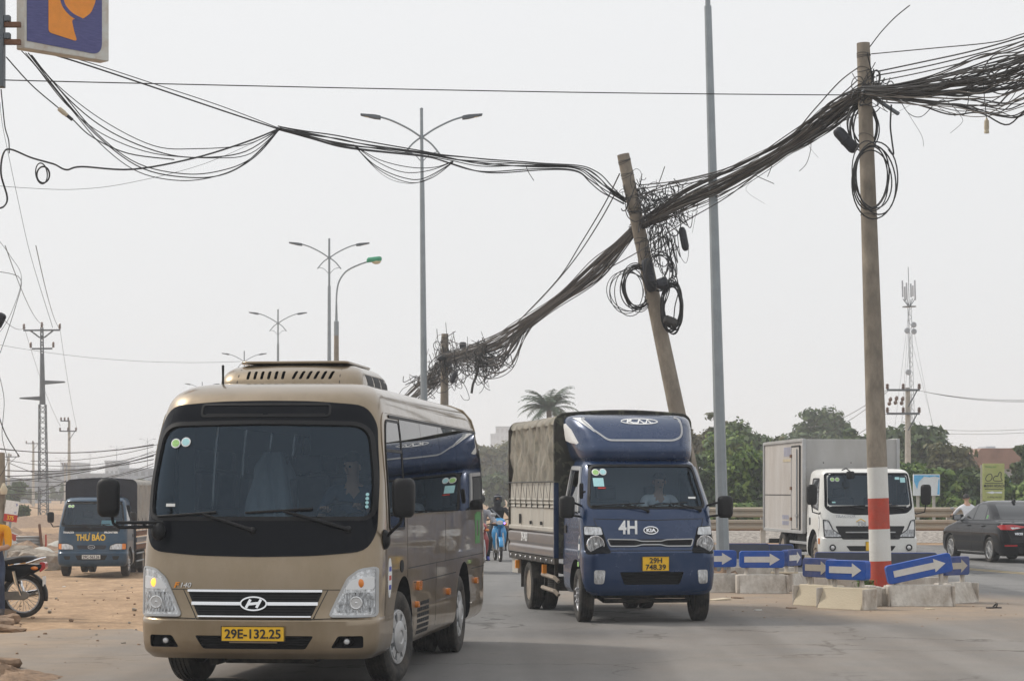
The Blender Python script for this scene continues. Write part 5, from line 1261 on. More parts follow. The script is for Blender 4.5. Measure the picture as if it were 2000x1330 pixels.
# ---------------------------------------------------------------- blue light truck with camouflage canopy
def make_kia():
 root = thing('light_truck', 'dark blue light truck with camouflage canvas canopy and roof fairing in the road', 'truck', (1.785, 28.65, 0), rz=math.atan(0.175))
 sh = Shell([(0.36, 0.80, 0.09, 1.50, 0.2, 0.15, 0.05, 0.07), (0.43, 0.85, 0.03, 1.52, 0.2, 0.16, 0.05, 0.08), (0.60, 0.865, 0.0, 1.53, 0.2, 0.16, 0.05, 0.08), (0.905, 0.868, 0.0, 1.53, 0.2, 0.16, 0.05, 0.08), (0.945, 0.862, 0.045, 1.53, 0.2, 0.16, 0.05, 0.08),
    (1.20, 0.862, 0.10, 1.53, 0.2, 0.16, 0.05, 0.09), (1.42, 0.855, 0.17, 1.53, 0.2, 0.16, 0.05, 0.10), (1.50, 0.845, 0.215, 1.53, 0.2, 0.16, 0.05, 0.10), (1.75, 0.80, 0.37, 1.52, 0.2, 0.16, 0.05, 0.10), (2.0, 0.75, 0.53, 1.51, 0.2, 0.16, 0.05, 0.10), (2.06, 0.725, 0.60, 1.50, 0.2, 0.16, 0.06, 0.10), (2.10, 0.67, 0.72, 1.46, 0.18, 0.15, 0.06, 0.08), (2.12, 0.5, 0.9, 1.4, 0.15, 0.12, 0.06, 0.05)])
 P = sh.P; pt = 'kia_blue'
 ws = rpoly([(-0.765, 1.475), (0.765, 1.475), (0.675, 2.015), (-0.675, 2.015)], 0.07, 5)
 dwr = rpoly([(0.50, 1.40), (1.34, 1.40), (1.34, 1.95), (0.80, 1.95)], [0.06, 0.05, 0.06, 0.10], 4)
 cuts = [cut_obj(cutter(sh, 'front', ws, 0.7, rows=10, cols=14), pt), box_cut(-0.70, 0.70, 0.5, 1.46, 0.95, 2.03, pt)]
 for q in ('left', 'right'): cuts.append(cut_obj(cutter(sh, q, dwr, 0.6, rows=8, cols=8), pt))
 for s in (-1, 1): cuts.append(cyl_cut(0.45 if s > 0 else -1.2, 1.2 if s > 0 else -0.45, 0.62, 0.38, 0.43, pt))
 lg = rpoly([(-0.42, 0.66), (0.42, 0.66), (0.36, 0.50), (-0.36, 0.50)], 0.02, 3)
 gr = rpoly([(-0.56, 1.075), (-0.20, 1.068), (-0.13, 1.048), (0.13, 1.048), (0.20, 1.068), (0.56, 1.075), (0.53, 0.985), (0.20, 0.985), (0.12, 1.005), (-0.12, 1.005), (-0.20, 0.985), (-0.53, 0.985)], 0.02, 3)
 cuts.append(cut_obj(cutter(sh, 'front', lg, 0.10, rows=3, cols=8), pt))
 shell_body('cab', sh, pt, cuts, root, sub=4, ns=10)
 g = MB(); patch(g, sh, 'front', ws, off=-0.004, thick=0.004, rows=12, cols=18); gl = g.build('windscreen', 'wind_glass', root, smooth=60)
 m = MB(); strip(m, sh, 'front', ws, 0.03, off=0.008, thick=0.02, closed=True); m.build('seal', 'black_plastic', gl)
 for q in ('left', 'right'):
  m = MB(); patch(m, sh, q, dwr, off=-0.004, thick=0.004, rows=8, cols=8); d = m.build('door_window', 'door_glass', root, smooth=60)
  m = MB(); strip(m, sh, q, [(0.46, 1.42), (0.80, 1.98), (1.36, 1.99), (1.37, 1.42)], 0.05, off=0.022, thick=0.025); m.build('rain_visor', 'rim_silver', d)
  for path in ([(0.40, 1.40), (0.42, 0.95)], [(1.42, 1.95), (1.42, 0.85), (1.10, 0.80)], [(0.36, 1.30), (1.42, 1.30)][:0] or [(0.30, 1.28), (0.40, 1.28)]):
   m = MB(); strip(m, sh, q, path, 0.007, off=0.0015, thick=0.004); m.build('panel_gap', 'seam', root)
  m = MB(); patch(m, sh, q, rpoly([(1.22, 1.14), (1.38, 1.14), (1.38, 1.24), (1.22, 1.24)], 0.03), off=0.012, thick=0.02, rows=3, cols=3); m.build('door_handle', 'black_plastic', root)
  m = MB(); patch(m, sh, q, ellipse(0.40, 0.97, 0.075, 0.15, 24), off=0.004, thick=0.004, rows=8, cols=6); st = m.build('company_sticker', 'rim_silver', root)
  m = MB(); patch(m, sh, q, ellipse(0.40, 0.97, 0.055, 0.115, 24), off=0.006, thick=0.003, rows=8, cols=6); m.build('print', 'cloth_blue', st)
  m = MB(); patch(m, sh, q, [(0.36, 0.93), (0.44, 0.93), (0.44, 1.01), (0.36, 1.01)], off=0.008, thick=0.003, rows=1, cols=1); m.build('print', 'ink_white', st)
  m = MB(); patch(m, sh, q, [(0.42, 0.72), (0.50, 0.72), (0.50, 0.78), (0.42, 0.78)], off=0.004, thick=0.003, rows=1, cols=1); m.build('label_sticker', 'sticker_green', root)
 # grille, badge, lettering
 m = MB(); patch(m, sh, 'front', gr, off=0.006, thick=0.02, rows=6, cols=14); go = m.build('grille', 'black_plastic', root)
 m = MB(); strip(m, sh, 'front', gr, 0.013, off=0.016, thick=0.02, closed=True); m.build('chrome_frame', 'rim_silver', go)
 for k in range(6):
  m = MB(); strip(m, sh, 'front', [(-0.52, 1.05 - k * 0.02), (-0.22, 1.046 - k * 0.02)] if k < 3 else [(0.22, 1.106 - k * 0.02), (0.52, 1.11 - k * 0.02)], 0.006, off=0.012, thick=0.006); m.build('slat', 'black_gloss', go)
 m = MB(); patch(m, sh, 'front', ellipse(0, 1.185, 0.092, 0.046, 28), off=0.014, thick=0.014, rows=8, cols=8); eo = m.build('emblem', 'ink_black', root)
 m = MB(); strip(m, sh, 'front', ellipse(0, 1.185, 0.092, 0.046, 32), 0.010, off=0.020, thick=0.015, closed=True, step=0.5); m.build('badge_ring', 'chrome', eo)
 emblem_text(eo, sh, 'front', 'KIA', 0.062, 0, 1.183, 'chrome', off=0.018, bold=0.002, sx=1.25)
 emblem_text(root, sh, 'front', '4H', 0.235, -0.29, 1.215, 'ink_white', bold=0.006, shear=0.05, sx=0.86)
 number_plate(root, ['29H', '748.39'], (0.04, sh.front(0, 0.76) - 0.02, 0.765), 0.355, 0.19, sx=1.06)
 for k in range(4):
  z = 0.52 + k * 0.04; m = MB(); m.tube([(-0.40, sh.front(0.4, z) + 0.02, z), (0, sh.front(0, z) + 0.02, z), (0.40, sh.front(0.4, z) + 0.02, z)], 0.006, 5); m.build('lower_grille_bar', 'black_plastic', root)
 for path in ([(-0.72, 1.335), (0, 1.315), (0.72, 1.335)], [(-0.845, 0.93), (0.845, 0.93)], [(-0.72, 1.335), (-0.66, 1.16), (-0.60, 0.95)], [(0.72, 1.335), (0.66, 1.16), (0.60, 0.95)]):
  m = MB(); strip(m, sh, 'front', path, 0.008, off=0.0015, thick=0.004); m.build('panel_gap', 'seam', root)
 for s in (-1, 1):
  hp = rpoly([(s * 0.838, 1.245), (s * 0.63, 1.235), (s * 0.565, 1.0), (s * 0.525, 0.90), (s * 0.835, 0.885)], 0.03, 3)
  m = MB(); patch(m, sh, 'front', hp, off=0.008, thick=0.03, rows=8, cols=8); hl = m.build('headlight', 'black_gloss', root)
  m = MB(); patch(m, sh, 'front', rpoly([(s * 0.825, 1.235), (s * 0.64, 1.225), (s * 0.615, 1.13), (s * 0.825, 1.13)], 0.02, 3), off=0.013, thick=0.02, rows=4, cols=6); m.build('turn_signal', 'lamp_reflector', hl)
  c = P('front', s * 0.715, 1.01, 0.0); m = MB(); m.lathe([(-0.03, 0.106), (-0.02, 0.10), (0.004, 0.07), (0.012, 0.03), (0.012, 0.001)], n=28, axis='y', c=c); m.build('main_lamp', 'lamp_pattern', hl)
  m = MB(); m.lathe([(-0.02, 0.118), (-0.036, 0.112), (-0.036, 0.104), (-0.02, 0.10)], n=28, axis='y', c=c); m.build('lamp_ring', 'chrome', hl)
  m = MB(); m.sphere((c.x, c.y - 0.012, c.z), (0.032, 0.026, 0.032), 14, 8); m.build('bulb', 'clear_lens', hl)
  fg = rpoly([(s * 0.60, 0.685), (s * 0.74, 0.685), (s * 0.74, 0.51), (s * 0.62, 0.51)], 0.03, 3)
  m = MB(); patch(m, sh, 'front', fg, off=0.006, thick=0.02, rows=4, cols=4); fo = m.build('fog_light', 'lamp_reflector', root)
 wiper(root, sh, (-0.02, 1.425), (-0.35, 1.50), (-0.72, 1.487), (-0.05, 1.525)); wiper(root, sh, (0.68, 1.43), (0.30, 1.51), (0.0, 1.49), (0.52, 1.535))
 for s, yy in ((-1, 0.30), (1, 0.30)):
  mirror(root, (s * 1.045, yy, 1.485), 0.20, 0.285, 0.13, [[(s * 1.0, yy + 0.02, 1.38), (s * 0.84, yy + 0.12, 1.36)], [(s * 0.98, yy + 0.02, 1.55), (s * 0.83, yy + 0.14, 1.50)]])
 mirror(root, (-0.86, 0.30, 1.69), 0.05, 0.20, 0.04, [[(-0.86, 0.32, 1.66), (-0.79, 0.42, 1.68)]])
 # fairing on the cab roof
 fa = Shell([(2.075, 0.70, 0.66, 1.60, 0.20, 0.20, 0.04, 0.10), (2.13, 0.745, 0.60, 1.62, 0.24, 0.28, 0.04, 0.11), (2.22, 0.775, 0.59, 1.62, 0.27, 0.40, 0.04, 0.11), (2.32, 0.805, 0.65, 1.62, 0.30, 0.50, 0.04, 0.11), (2.43, 0.83, 0.75, 1.62, 0.30, 0.52, 0.04, 0.11), (2.54, 0.845, 0.88, 1.62, 0.28, 0.46, 0.04, 0.11), (2.62, 0.84, 1.02, 1.62, 0.26, 0.36, 0.04, 0.10), (2.675, 0.80, 1.18, 1.61, 0.20, 0.24, 0.04, 0.09), (2.70, 0.68, 1.36, 1.60, 0.10, 0.10, 0.04, 0.05)])
 fo = fa.mb(sub=4, ns=8).build('roof_fairing', pt, root, smooth=35)
 m = MB(); strip(m, fa, 'front', rpoly([(-0.70, 2.645), (-0.62, 2.52), (-0.42, 2.345), (0.46, 2.345), (0.58, 2.40), (0.62, 2.52), (0.63, 2.655)], 0.06), 0.024, off=0.006, thick=0.01); m.build('silver_stripe', 'rim_silver', fo)
 m = MB(); patch(m, fa, 'front', [(-0.775, 2.655), (-0.68, 2.655), (-0.545, 2.455), (-0.58, 2.46)], off=0.004, thick=0.008, rows=6, cols=3); m.build('silver_flash', 'ink_white', fo)
 m = MB(); strip(m, fa, 'front', ellipse(0.06, 2.60, 0.245, 0.036, 40), 0.010, off=0.007, thick=0.008, closed=True, step=0.5); m.build('logo_ring', 'ink_white', fo)
 m = MB()
 for path in ([(-0.115, 2.577), (-0.085, 2.622)], [(-0.10, 2.595), (-0.04, 2.622)], [(-0.085, 2.603), (-0.03, 2.577), (0.03, 2.577)], [(0.03, 2.577), (0.065, 2.622)], [(0.065, 2.622), (0.11, 2.577), (0.14, 2.577), (0.175, 2.622), (0.21, 2.577), (0.235, 2.577)]):
  strip(m, fa, 'front', path, 0.016, off=0.007, thick=0.008)
 m.build('logo', 'ink_white', fo)
 for q in ('left', 'right'):
  m = MB(); patch(m, fa, q, [(1.60, 2.36), (1.02, 2.30), (0.98, 2.32), (1.20, 2.50), (1.40, 2.58), (1.60, 2.60)], off=0.004, thick=0.008, rows=8, cols=8); m.build('silver_panel', 'ink_white', fo)
 # cargo body
 X = 0.93; Y0, Y1 = 1.70, 5.30
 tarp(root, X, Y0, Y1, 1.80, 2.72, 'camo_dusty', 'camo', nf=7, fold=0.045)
 bd = MB(); bd.box(-0.90, 0.90, Y0 + 0.02, Y1 - 0.02, 0.78, 0.86); bd.build('bed_floor', 'chassis', root)
 fr_ = MB(); fr_.prism(rpoly([(-X + 0.01, 0.86), (X - 0.01, 0.86), (X - 0.01, 2.66), (X - 0.15, 2.74), (-X + 0.15, 2.74), (-X + 0.01, 2.66)], 0.05), Y0 + 0.01, Y0 + 0.03); fr_.build('headboard', 'camo', root)
 for s in (-1, 1):
  np_ = 4; L = (Y1 - Y0 - 0.08) / np_
  m = MB(); m.prism(rpoly([(s * (X - 0.05), 0.80), (s * (X + 0.01), 0.80), (s * (X + 0.012), 0.90), (s * (X - 0.008), 0.93), (s * (X + 0.012), 0.97), (s * (X + 0.014), 1.10), (s * (X - 0.05), 1.13)], 0.015, 3), Y0 + 0.02, Y1 - 0.02, lambda u, v, h: (u, h, v)); m.build('bed_side', 'kia_bed', root)
  for k in range(np_):
   a = Y0 + 0.04 + k * L
   m = MB(); m.box(min(s * (X - 0.03), s * (X - 0.015)), max(s * (X - 0.03), s * (X - 0.015)), a, a + L - 0.012, 1.17, 1.80); m.build('stake_panel', 'stake_panel', root)
  for z in (1.47, 1.52, 1.57):
   m = MB(); m.tube([(s * (X - 0.008), Y0 + 0.03, z), (s * (X - 0.008), Y1 - 0.03, z)], 0.014, 8); m.build('panel_rib', 'stake_panel', root)
  m = MB(); m.box(min(s * (X - 0.05), s * (X + 0.01)), max(s * (X - 0.05), s * (X + 0.01)), Y0 + 0.02, Y1 - 0.02, 1.135, 1.195); m.build('lower_rail', 'stake_panel', root, bev=0.01)
  m = MB(); m.box(min(s * (X - 0.06), s * (X + 0.004)), max(s * (X - 0.06), s * (X + 0.004)), Y0 + 0.03, Y1 - 0.02, 0.70, 0.79); m.build('frame_rail', 'chassis', root, bev=0.01)
  for k in range(9):
   m = MB(); m.sphere((s * (X + 0.006), Y0 + 0.2 + k * 0.4, 0.745), (0.012, 0.022, 0.022), 8, 6); m.build('bolt', 'steel', root)
  for y in (Y0 + 0.03, Y1 - 0.03):
   m = MB(); m.box(min(s * (X - 0.05), s * (X + 0.012)), max(s * (X - 0.05), s * (X + 0.012)), y - 0.025, y + 0.025, 0.79, 2.60); m.build('corner_post', 'kia_blue' if y < 2 else 'chassis', root)
  for k in range(8):
   y = Y0 + 0.25 + k * 0.44
   m = MB(); m.tube([(s * (X + 0.015), y, 1.80), (s * (X + 0.012), y + 0.11, 1.50)], 0.0045, 5); m.tube([(s * (X + 0.012), y + 0.11, 1.50), (s * (X + 0.015), y + 0.36, 1.80)], 0.003, 5)
   m.box(s * (X + 0.006) - 0.01, s * (X + 0.006) + 0.01, y + 0.10, y + 0.118, 1.455, 1.505); m.build('tie_rope', 'cable_grey', root)
  m = MB(); m.tube([(s * (X + 0.012), Y0, 1.815), (s * (X + 0.012), Y1, 1.815)], 0.008, 6); m.build('hem_rope', 'cable_black', root)
  for y in (Y0 + 0.95, Y0 + 1.75, Y0 + 2.6):
   m = MB(); m.box(s * (X + 0.008) - 0.012, s * (X + 0.008) + 0.012, y, y + 0.05, 1.22, 1.27 if y < 4 else 1.36); m.build('latch', 'cable_black', root)
  t = text_mesh('29H-748.39', 0.17, 'ink_white', parent=root, sx=0.62, bold=0.003)
  t.rotation_euler = (0, 0, -PI / 2 if s < 0 else PI / 2); t.location = (s * (X + 0.022), 3.9, 1.03)
  for y in (2.5, 4.62):
   m = MB(); m.box(s * (X - 0.01) - 0.03, s * (X - 0.01) + 0.03, y, y + 0.05, 0.56, 0.68); m.build('side_marker', 'ink_orange', root)
  for z, d in ((0.52, 0.0), (0.34, 0.0)):
   m = MB(); m.tube([(s * 0.86, 1.80, z - 0.05), (s * 0.90, 1.86, z), (s * 0.90, 2.75, z + 0.02), (s * 0.86, 2.82, z + 0.02)], 0.03, 6); m.build('side_guard', 'rim_dusty', root)
  for y in (1.95, 2.7):
   m = MB(); m.box(s * 0.86 - 0.02, s * 0.86 + 0.02, y, y + 0.04, 0.30, 0.72); m.build('guard_post', 'chassis', root)
  m = MB(); m.box(s * 0.72 - 0.2, s * 0.72 + 0.2, 4.32, 4.335, 0.30, 0.70); m.build('mudflap', 'rubber', root)
  m = MB(); m.box(s * 0.78 - 0.12, s * 0.78 + 0.12, 4.72, 5.2, 0.48, 0.72); m.build('rear_skirt', 'stake_panel', root, bev=0.01)
  arc = MB(); pts = [(3.85 + 0.42 * math.cos(a), 0.36 + 0.40 * math.sin(a)) for a in [PI * 0.08 + PI * 0.84 * k / 10 for k in range(11)]]
  for (ya, za), (yb, zb) in zip(pts[:-1], pts[1:]): arc.add([(s * 0.60, ya, za), (s * 0.92, ya, za), (s * 0.92, yb, zb), (s * 0.60, yb, zb)], [(0, 1, 2, 3)])
  arc.build('mudguard', 'rubber', root, smooth=60)
  wheel(root, s * 0.76, 0.62, 0.345, 0.195, 0.215, 'steel', s, steer=R(-4), rimmat='steel')
  wheel(root, s * 0.82, 3.85, 0.345, 0.185, 0.215, 'dish', s, rimmat='rim_dusty', dual=True)
 ch = MB()
 for s in (-1, 1): ch.box(s * 0.38 - 0.04, s * 0.38 + 0.04, 0.3, 5.2, 0.50, 0.64)
 ch.box(-0.68, 0.68, 0.56, 0.68, 0.30, 0.40); ch.box(-0.6, 0.6, 3.79, 3.91, 0.30, 0.40); ch.sphere((0, 3.85, 0.34), 0.15, 12, 8); ch.box(-0.35, 0.35, 0.5, 1.3, 0.32, 0.62); ch.tube([(-0.55, 0.35, 0.28), (0.55, 0.35, 0.28)], 0.03, 8); ch.tube([(-0.55, 0.35, 0.28), (-0.6, 0.62, 0.34)], 0.03, 8); ch.tube([(0.55, 0.35, 0.28), (0.6, 0.62, 0.34)], 0.03, 8)
 ch.box(0.45, 0.85, 1.9, 2.7, 0.32, 0.62)
 ch.build('chassis', 'chassis', root, bev=0.01)
 sp = tyre_mb(0.30, 0.18, 0.18); sp.xf(Matrix.Rotation(PI / 2, 4, 'Y')); sp.build('spare_wheel', 'rubber', root, loc=(-0.58, 2.45, 0.42))
 # cabin
 MB().prism(rpoly([(0.42, 1.05), (0.80, 1.05), (0.80, 1.32), (0.66, 1.42), (0.42, 1.40)], 0.04), -0.70, 0.70, lambda u, v, h: (h, u, v)).build('dashboard', 'cabin_grey', root, bev=0.02)
 steering_wheel(root, (0.36, 0.74, 1.43), 0.19); seat(root, (0.36, 0.78, 1.05), h=0.5); seat(root, (-0.30, 0.78, 1.05), w=0.7, h=0.5)
 rnd = random.Random(3)
 for k in range(9):
  cx = -0.25 + k * 0.10; r0 = 0.045 + rnd.random() * 0.02; t0 = rnd.uniform(-0.6, 0.6)
  m = MB(); m.tube([(cx + r0 * math.cos(a), 0.50 + 0.03 * math.sin(a * 2 + t0), 1.455 + r0 * math.sin(a)) for a in [2 * PI * j / 18 for j in range(18)]], 0.006, 5, closed=True); m.build('ribbon_loop', 'ink_white', root)
 round_stickers(root, sh, [(-0.62, 1.925), (-0.53, 1.93)], 0.045, ('sticker_green', 'sticker_teal'))
 for u, v, w_, h_, c in ((-0.60, 1.80, 0.13, 0.11, 'sticker_teal'), (-0.57, 1.725, 0.10, 0.018, 'ink_red'), (0.60, 1.60, 0.10, 0.025, 'paper')):
  m = MB(); patch(m, sh, 'front', [(u - w_ / 2, v - h_ / 2), (u + w_ / 2, v - h_ / 2), (u + w_ / 2, v + h_ / 2), (u - w_ / 2, v + h_ / 2)], off=0.006, thick=0.004, rows=2, cols=2); m.build('label_sticker', c, root)
 driver('person', 'driver in a pale shirt at the wheel of the dark blue canopy truck', root, (0.36, 1.12, 1.10), 'cloth_white', look=(0.0, -1, 0))
 return root
KIA = make_kia()
# ---------------------------------------------------------------- white box truck
def make_white_truck():
 root = thing('box_truck', 'white cab truck with dirty grey cargo box behind the striped pole', 'truck', (7.40, 46.4, 0), rz=math.atan(0.085))
 pt = 'white_paint'
 sh = Shell([(0.30, 0.93, 0.10, 1.60, 0.2, 0.16, 0.05, 0.06), (0.36, 0.99, 0.03, 1.62, 0.2, 0.16, 0.05, 0.07), (0.50, 1.01, 0.0, 1.64, 0.2, 0.16, 0.05, 0.07), (0.72, 1.01, 0.0, 1.64, 0.2, 0.16, 0.05, 0.07), (0.75, 1.0, 0.04, 1.64, 0.2, 0.16, 0.05, 0.07), (1.1, 1.0, 0.07, 1.64, 0.2, 0.16, 0.05, 0.08), (1.4, 0.985, 0.13, 1.64, 0.2, 0.16, 0.05, 0.09),
    (1.8, 0.955, 0.24, 1.63, 0.2, 0.16, 0.05, 0.09), (2.04, 0.925, 0.32, 1.62, 0.2, 0.16, 0.06, 0.09), (2.11, 0.885, 0.40, 1.6, 0.2, 0.16, 0.06, 0.08), (2.15, 0.80, 0.55, 1.55, 0.2, 0.14, 0.06, 0.06), (2.165, 0.6, 0.75, 1.5, 0.15, 0.1, 0.06, 0.04)])
 P = sh.P
 blk = rpoly([(-0.90, 1.36), (-0.78, 1.26), (-0.3, 1.225), (0.3, 1.225), (0.78, 1.26), (0.90, 1.36), (0.865, 2.045), (-0.865, 2.045)], 0.05, 4)
 ws = rpoly([(-0.865, 1.40), (0.865, 1.40), (0.83, 2.02), (-0.83, 2.02)], 0.07, 4)
 dwr = rpoly([(0.52, 1.30), (1.25, 1.38), (1.25, 1.95), (0.62, 1.95)], 0.06, 4)
 cuts = [cut_obj(cutter(sh, 'front', ws, 0.6, rows=8, cols=12), pt), box_cut(-0.85, 0.85, 0.45, 1.55, 0.95, 2.05, pt)]
 for q in ('left', 'right'): cuts.append(cut_obj(cutter(sh, q, dwr, 0.75, rows=6, cols=6), pt))
 for s in (-1, 1): cuts.append(cyl_cut(0.5 if s > 0 else -1.3, 1.3 if s > 0 else -0.5, 0.98, 0.40, 0.50, pt))
 shell_body('cab', sh, pt, cuts, root, sub=3, ns=10)
 m = MB(); strip(m, sh, 'front', blk, 0.05, off=0.004, closed=True); mk = m.build('front_mask', 'black_gloss', root)
 m = MB(); patch(m, sh, 'front', rpoly([(-0.88, 1.385), (-0.76, 1.25), (-0.3, 1.215), (0.3, 1.215), (0.76, 1.25), (0.88, 1.385)], 0.03, 3), off=0.005, thick=0.01, rows=5, cols=14); m.build('lower_mask', 'black_gloss', mk)
 m = MB(); patch(m, sh, 'front', ws, off=0.002, thick=0.004, rows=8, cols=14); gl = m.build('windscreen', 'wind_glass', root, smooth=60)
 for q in ('left', 'right'):
  m = MB(); patch(m, sh, q, dwr, off=-0.004, thick=0.004, rows=6, cols=6); d = m.build('door_window', 'door_glass', root, smooth=60)
  m = MB(); strip(m, sh, q, dwr, 0.03, off=0.004, closed=True); m.build('window_seal', 'black_plastic', d)
  m = MB(); patch(m, sh, q, rpoly([(1.22, 0.98), (1.36, 0.98), (1.36, 1.14), (1.22, 1.14)], 0.04), off=0.006, thick=0.012, rows=4, cols=4); m.build('door_handle', 'black_plastic', root)
  m = MB(); patch(m, sh, q, ellipse(0.42, 1.02, 0.06, 0.14, 20), off=0.004, thick=0.004, rows=6, cols=4); st = m.build('company_sticker', 'rim_silver', root)
  m = MB(); patch(m, sh, q, ellipse(0.42, 1.02, 0.04, 0.11, 20), off=0.006, thick=0.004, rows=6, cols=4); m.build('print', 'ink_white', st)
  m = MB(); patch(m, sh, q, rpoly([(0.30, 0.60), (0.38, 0.60), (0.38, 0.72), (0.30, 0.72)], 0.02), off=0.02, thick=0.025, rows=2, cols=2); m.build('side_marker', 'amber', root)
  for path in ([(0.48, 1.3), (0.46, 0.75)], [(1.45, 1.95), (1.45, 0.8)]):
   m = MB(); strip(m, sh, q, path, 0.008, off=0.0015, thick=0.004); m.build('panel_gap', 'seam', root)
 gp = rpoly([(-0.73, 0.975), (-0.4, 0.945), (0.4, 0.945), (0.73, 0.975), (0.60, 0.70), (-0.60, 0.70)], 0.03, 3)
 m = MB(); patch(m, sh, 'front', gp, off=0.006, thick=0.02, rows=5, cols=12); go = m.build('grille', 'black_plastic', root)
 m = MB(); strip(m, sh, 'front', [(-0.52, 0.845), (0.52, 0.845)], 0.022, off=0.02); m.build('chrome_bar', 'rim_silver', go)
 for k in range(4):
  m = MB(); strip(m, sh, 'front', [(-0.5, 0.73 + k * 0.028), (0.5, 0.73 + k * 0.028)], 0.008, off=0.012); m.build('slat', 'black_gloss', go)
 m = MB(); patch(m, sh, 'front', rpoly([(-0.52, 0.565), (0.52, 0.565), (0.44, 0.46), (-0.44, 0.46)], 0.02, 3), off=0.004, thick=0.01, rows=3, cols=8); m.build('lower_intake', 'dark_cavity', root)
 for s in (-1, 1):
  hp = rpoly([(s * 0.955, 1.105), (s * 0.86, 1.08), (s * 0.78, 0.90), (s * 0.62, 0.79), (s * 0.60, 0.735), (s * 0.94, 0.735)], 0.02, 3)
  m = MB(); patch(m, sh, 'front', hp, off=0.008, thick=0.03, rows=8, cols=8); hl = m.build('headlight', 'lamp_pattern', root)
  m = MB(); patch(m, sh, 'front', rpoly([(s * 0.935, 1.06), (s * 0.86, 1.04), (s * 0.80, 0.90), (s * 0.935, 0.90)], 0.02, 3), off=0.012, thick=0.02, rows=4, cols=4); m.build('turn_signal', 'clear_lens', hl)
  m = MB(); strip(m, sh, 'front', hp, 0.016, off=0.013, closed=True); m.build('bezel', 'black_plastic', hl)
  c = P('front', s * 0.80, 0.53, 0.01); m = MB(); m.lathe([(-0.01, 0.07), (-0.015, 0.06), (0.0, 0.05), (0.0, 0.001)], n=20, axis='y', c=c); fo = m.build('fog_light', 'black_plastic', root)
  m = MB(); m.sphere(c, (0.048, 0.02, 0.048), 12, 8); m.build('lens', 'clear_lens', fo)
  a = s * 1.20
  mirror(root, (a, 0.18, 1.62), 0.22, 0.42, 0.12, [[(a, 0.20, 1.42), (a - s * 0.02, 0.22, 1.26), (s * 1.02, 0.3, 1.22), (s * 0.97, 0.36, 1.28)]])
  wheel(root, s * 0.86, 0.98, 0.40, 0.21, 0.24, 'steel', s, rimmat='rim_dusty')
  wheel(root, s * 0.90, 4.20, 0.40, 0.21, 0.24, 'dish', s, rimmat='rim_dusty', dual=True)
  m = MB()
  for z in (0.55, 0.32): m.box(s * 0.93 - 0.02, s * 0.93 + 0.02, 1.75, 3.6, z, z + 0.06)
  m.build('side_guard', 'rim_silver', root, bev=0.008)
 mirror(root, (-0.45, -0.06, 2.02), 0.17, 0.16, 0.06, [[(-0.45, -0.05, 2.09), (-0.50, 0.10, 2.16), (-0.52, 0.38, 2.13)]])
 number_plate(root, [], (0.06, sh.front(0, 0.56) - 0.02, 0.56), 0.36, 0.19, size=0.1)
 wiper(root, sh, (-0.05, 1.30), (-0.4, 1.37), (-0.75, 1.37), (-0.1, 1.39)); wiper(root, sh, (0.7, 1.32), (0.3, 1.38), (0.0, 1.37), (0.6, 1.40))
 emblem_text(root, sh, 'front', 'TRACTOR', 0.075, -0.52, 1.17, 'steel', bold=0.002, shear=0.2, sx=1.2)
 m = MB(); strip(m, sh, 'front', [(-0.30, 1.06), (-0.20, 1.12), (-0.10, 1.06)], 0.02, off=0.005, thick=0.006); m.build('house_logo', 'ink_yellow', root)
 emblem_text(root, sh, 'front', 'TM', 0.14, -0.19, 1.01, 'rim_silver', bold=0.006)
 m = MB(); strip(m, sh, 'front', [(-0.31, 0.955), (-0.07, 0.955)], 0.016, off=0.005, thick=0.006); m.build('logo_underline', 'ink_yellow', root)
 # cargo box
 X = 1.02; Y0, Y1, Z0, Z1 = 1.78, 6.05, 0.82, 2.80
 b = MB(); b.mark(0); b.box(-X, X, Y0, Y1, Z0, Z1)
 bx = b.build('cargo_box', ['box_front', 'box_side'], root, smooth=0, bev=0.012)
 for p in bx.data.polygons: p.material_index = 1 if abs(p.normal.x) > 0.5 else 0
 for s in (-1, 1):
  for y in (Y0, Y1):
   m = MB(); m.box(s * X - 0.035, s * X + 0.035, y - 0.03, y + 0.05, Z0 - 0.03, Z1 + 0.012); m.build('corner_post', 'rim_silver', bx, bev=0.008)
  for z in (Z0 - 0.04, Z1 - 0.05):
   m = MB(); m.box(s * X - 0.03, s * X + 0.03, Y0 + 0.052, Y1 - 0.032, z, z + 0.07); m.build('edge_rail', 'box_front', bx, bev=0.008)
  q = s * (X + 0.012)
  # side door near the front, with frame, hinges and lock bar
  m = MB(); m.box(q - 0.012, q + 0.012, 2.15, 2.95, Z0 + 0.05, Z1 - 0.16); dr = m.build('side_door', 'box_side', bx, bev=0.006)
  for y in (2.13, 2.97):
   m = MB(); m.box(q - 0.02, q + 0.02, y - 0.02, y + 0.02, Z0 + 0.03, Z1 - 0.13); m.build('door_frame', 'black_plastic' if y < 2.5 else 'rim_silver', dr)
  m = MB(); m.box(q - 0.02, q + 0.02, 2.15, 2.95, Z1 - 0.15, Z1 - 0.12); m.build('door_frame', 'black_plastic', dr)
  m = MB(); m.tube([(q + s * 0.03, 2.32, Z0 + 0.08), (q + s * 0.03, 2.32, Z1 - 0.2)], 0.014, 8); m.build('lock_bar', 'galv', dr)
  for z in (1.05, 1.72, 2.42):
   m = MB(); m.box(q + s * 0.02 - 0.012, q + s * 0.02 + 0.012, 2.90, 3.06, z, z + 0.07); m.build('hinge', 'rust', dr)
  m = MB(); m.box(q + s * 0.03 - 0.015, q + s * 0.03 + 0.015, 2.24, 2.50, 1.15, 1.19); m.build('handle', 'steel', dr)
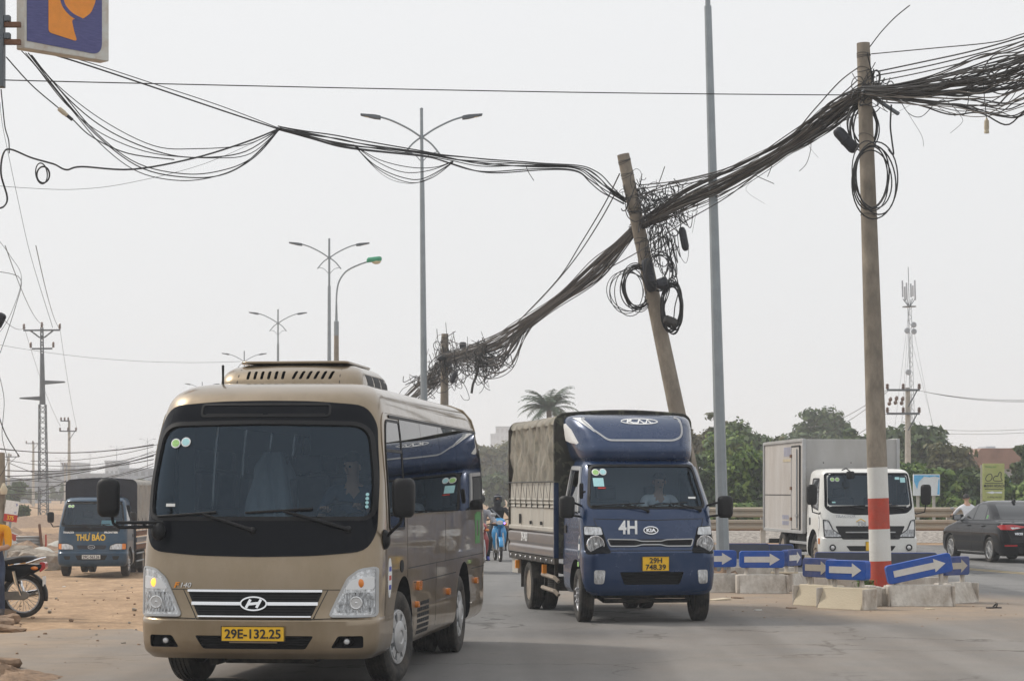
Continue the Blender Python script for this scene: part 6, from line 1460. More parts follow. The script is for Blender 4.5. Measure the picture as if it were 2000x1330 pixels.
  m = MB(); m.box(s * (X + 0.003) - 0.003, s * (X + 0.003) + 0.003, 3.1, Y1 - 0.05, 1.60, 1.62); m.build('panel_joint', 'seam', bx)
  for y_, z_, h_, w_, mm in [(3.12 + k * 0.13, 2.56, 0.20, 0.085, 'faded_blue') for k in range(6)] + [(3.35 + k * 0.12, 1.12, 0.09, 0.08, 'faded_blue') for k in range(6)] + [(3.35 + k * 0.12, 0.99, 0.09, 0.08, 'faded_blue') for k in range(6)]:
   m = MB(); m.box(s * (X + 0.004) - 0.002, s * (X + 0.004) + 0.002, y_, y_ + w_, z_ - h_ / 2, z_ + h_ / 2); m.build('faded_mark', mm, bx)
  m = MB(); m.box(s * (X + 0.004) - 0.003, s * (X + 0.004) + 0.003, 3.1, 3.95, 2.34, 2.40); m.build('faded_stripe', 'faded_yellow', bx)
  for yy in (Y0 + 0.02,):
   for k in range(12):
    m = MB(); m.sphere((s * (X - 0.06), Y0 - 0.004, Z0 + 0.1 + k * 0.16), (0.012, 0.006, 0.012), 6, 4); m.build('rivet', 'steel', bx)
 for z in (2.30,):
  for x in (-0.6, 0.0, 0.6): MB().sphere((x, Y0 - 0.004, z), (0.014, 0.006, 0.014), 6, 4).build('rivet', 'seam', bx)
 ch = MB()
 for s in (-1, 1): ch.box(s * 0.4 - 0.04, s * 0.4 + 0.04, 0.3, 6.0, 0.58, 0.78)
 ch.box(-0.75, 0.75, 0.92, 1.04, 0.34, 0.46); ch.box(-0.7, 0.7, 4.13, 4.27, 0.34, 0.48); ch.box(-0.9, -0.5, 2.0, 3.0, 0.42, 0.78); ch.box(0.5, 0.9, 2.0, 3.0, 0.42, 0.78); ch.box(-0.35, 0.35, 0.4, 1.5, 0.36, 0.75); ch.box(-0.98, 0.98, 5.7, 5.8, 0.5, 0.6)
 ch.build('chassis', 'chassis', root, bev=0.01)
 MB().prism(rpoly([(0.36, 1.0), (0.75, 1.0), (0.75, 1.24), (0.60, 1.34), (0.36, 1.33)], 0.04), -0.85, 0.85, lambda u, v, h: (h, u, v)).build('dashboard', 'cabin_grey', root)
 MB().box(-0.3, 0.05, 0.52, 0.62, 1.34, 1.38).build('red_cloth', 'ink_red', root, bev=0.02)
 steering_wheel(root, (0.42, 0.74, 1.38), 0.2); seat(root, (0.42, 0.84, 1.0), h=0.55); seat(root, (-0.35, 0.84, 1.0), w=0.7, h=0.55)
 round_stickers(root, sh, [(-0.74, 1.93), (-0.64, 1.93)], 0.045, ('sticker_green', 'sticker_green'))
 for u, v, w_, h_ in ((0.62, 1.955, 0.10, 0.05), (0.74, 1.92, 0.11, 0.10), (-0.74, 1.46, 0.07, 0.03)):
  m = MB(); patch(m, sh, 'front', [(u - w_ / 2, v - h_ / 2), (u + w_ / 2, v - h_ / 2), (u + w_ / 2, v + h_ / 2), (u - w_ / 2, v + h_ / 2)], off=0.008, thick=0.004, rows=2, cols=2); m.build('label_sticker', 'sticker_teal', root)
 driver('person', 'driver in a dark shirt at the wheel of the white box truck', root, (0.42, 1.18, 1.05), 'cloth_dark')
 return root
mat('faded_blue', (0.34, 0.34, 0.42), 0.6, var=0.2, scale=8); mat('faded_yellow', (0.50, 0.42, 0.28), 0.6, var=0.2, scale=8)
WHITE = make_white_truck()
# ---------------------------------------------------------------- blue newspaper truck on the dirt yard
def make_thaco():
 Y = 56.4; X = (178 - 1000) * Y / F
 root = thing('delivery_truck', 'blue truck lettered in yellow with dark canvas cover parked on the dirt', 'truck', (X, Y, zg(X, Y + 2)), rz=R(1.5))
 pt = 'thaco_blue'
 sh = Shell([(0.27, 0.80, 0.08, 1.50, 0.2, 0.14, 0.05, 0.06), (0.33, 0.855, 0.02, 1.52, 0.2, 0.15, 0.05, 0.07), (0.45, 0.87, 0.0, 1.53, 0.2, 0.15, 0.05, 0.07), (0.60, 0.87, 0.0, 1.53, 0.2, 0.15, 0.05, 0.07), (0.63, 0.862, 0.03, 1.53, 0.2, 0.15, 0.05, 0.07), (1.0, 0.862, 0.06, 1.53, 0.2, 0.15, 0.05, 0.08), (1.24, 0.855, 0.11, 1.53, 0.2, 0.15, 0.05, 0.09),
    (1.5, 0.82, 0.23, 1.52, 0.2, 0.15, 0.05, 0.09), (1.86, 0.76, 0.42, 1.51, 0.2, 0.15, 0.05, 0.09), (1.94, 0.72, 0.50, 1.5, 0.18, 0.15, 0.06, 0.08), (1.985, 0.64, 0.65, 1.45, 0.16, 0.12, 0.06, 0.06), (2.0, 0.45, 0.85, 1.4, 0.12, 0.1, 0.06, 0.04)])
 P = sh.P
 ws = rpoly([(-0.79, 1.28), (0.79, 1.28), (0.70, 1.85), (-0.70, 1.85)], 0.07, 4); dwr = rpoly([(0.42, 1.20), (1.32, 1.20), (1.32, 1.80), (0.70, 1.80)], 0.06, 4)
 cuts = [cut_obj(cutter(sh, 'front', ws, 0.55, rows=8, cols=12), pt), box_cut(-0.70, 0.70, 0.42, 1.45, 0.85, 1.9, pt)]
 for q in ('left', 'right'): cuts.append(cut_obj(cutter(sh, q, dwr, 0.6, rows=6, cols=6), pt))
 for s in (-1, 1): cuts.append(cyl_cut(0.45 if s > 0 else -1.2, 1.2 if s > 0 else -0.45, 0.78, 0.34, 0.42, pt))
 shell_body('cab', sh, pt, cuts, root, sub=3, ns=10)
 m = MB(); patch(m, sh, 'front', ws, off=-0.003, thick=0.004, rows=8, cols=12); gl = m.build('windscreen', 'wind_glass', root, smooth=60)
 m = MB(); strip(m, sh, 'front', ws, 0.03, off=0.006, closed=True); m.build('seal', 'black_plastic', gl)
 m = MB(); patch(m, sh, 'front', rpoly([(-0.81, 1.255), (0.81, 1.255), (0.82, 1.14), (-0.82, 1.14)], 0.02, 3), off=0.003, thick=0.01, rows=3, cols=12); m.build('cowl_panel', 'black_gloss', root)
 for q in ('left', 'right'):
  m = MB(); patch(m, sh, q, dwr, off=-0.003, thick=0.004, rows=6, cols=6); m.build('door_window', 'door_glass', root, smooth=60)
  m = MB(); strip(m, sh, q, [(0.36, 1.2), (0.36, 0.7)], 0.008, off=0.0015, thick=0.004); m.build('panel_gap', 'seam', root)
  m = MB(); patch(m, sh, q, rpoly([(1.2, 0.98), (1.34, 0.98), (1.34, 1.06), (1.2, 1.06)], 0.02), off=0.008, thick=0.012, rows=2, cols=2); m.build('door_handle', 'black_plastic', root)
 emblem_text(root, sh, 'front', 'THƯ BÁO', 0.215, -0.02, 0.985, 'ink_yellow', bold=0.006, sx=0.78)
 emblem_text(root, sh, 'front', 'THACO', 0.06, -0.58, 1.115, 'ink_white', bold=0.003, sx=1.3); emblem_text(root, sh, 'front', 'FRONTIER', 0.06, 0.48, 1.115, 'ink_white', bold=0.003, sx=1.2)
 m = MB(); patch(m, sh, 'front', rpoly([(-0.38, 0.80), (0.38, 0.80), (0.34, 0.70), (-0.34, 0.70)], 0.03, 3), off=0.005, thick=0.012, rows=3, cols=8); go = m.build('grille', 'tarp_dark', root)
 m = MB(); strip(m, sh, 'front', ellipse(0, 0.755, 0.085, 0.046, 28), 0.012, off=0.02, closed=True, step=0.5); m.build('badge_ring', 'steel', go)
 emblem_text(go, sh, 'front', 'KIA', 0.05, 0, 0.752, 'steel', off=0.014, sx=1.2)
 for s in (-1, 1):
  hp = rpoly([(s * 0.84, 0.845), (s * 0.60, 0.845), (s * 0.46, 0.79), (s * 0.44, 0.69), (s * 0.84, 0.69)], 0.03, 3)
  m = MB(); patch(m, sh, 'front', hp, off=0.008, thick=0.02, rows=5, cols=8); hl = m.build('headlight', 'lamp_reflector', root)
  m = MB(); patch(m, sh, 'front', [(s * 0.835, 0.835), (s * 0.755, 0.835), (s * 0.755, 0.70), (s * 0.835, 0.70)], off=0.012, thick=0.02, rows=2, cols=2); m.build('turn_signal', 'amber', hl)
  m = MB(); strip(m, sh, 'front', hp, 0.014, off=0.014, closed=True); m.build('bezel', 'black_plastic', hl)
  m = MB(); patch(m, sh, 'front', rpoly([(s * 0.52, 0.53), (s * 0.70, 0.53), (s * 0.66, 0.44), (s * 0.54, 0.44)], 0.02, 3), off=0.004, thick=0.01, rows=2, cols=3); m.build('fog_recess', 'dark_cavity', root)
  a = s * 1.03
  mirror(root, (a, 0.1, 1.50), 0.17, 0.27, 0.1, [[(a, 0.12, 1.36), (a - s * 0.06, 0.14, 1.26), (s * 0.84, 0.26, 1.27)]])
  wheel(root, s * 0.75, 0.78, 0.335, 0.19, 0.20, 'steel', s, rimmat='steel'); wheel(root, s * 0.74, 3.6, 0.335, 0.17, 0.20, 'dish', s, rimmat='rim_dusty', dual=True)
 m = MB(); patch(m, sh, 'front', rpoly([(-0.40, 0.55), (0.40, 0.55), (0.34, 0.43), (-0.34, 0.43)], 0.02, 3), off=0.004, thick=0.01, rows=3, cols=6); m.build('lower_intake', 'dark_cavity', root)
 number_plate(root, ['29C-563.26'], (0, -0.015, 0.51), 0.47, 0.115, m='plate_white', size=0.10, sx=1.1)
 wiper(root, sh, (-0.03, 1.22), (-0.35, 1.30), (-0.72, 1.29), (-0.1, 1.31)); wiper(root, sh, (0.6, 1.22), (0.2, 1.31), (-0.1, 1.30), (0.45, 1.32))
 X_ = 0.90
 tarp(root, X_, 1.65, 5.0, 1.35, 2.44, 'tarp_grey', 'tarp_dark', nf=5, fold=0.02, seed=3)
 for s in (-1, 1):
  for k, z in enumerate((0.80, 0.97, 1.14, 1.31)):
   m = MB(); m.box(s * (X_ - 0.01) - 0.02, s * (X_ - 0.01) + 0.02, 1.66, 4.98, z - 0.14, z - 0.012); m.build('side_board', 'thaco_blue' if k % 2 else 'rust', root, bev=0.006)
   m = MB(); m.tube([(s * (X_ + 0.015), 1.66, z - 0.005), (s * (X_ + 0.015), 4.98, z - 0.005)], 0.012, 6); m.build('side_rail', 'rim_silver', root)
  for z in (0.55, 0.35):
   m = MB(); m.tube([(s * 0.88, 1.8, z), (s * 0.88, 3.1, z)], 0.022, 6); m.build('side_guard', 'galv', root)
  for k in range(5):
   y = 1.9 + k * 0.7; m = MB(); m.tube([(s * (X_ + 0.02), y, 1.45), (s * (X_ + 0.02), y + 0.1, 1.1)], 0.006, 5); m.build('tie_rope', 'cable_black', root)
 MB().box(-0.88, 0.88, 1.66, 4.98, 0.62, 0.70).build('bed_floor', 'chassis', root)
 MB().box(-0.89, 0.89, 1.64, 1.67, 0.70, 2.38).build('headboard', 'tarp_dark', root)
 ch = MB()
 for s in (-1, 1): ch.box(s * 0.36 - 0.04, s * 0.36 + 0.04, 0.3, 4.9, 0.42, 0.56)
 ch.box(-0.66, 0.66, 0.72, 0.84, 0.28, 0.38); ch.box(-0.6, 0.6, 3.54, 3.66, 0.28, 0.38); ch.box(-0.25, 0.25, 0.4, 1.2, 0.26, 0.5); ch.sphere((0, 3.6, 0.32), 0.14, 12, 8)
 ch.build('chassis', 'chassis', root)
 MB().prism(rpoly([(0.36, 0.9), (0.72, 0.9), (0.72, 1.12), (0.58, 1.22), (0.36, 1.2)], 0.04), -0.70, 0.70, lambda u, v, h: (h, u, v)).build('dashboard', 'cabin_grey', root)
 steering_wheel(root, (0.36, 0.68, 1.22), 0.19); seat(root, (0.36, 0.78, 0.9), h=0.55); seat(root, (-0.3, 0.78, 0.9), w=0.7, h=0.55)
 MB().prism(rpoly([(0.18, 1.29), (0.58, 1.29), (0.56, 1.42), (0.20, 1.42)], 0.02), 0.42, 0.45).build('windscreen_card', 'sticker_teal', root)
 round_stickers(root, sh, [(-0.60, 1.77), (-0.52, 1.77)], 0.04, ('sticker_green', 'sticker_green'))
 return root
THACO = make_thaco()
# ---------------------------------------------------------------- black saloon car, seen from behind
def make_sedan():
 a = R(189.6); rw = Vector((11.45, 53.6))            # left rear wheel
 root = thing('saloon_car', 'glossy black saloon car driving away at the right edge', 'car', (0, 0, 0), rz=a)
 loc = Vector((0.74, 3.45)); c, s_ = math.cos(a), math.sin(a)
 root.location = (rw.x - (c * loc.x - s_ * loc.y), rw.y - (s_ * loc.x + c * loc.y), 0)
 sh = Shell([(0.19, 0.78, 0.14, 4.30, 0.30, 0.25, 0.25, 0.10), (0.28, 0.835, 0.04, 4.38, 0.34, 0.28, 0.28, 0.12), (0.48, 0.862, 0.0, 4.42, 0.36, 0.30, 0.30, 0.14), (0.68, 0.866, 0.04, 4.40, 0.36, 0.32, 0.30, 0.16), (0.78, 0.862, 0.14, 4.385, 0.36, 0.34, 0.30, 0.16), (0.86, 0.852, 0.45, 4.36, 0.34, 0.34, 0.28, 0.16), (0.925, 0.84, 0.82, 4.32, 0.32, 0.32, 0.26, 0.14), (0.965, 0.82, 1.02, 4.15, 0.3, 0.3, 0.24, 0.12), (0.985, 0.805, 1.10, 3.98, 0.28, 0.28, 0.22, 0.10),
    (1.02, 0.79, 1.18, 3.80, 0.26, 0.26, 0.2, 0.10), (1.20, 0.71, 1.52, 3.46, 0.24, 0.24, 0.2, 0.10), (1.34, 0.635, 1.82, 3.14, 0.22, 0.22, 0.2, 0.10), (1.41, 0.58, 2.02, 2.92, 0.2, 0.2, 0.2, 0.10), (1.45, 0.50, 2.20, 2.74, 0.16, 0.16, 0.16, 0.06), (1.468, 0.32, 2.36, 2.60, 0.08, 0.08, 0.08, 0.02)])
 P = sh.P; pt = 'car_black'
 cuts = []
 for s in (-1, 1):
  for y in (0.90, 3.45): cuts.append(cyl_cut(0.55 if s > 0 else -1.2, 1.2 if s > 0 else -0.55, y, 0.31, 0.355, pt))
 shell_body('body', sh, pt, cuts, root, sub=4, ns=22)
 for q in ('left', 'right'):
  for poly in ([(1.42, 1.0), (2.28, 1.0), (2.26, 1.375), (2.02, 1.365), (1.75, 1.24)], [(2.34, 1.0), (3.06, 1.0), (2.93, 1.30), (2.72, 1.365), (2.32, 1.375)], [(3.10, 1.0), (3.40, 1.03), (3.18, 1.17), (2.99, 1.28)]):
   m = MB(); patch(m, sh, q, rpoly(poly, 0.03, 3), off=0.004, thick=0.008, rows=8, cols=6); m.build('side_window', 'tint_glass', root, smooth=60)
  m = MB(); patch(m, sh, q, [(3.12, 1.04), (3.22, 1.04), (3.20, 1.12), (3.12, 1.12)], off=0.007, thick=0.004, rows=1, cols=1); m.build('label_sticker', 'ink_green', root)
  m = MB(); strip(m, sh, q, [(1.36, 0.985), (3.44, 0.995)], 0.014, off=0.006); m.build('window_trim', 'black_gloss', root)
  for path in ([(1.30, 0.96), (1.33, 0.28)], [(2.31, 0.98), (2.33, 0.28)], [(3.20, 0.97), (3.05, 0.70), (3.02, 0.5)], [(1.3, 0.28), (3.0, 0.28)]):
   m = MB(); strip(m, sh, q, path, 0.007, off=0.0012, thick=0.004); m.build('panel_gap', 'seam', root)
  for y in (2.05, 3.0):
   g = 1 if q == 'left' else -1
   m = MB(); m.tube([P(q, y, 0.86, 0.005), P(q, y + 0.03, 0.86, 0.03), P(q, y + 0.17, 0.865, 0.03), P(q, y + 0.20, 0.865, 0.005)], 0.014, 8); m.build('door_handle', pt, root)
  m = MB(); strip(m, sh, q, [(1.30, 0.235), (3.05, 0.235)], 0.02, off=0.008); m.build('sill_trim', 'chrome' if False else 'rim_silver', root)
 m = MB(); patch(m, sh, 'rear', rpoly([(-0.66, 1.035), (0.66, 1.035), (0.52, 1.375), (-0.52, 1.375)], 0.05), off=0.004, thick=0.008, rows=10, cols=14); m.build('rear_window', 'tint_glass', root, smooth=60)
 m = MB(); patch(m, sh, 'front', rpoly([(-0.68, 1.03), (0.68, 1.03), (0.52, 1.375), (-0.52, 1.375)], 0.05), off=0.004, thick=0.008, rows=10, cols=14); m.build('windscreen', 'tint_glass', root, smooth=60)
 for s in (-1, 1):
  m = MB(); patch(m, sh, 'rear', rpoly([(s * 0.835, 0.90), (s * 0.60, 0.905), (s * 0.32, 0.865), (s * 0.34, 0.835), (s * 0.62, 0.775), (s * 0.835, 0.785)], 0.02, 3), off=0.012, thick=0.03, rows=6, cols=10); tl = m.build('tail_light', 'red_lens', root)
  m = MB(); patch(m, sh, 'rear', rpoly([(s * 0.66, 0.84), (s * 0.50, 0.84), (s * 0.42, 0.83), (s * 0.62, 0.795)], 0.01, 2), off=0.016, thick=0.02, rows=3, cols=6); m.build('reverse_lamp', 'clear_lens', tl)
  q = 'left' if s > 0 else 'right'
  m = MB(); patch(m, sh, q, rpoly([(3.98, 0.87), (4.34, 0.905), (4.36, 0.79), (4.15, 0.80)], 0.02, 3), off=0.010, thick=0.02, rows=5, cols=6); m.build('lamp_wrap', 'red_lens', tl)
  m = MB(); patch(m, sh, 'rear', rpoly([(s * 0.78, 0.435), (s * 0.52, 0.44), (s * 0.52, 0.40), (s * 0.78, 0.395)], 0.012, 2), off=0.006, thick=0.01, rows=2, cols=6); m.build('reflector', 'red_lens', root)
  mirror(root, (s * 0.92, 1.50, 1.05), 0.20, 0.145, 0.11, [[(s * 0.86, 1.50, 1.01), (s * 0.80, 1.50, 0.99)]], m='car_black')
  m = MB(); patch(m, sh, 'front', rpoly([(s * 0.84, 0.76), (s * 0.50, 0.70), (s * 0.52, 0.62), (s * 0.84, 0.66)], 0.02, 3), off=0.01, thick=0.02, rows=4, cols=8); m.build('headlight', 'lamp_reflector', root)
  wheel(root, s * 0.76, 0.90, 0.305, 0.195, 0.215, 'alloy', s); wheel(root, s * 0.76, 3.45, 0.305, 0.195, 0.215, 'alloy', s)
 emblem_text(root, sh, 'rear', 'VIOS', 0.075, 0.48, 0.69, 'chrome', shear=0.1, sx=1.2, bold=0.002)
 m = MB(); patch(m, sh, 'rear', rpoly([(-0.42, 0.78), (0.42, 0.78), (0.38, 0.58), (-0.38, 0.58)], 0.03, 3), off=0.004, thick=0.01, rows=3, cols=6); m.build('plate_recess', 'black_plastic', root)
 m = MB(); patch(m, sh, 'rear', [(-0.235, 0.73), (0.235, 0.73), (0.235, 0.62), (-0.235, 0.62)], off=0.012, thick=0.01, rows=2, cols=4); m.build('number_plate', 'plate_white', root)
 m = MB(); patch(m, sh, 'rear', rpoly([(-0.5, 0.38), (0.5, 0.38), (0.45, 0.22), (-0.45, 0.22)], 0.03, 3), off=0.005, thick=0.01, rows=3, cols=6); m.build('rear_diffuser', 'black_plastic', root)
 m = MB(); m.prism([(2.72, 1.43), (2.98, 1.415), (2.96, 1.50), (2.90, 1.50)], -0.02, 0.02, lambda u, v, h: (h, u, v)); m.build('roof_antenna', pt, root, bev=0.01)
 for path in ([(-0.80, 0.94), (-0.66, 0.58), (0.66, 0.58), (0.80, 0.94)],):
  m = MB(); strip(m, sh, 'rear', path, 0.007, off=0.0012, thick=0.004); m.build('panel_gap', 'seam', root)
 MB().box(-0.7, 0.7, 0.5, 4.0, 0.16, 0.22).build('underbody', 'chassis', root)
 return root
make_sedan()
# ---------------------------------------------------------------- motorbikes (front wheel at y = 0, rear wheel at y = 1.22)
def motorbike(name, label, paint, loc, rz, group=None, lean=0.0, lit=False, parked=False):
 root = thing(name, label, 'motorbike', loc, group=group, rot=(0, lean, rz))
 def bwheel(y):
  m = MB(); m.tube([(0, 0.225 * math.cos(2 * PI * k / 36), 0.225 * math.sin(2 * PI * k / 36)) for k in range(36)], 0.016, 8, closed=True)
  m.lathe([(-0.06, 0.03), (-0.04, 0.055), (0.04, 0.055), (0.06, 0.03)], n=16)
  wv = m.build('wheel', 'steel', root, loc=(0, y, 0.285), smooth=50)
  t = MB(); t.tube([(0, 0.258 * math.cos(2 * PI * k / 40), 0.258 * math.sin(2 * PI * k / 40)) for k in range(40)], 0.034, 10, closed=True); t.build('tyre', 'rubber', wv, smooth=60)
  sp = MB()
  for k in range(28):
   q = 2 * PI * k / 28; b = q + (0.35 if k % 2 else -0.35); x = 0.035 if k % 4 < 2 else -0.035
   sp.tube([(x, 0.05 * math.cos(b), 0.05 * math.sin(b)), (0, 0.222 * math.cos(q), 0.222 * math.sin(q))], 0.0028, 4)
  so_ = sp.build('spokes', 'steel', wv); so_['kind'] = 'stuff'
 bwheel(0); bwheel(1.22)
 for s in (-1, 1):
  MB().tube([(s * 0.085, 0, 0.285), (s * 0.085, 0.10, 0.55), (s * 0.07, 0.20, 0.82)], [0.022, 0.022, 0.016], 8).build('fork', 'rim_silver', root)
  m = MB(); m.tube([(s * 0.11, 1.22, 0.30), (s * 0.115, 1.16, 0.46)], 0.02, 8); m.tube([(s * 0.115, 1.16, 0.44), (s * 0.12, 1.12, 0.62)], 0.028, 8); m.build('shock_absorber', 'chrome', root)
  m = MB(); m.tube([(s * 0.05, 0.22, 0.98), (s * 0.20, 0.24, 1.02), (s * 0.33, 0.32, 1.00)], 0.012, 8); m.tube([(s * 0.24, 0.27, 1.01), (s * 0.36, 0.335, 0.995)], 0.019, 8); m.build('handlebar', 'black_plastic', root)
  m = MB(); m.tube([(s * 0.22, 0.25, 1.02), (s * 0.25, 0.23, 1.17)], 0.007, 6); m.sphere((s * 0.27, 0.23, 1.21), (0.06, 0.018, 0.04), 12, 8); m.build('mirror', 'rim_silver', root)
  m = MB(); m.tube([(s * 0.06, 0.80, 0.26), (s * 0.24, 0.80, 0.26)], 0.014, 8); m.build('foot_peg', 'black_plastic', root)
  # leg shield wings
  m = MB(); vs = []
  prof = [(0.30, 0.30, 0.10), (0.22, 0.50, 0.16), (0.17, 0.70, 0.17), (0.19, 0.86, 0.12)]
  for y, z, x in prof: vs += [(s * 0.03, y - 0.05, z), (s * x, y, z), (s * (x + 0.015), y + 0.09, z)]
  m.add(vs, [(i * 3 + k, i * 3 + k + 1, i * 3 + k + 4, i * 3 + k + 3) for i in range(3) for k in range(2)])
  o = m.build('leg_shield', paint, root, smooth=60); so2 = o.modifiers.new('t', 'SOLIDIFY'); so2.thickness = 0.012
  MB().sphere((s * 0.13, 0.10, 0.90), (0.05, 0.025, 0.03), 10, 6).build('turn_signal', 'amber', root)
  MB().sphere((s * 0.13, 1.40, 0.66), (0.03, 0.05, 0.025), 10, 6).build('turn_signal', 'amber', root)
 m = MB(); m.add(*_arc_strip(0, 0.285, 0.315, R(40), R(165), 0.055)); o = m.build('front_fender', paint, root, smooth=60); o.modifiers.new('t', 'SOLIDIFY').thickness = 0.008
 m = MB(); m.add(*_arc_strip(1.22, 0.285, 0.33, R(-12), R(110), 0.075)); o = m.build('rear_fender', 'black_plastic', root, smooth=60); o.modifiers.new('t', 'SOLIDIFY').thickness = 0.008
 hc = Shell([(0.84, 0.07, 0.10, 0.30, 0.04, 0.06, 0.05, 0.02), (0.90, 0.12, 0.04, 0.32, 0.07, 0.08, 0.06, 0.03), (0.97, 0.14, 0.04, 0.32, 0.07, 0.08, 0.06, 0.03), (1.03, 0.11, 0.12, 0.32, 0.06, 0.06, 0.05, 0.03), (1.05, 0.05, 0.2, 0.28, 0.03, 0.03, 0.03, 0.01)])
 ho = hc.mb(sub=3, ns=5).build('head_cowl', paint, root, smooth=60)
 m = MB(); patch(m, hc, 'front', ellipse(0, 0.94, 0.085, 0.05, 20), off=0.006, thick=0.01, rows=6, cols=6); m.build('headlight', 'clear_lens', ho)
 if lit: MB().sphere(hc.P('front', 0.10, 0.93, 0.012), 0.022, 10, 8).build('running_light', 'glow_violet', ho)
 # spine, engine, body
 m = MB(); m.tube([(0, 0.20, 0.86), (0, 0.30, 0.62), (0, 0.48, 0.50), (0, 0.75, 0.52), (0, 0.95, 0.62)], [0.05, 0.06, 0.06, 0.07, 0.05], 10); m.build('frame', paint, root)
 m = MB(); m.box(-0.11, 0.11, 0.52, 0.86, 0.20, 0.42); m.tube([(0, 0.50, 0.34), (0, 0.34, 0.37)], 0.075, 12); m.build('engine', 'cast_metal', root, bev=0.03)
 m = MB(); m.tube([(-0.10, 0.52, 0.24), (-0.13, 0.8, 0.22), (-0.14, 1.0, 0.26), (-0.14, 1.48, 0.34)], [0.018, 0.02, 0.045, 0.045], 10); m.build('exhaust', 'chrome', root)
 m = MB(); m.prism(rpoly([(0.80, 0.235), (1.28, 0.235), (1.34, 0.30), (1.28, 0.355), (0.80, 0.34)], 0.05), 0.075, 0.125, lambda u, v, h: (h, u, v)); m.build('chain_case', 'cast_metal', root, bev=0.01)
 m = MB(); m.tube([(0.10, 0.84, 0.29), (0.10, 1.22, 0.29)], 0.022, 8); m.tube([(-0.10, 0.84, 0.29), (-0.10, 1.22, 0.29)], 0.022, 8); m.build('swingarm', 'black_plastic', root)
 tb = Shell([(0.48, 0.07, 0.72, 1.10, 0.03, 0.05, 0.05, 0.02), (0.58, 0.115, 0.66, 1.35, 0.05, 0.08, 0.08, 0.02), (0.66, 0.125, 0.62, 1.50, 0.05, 0.10, 0.08, 0.02), (0.71, 0.11, 0.62, 1.52, 0.05, 0.08, 0.08, 0.02)])
 tb.mb(sub=3, ns=8).build('tail_body', paint, root, smooth=50)
 st = Shell([(0.69, 0.10, 0.60, 1.36, 0.05, 0.08, 0.08, 0.02), (0.725, 0.135, 0.56, 1.40, 0.07, 0.10, 0.10, 0.02), (0.765, 0.135, 0.58, 1.40, 0.07, 0.10, 0.10, 0.02), (0.785, 0.10, 0.66, 1.36, 0.06, 0.08, 0.08, 0.02)])
 mm = st.mb(sub=3, ns=10); mm.v = [(x, y, z + 0.05 * sm((y - 0.95) / 0.3) - 0.01) for x, y, z in mm.v]; mm.build('seat', 'seat_vinyl', root, smooth=60)
 MB().prism(rpoly([(1.46, 0.60), (1.54, 0.66), (1.53, 0.74), (1.46, 0.74)], 0.02), -0.09, 0.09, lambda u, v, h: (h, u, v)).build('tail_light', 'red_lens', root, bev=0.01)
 MB().tube([(0.13, 1.05, 0.70), (0.14, 1.30, 0.73), (0.12, 1.48, 0.79), (0, 1.52, 0.80), (-0.12, 1.48, 0.79), (-0.14, 1.30, 0.73), (-0.13, 1.05, 0.70)], 0.013, 8).build('grab_rail', 'chrome', root)
 MB().box(-0.09, 0.09, 1.50, 1.51, 0.42, 0.55).build('number_plate', 'plate_white', root, rot=None)
 MB().tube([(0.10, 0.75, 0.22), (0.20, 0.70, 0.0)] if parked else [(0.10, 0.75, 0.22), (0.15, 1.05, 0.22)], 0.012, 6).build('side_stand', 'black_plastic', root)
 return root
def _arc_strip(cy, cz, r, a0, a1, w, n=14):
 vs = []; fs = []
 for k in range(n + 1):
  a = a0 + (a1 - a0) * k / n
  for x, dr in ((-w, -0.02), (-w * 0.6, 0.0), (w * 0.6, 0.0), (w, -0.02)): vs.append((x, cy + (r + dr) * math.cos(a), cz + (r + dr) * math.sin(a)))
 for k in range(n):
  for j in range(3): fs.append((k * 4 + j, k * 4 + j + 1, k * 4 + j + 5, k * 4 + j + 4))
 return vs, fs
def rider_joints(look=(0, -1, 0), sleeve=1.0, lean=0.0):
 return dict(pelvis=(0, 0.86, 0.86), chest=(0, 0.74 - lean, 1.20), neck=(0, 0.68 - lean, 1.36), head=(0, 0.64 - lean, 1.49),
    shl=(0.19, 0.72 - lean, 1.27), ell=(0.32, 0.55, 1.06), wrl=(0.31, 0.38, 1.02), hal=(0.30, 0.315, 1.03), shr=(-0.19, 0.72 - lean, 1.27), elr=(-0.32, 0.55, 1.06), wrr=(-0.31, 0.38, 1.02), har=(-0.30, 0.315, 1.03),
    hipl=(0.10, 0.84, 0.82), knl=(0.22, 0.48, 0.70), anl=(0.18, 0.74, 0.33), tol=(0.19, 0.60, 0.275), hipr=(-0.10, 0.84, 0.82), knr=(-0.22, 0.48, 0.70), anr=(-0.18, 0.74, 0.33), tor=(-0.19, 0.60, 0.275),
    look=look, sleeve=(sleeve, 0, 0), curl=(0, 0.5, -0.8))
# blue bike coming on, rider in black with covered face
bx_, by_ = (977 - 1000) * 54.0 / F, 54.0
motorbike('motorbike', 'bright blue motorbike coming on between minibus and canopy truck', 'bike_blue', (bx_, by_, 0), R(6), lit=True)
o = person('person', 'motorbike rider in black hood and face mask on the bright blue motorbike', rider_joints(), ['cloth_dark', 'skin', 'cloth_dark', 'shoe'], loc=(bx_, by_, 0), rz=R(6), hair=False, face=False, bulk=1.08)
H = Vector((0, 0.64, 1.49))
hd = MB(); vs = []; fs = []
for i in range(9):
 th = PI * 0.74 * i / 8
 for j in range(20):
  ph = 2 * PI * j / 20; cf = max(0.0, -math.sin(ph)); rr = math.sin(th)
  t2 = th * (1.0 - 0.50 * cf * cf)
  vs.append((H.x + 0.112 * math.sin(t2) * math.cos(ph), H.y + 0.125 * math.sin(t2) * math.sin(ph), H.z + 0.135 * math.cos(t2) + 0.005))
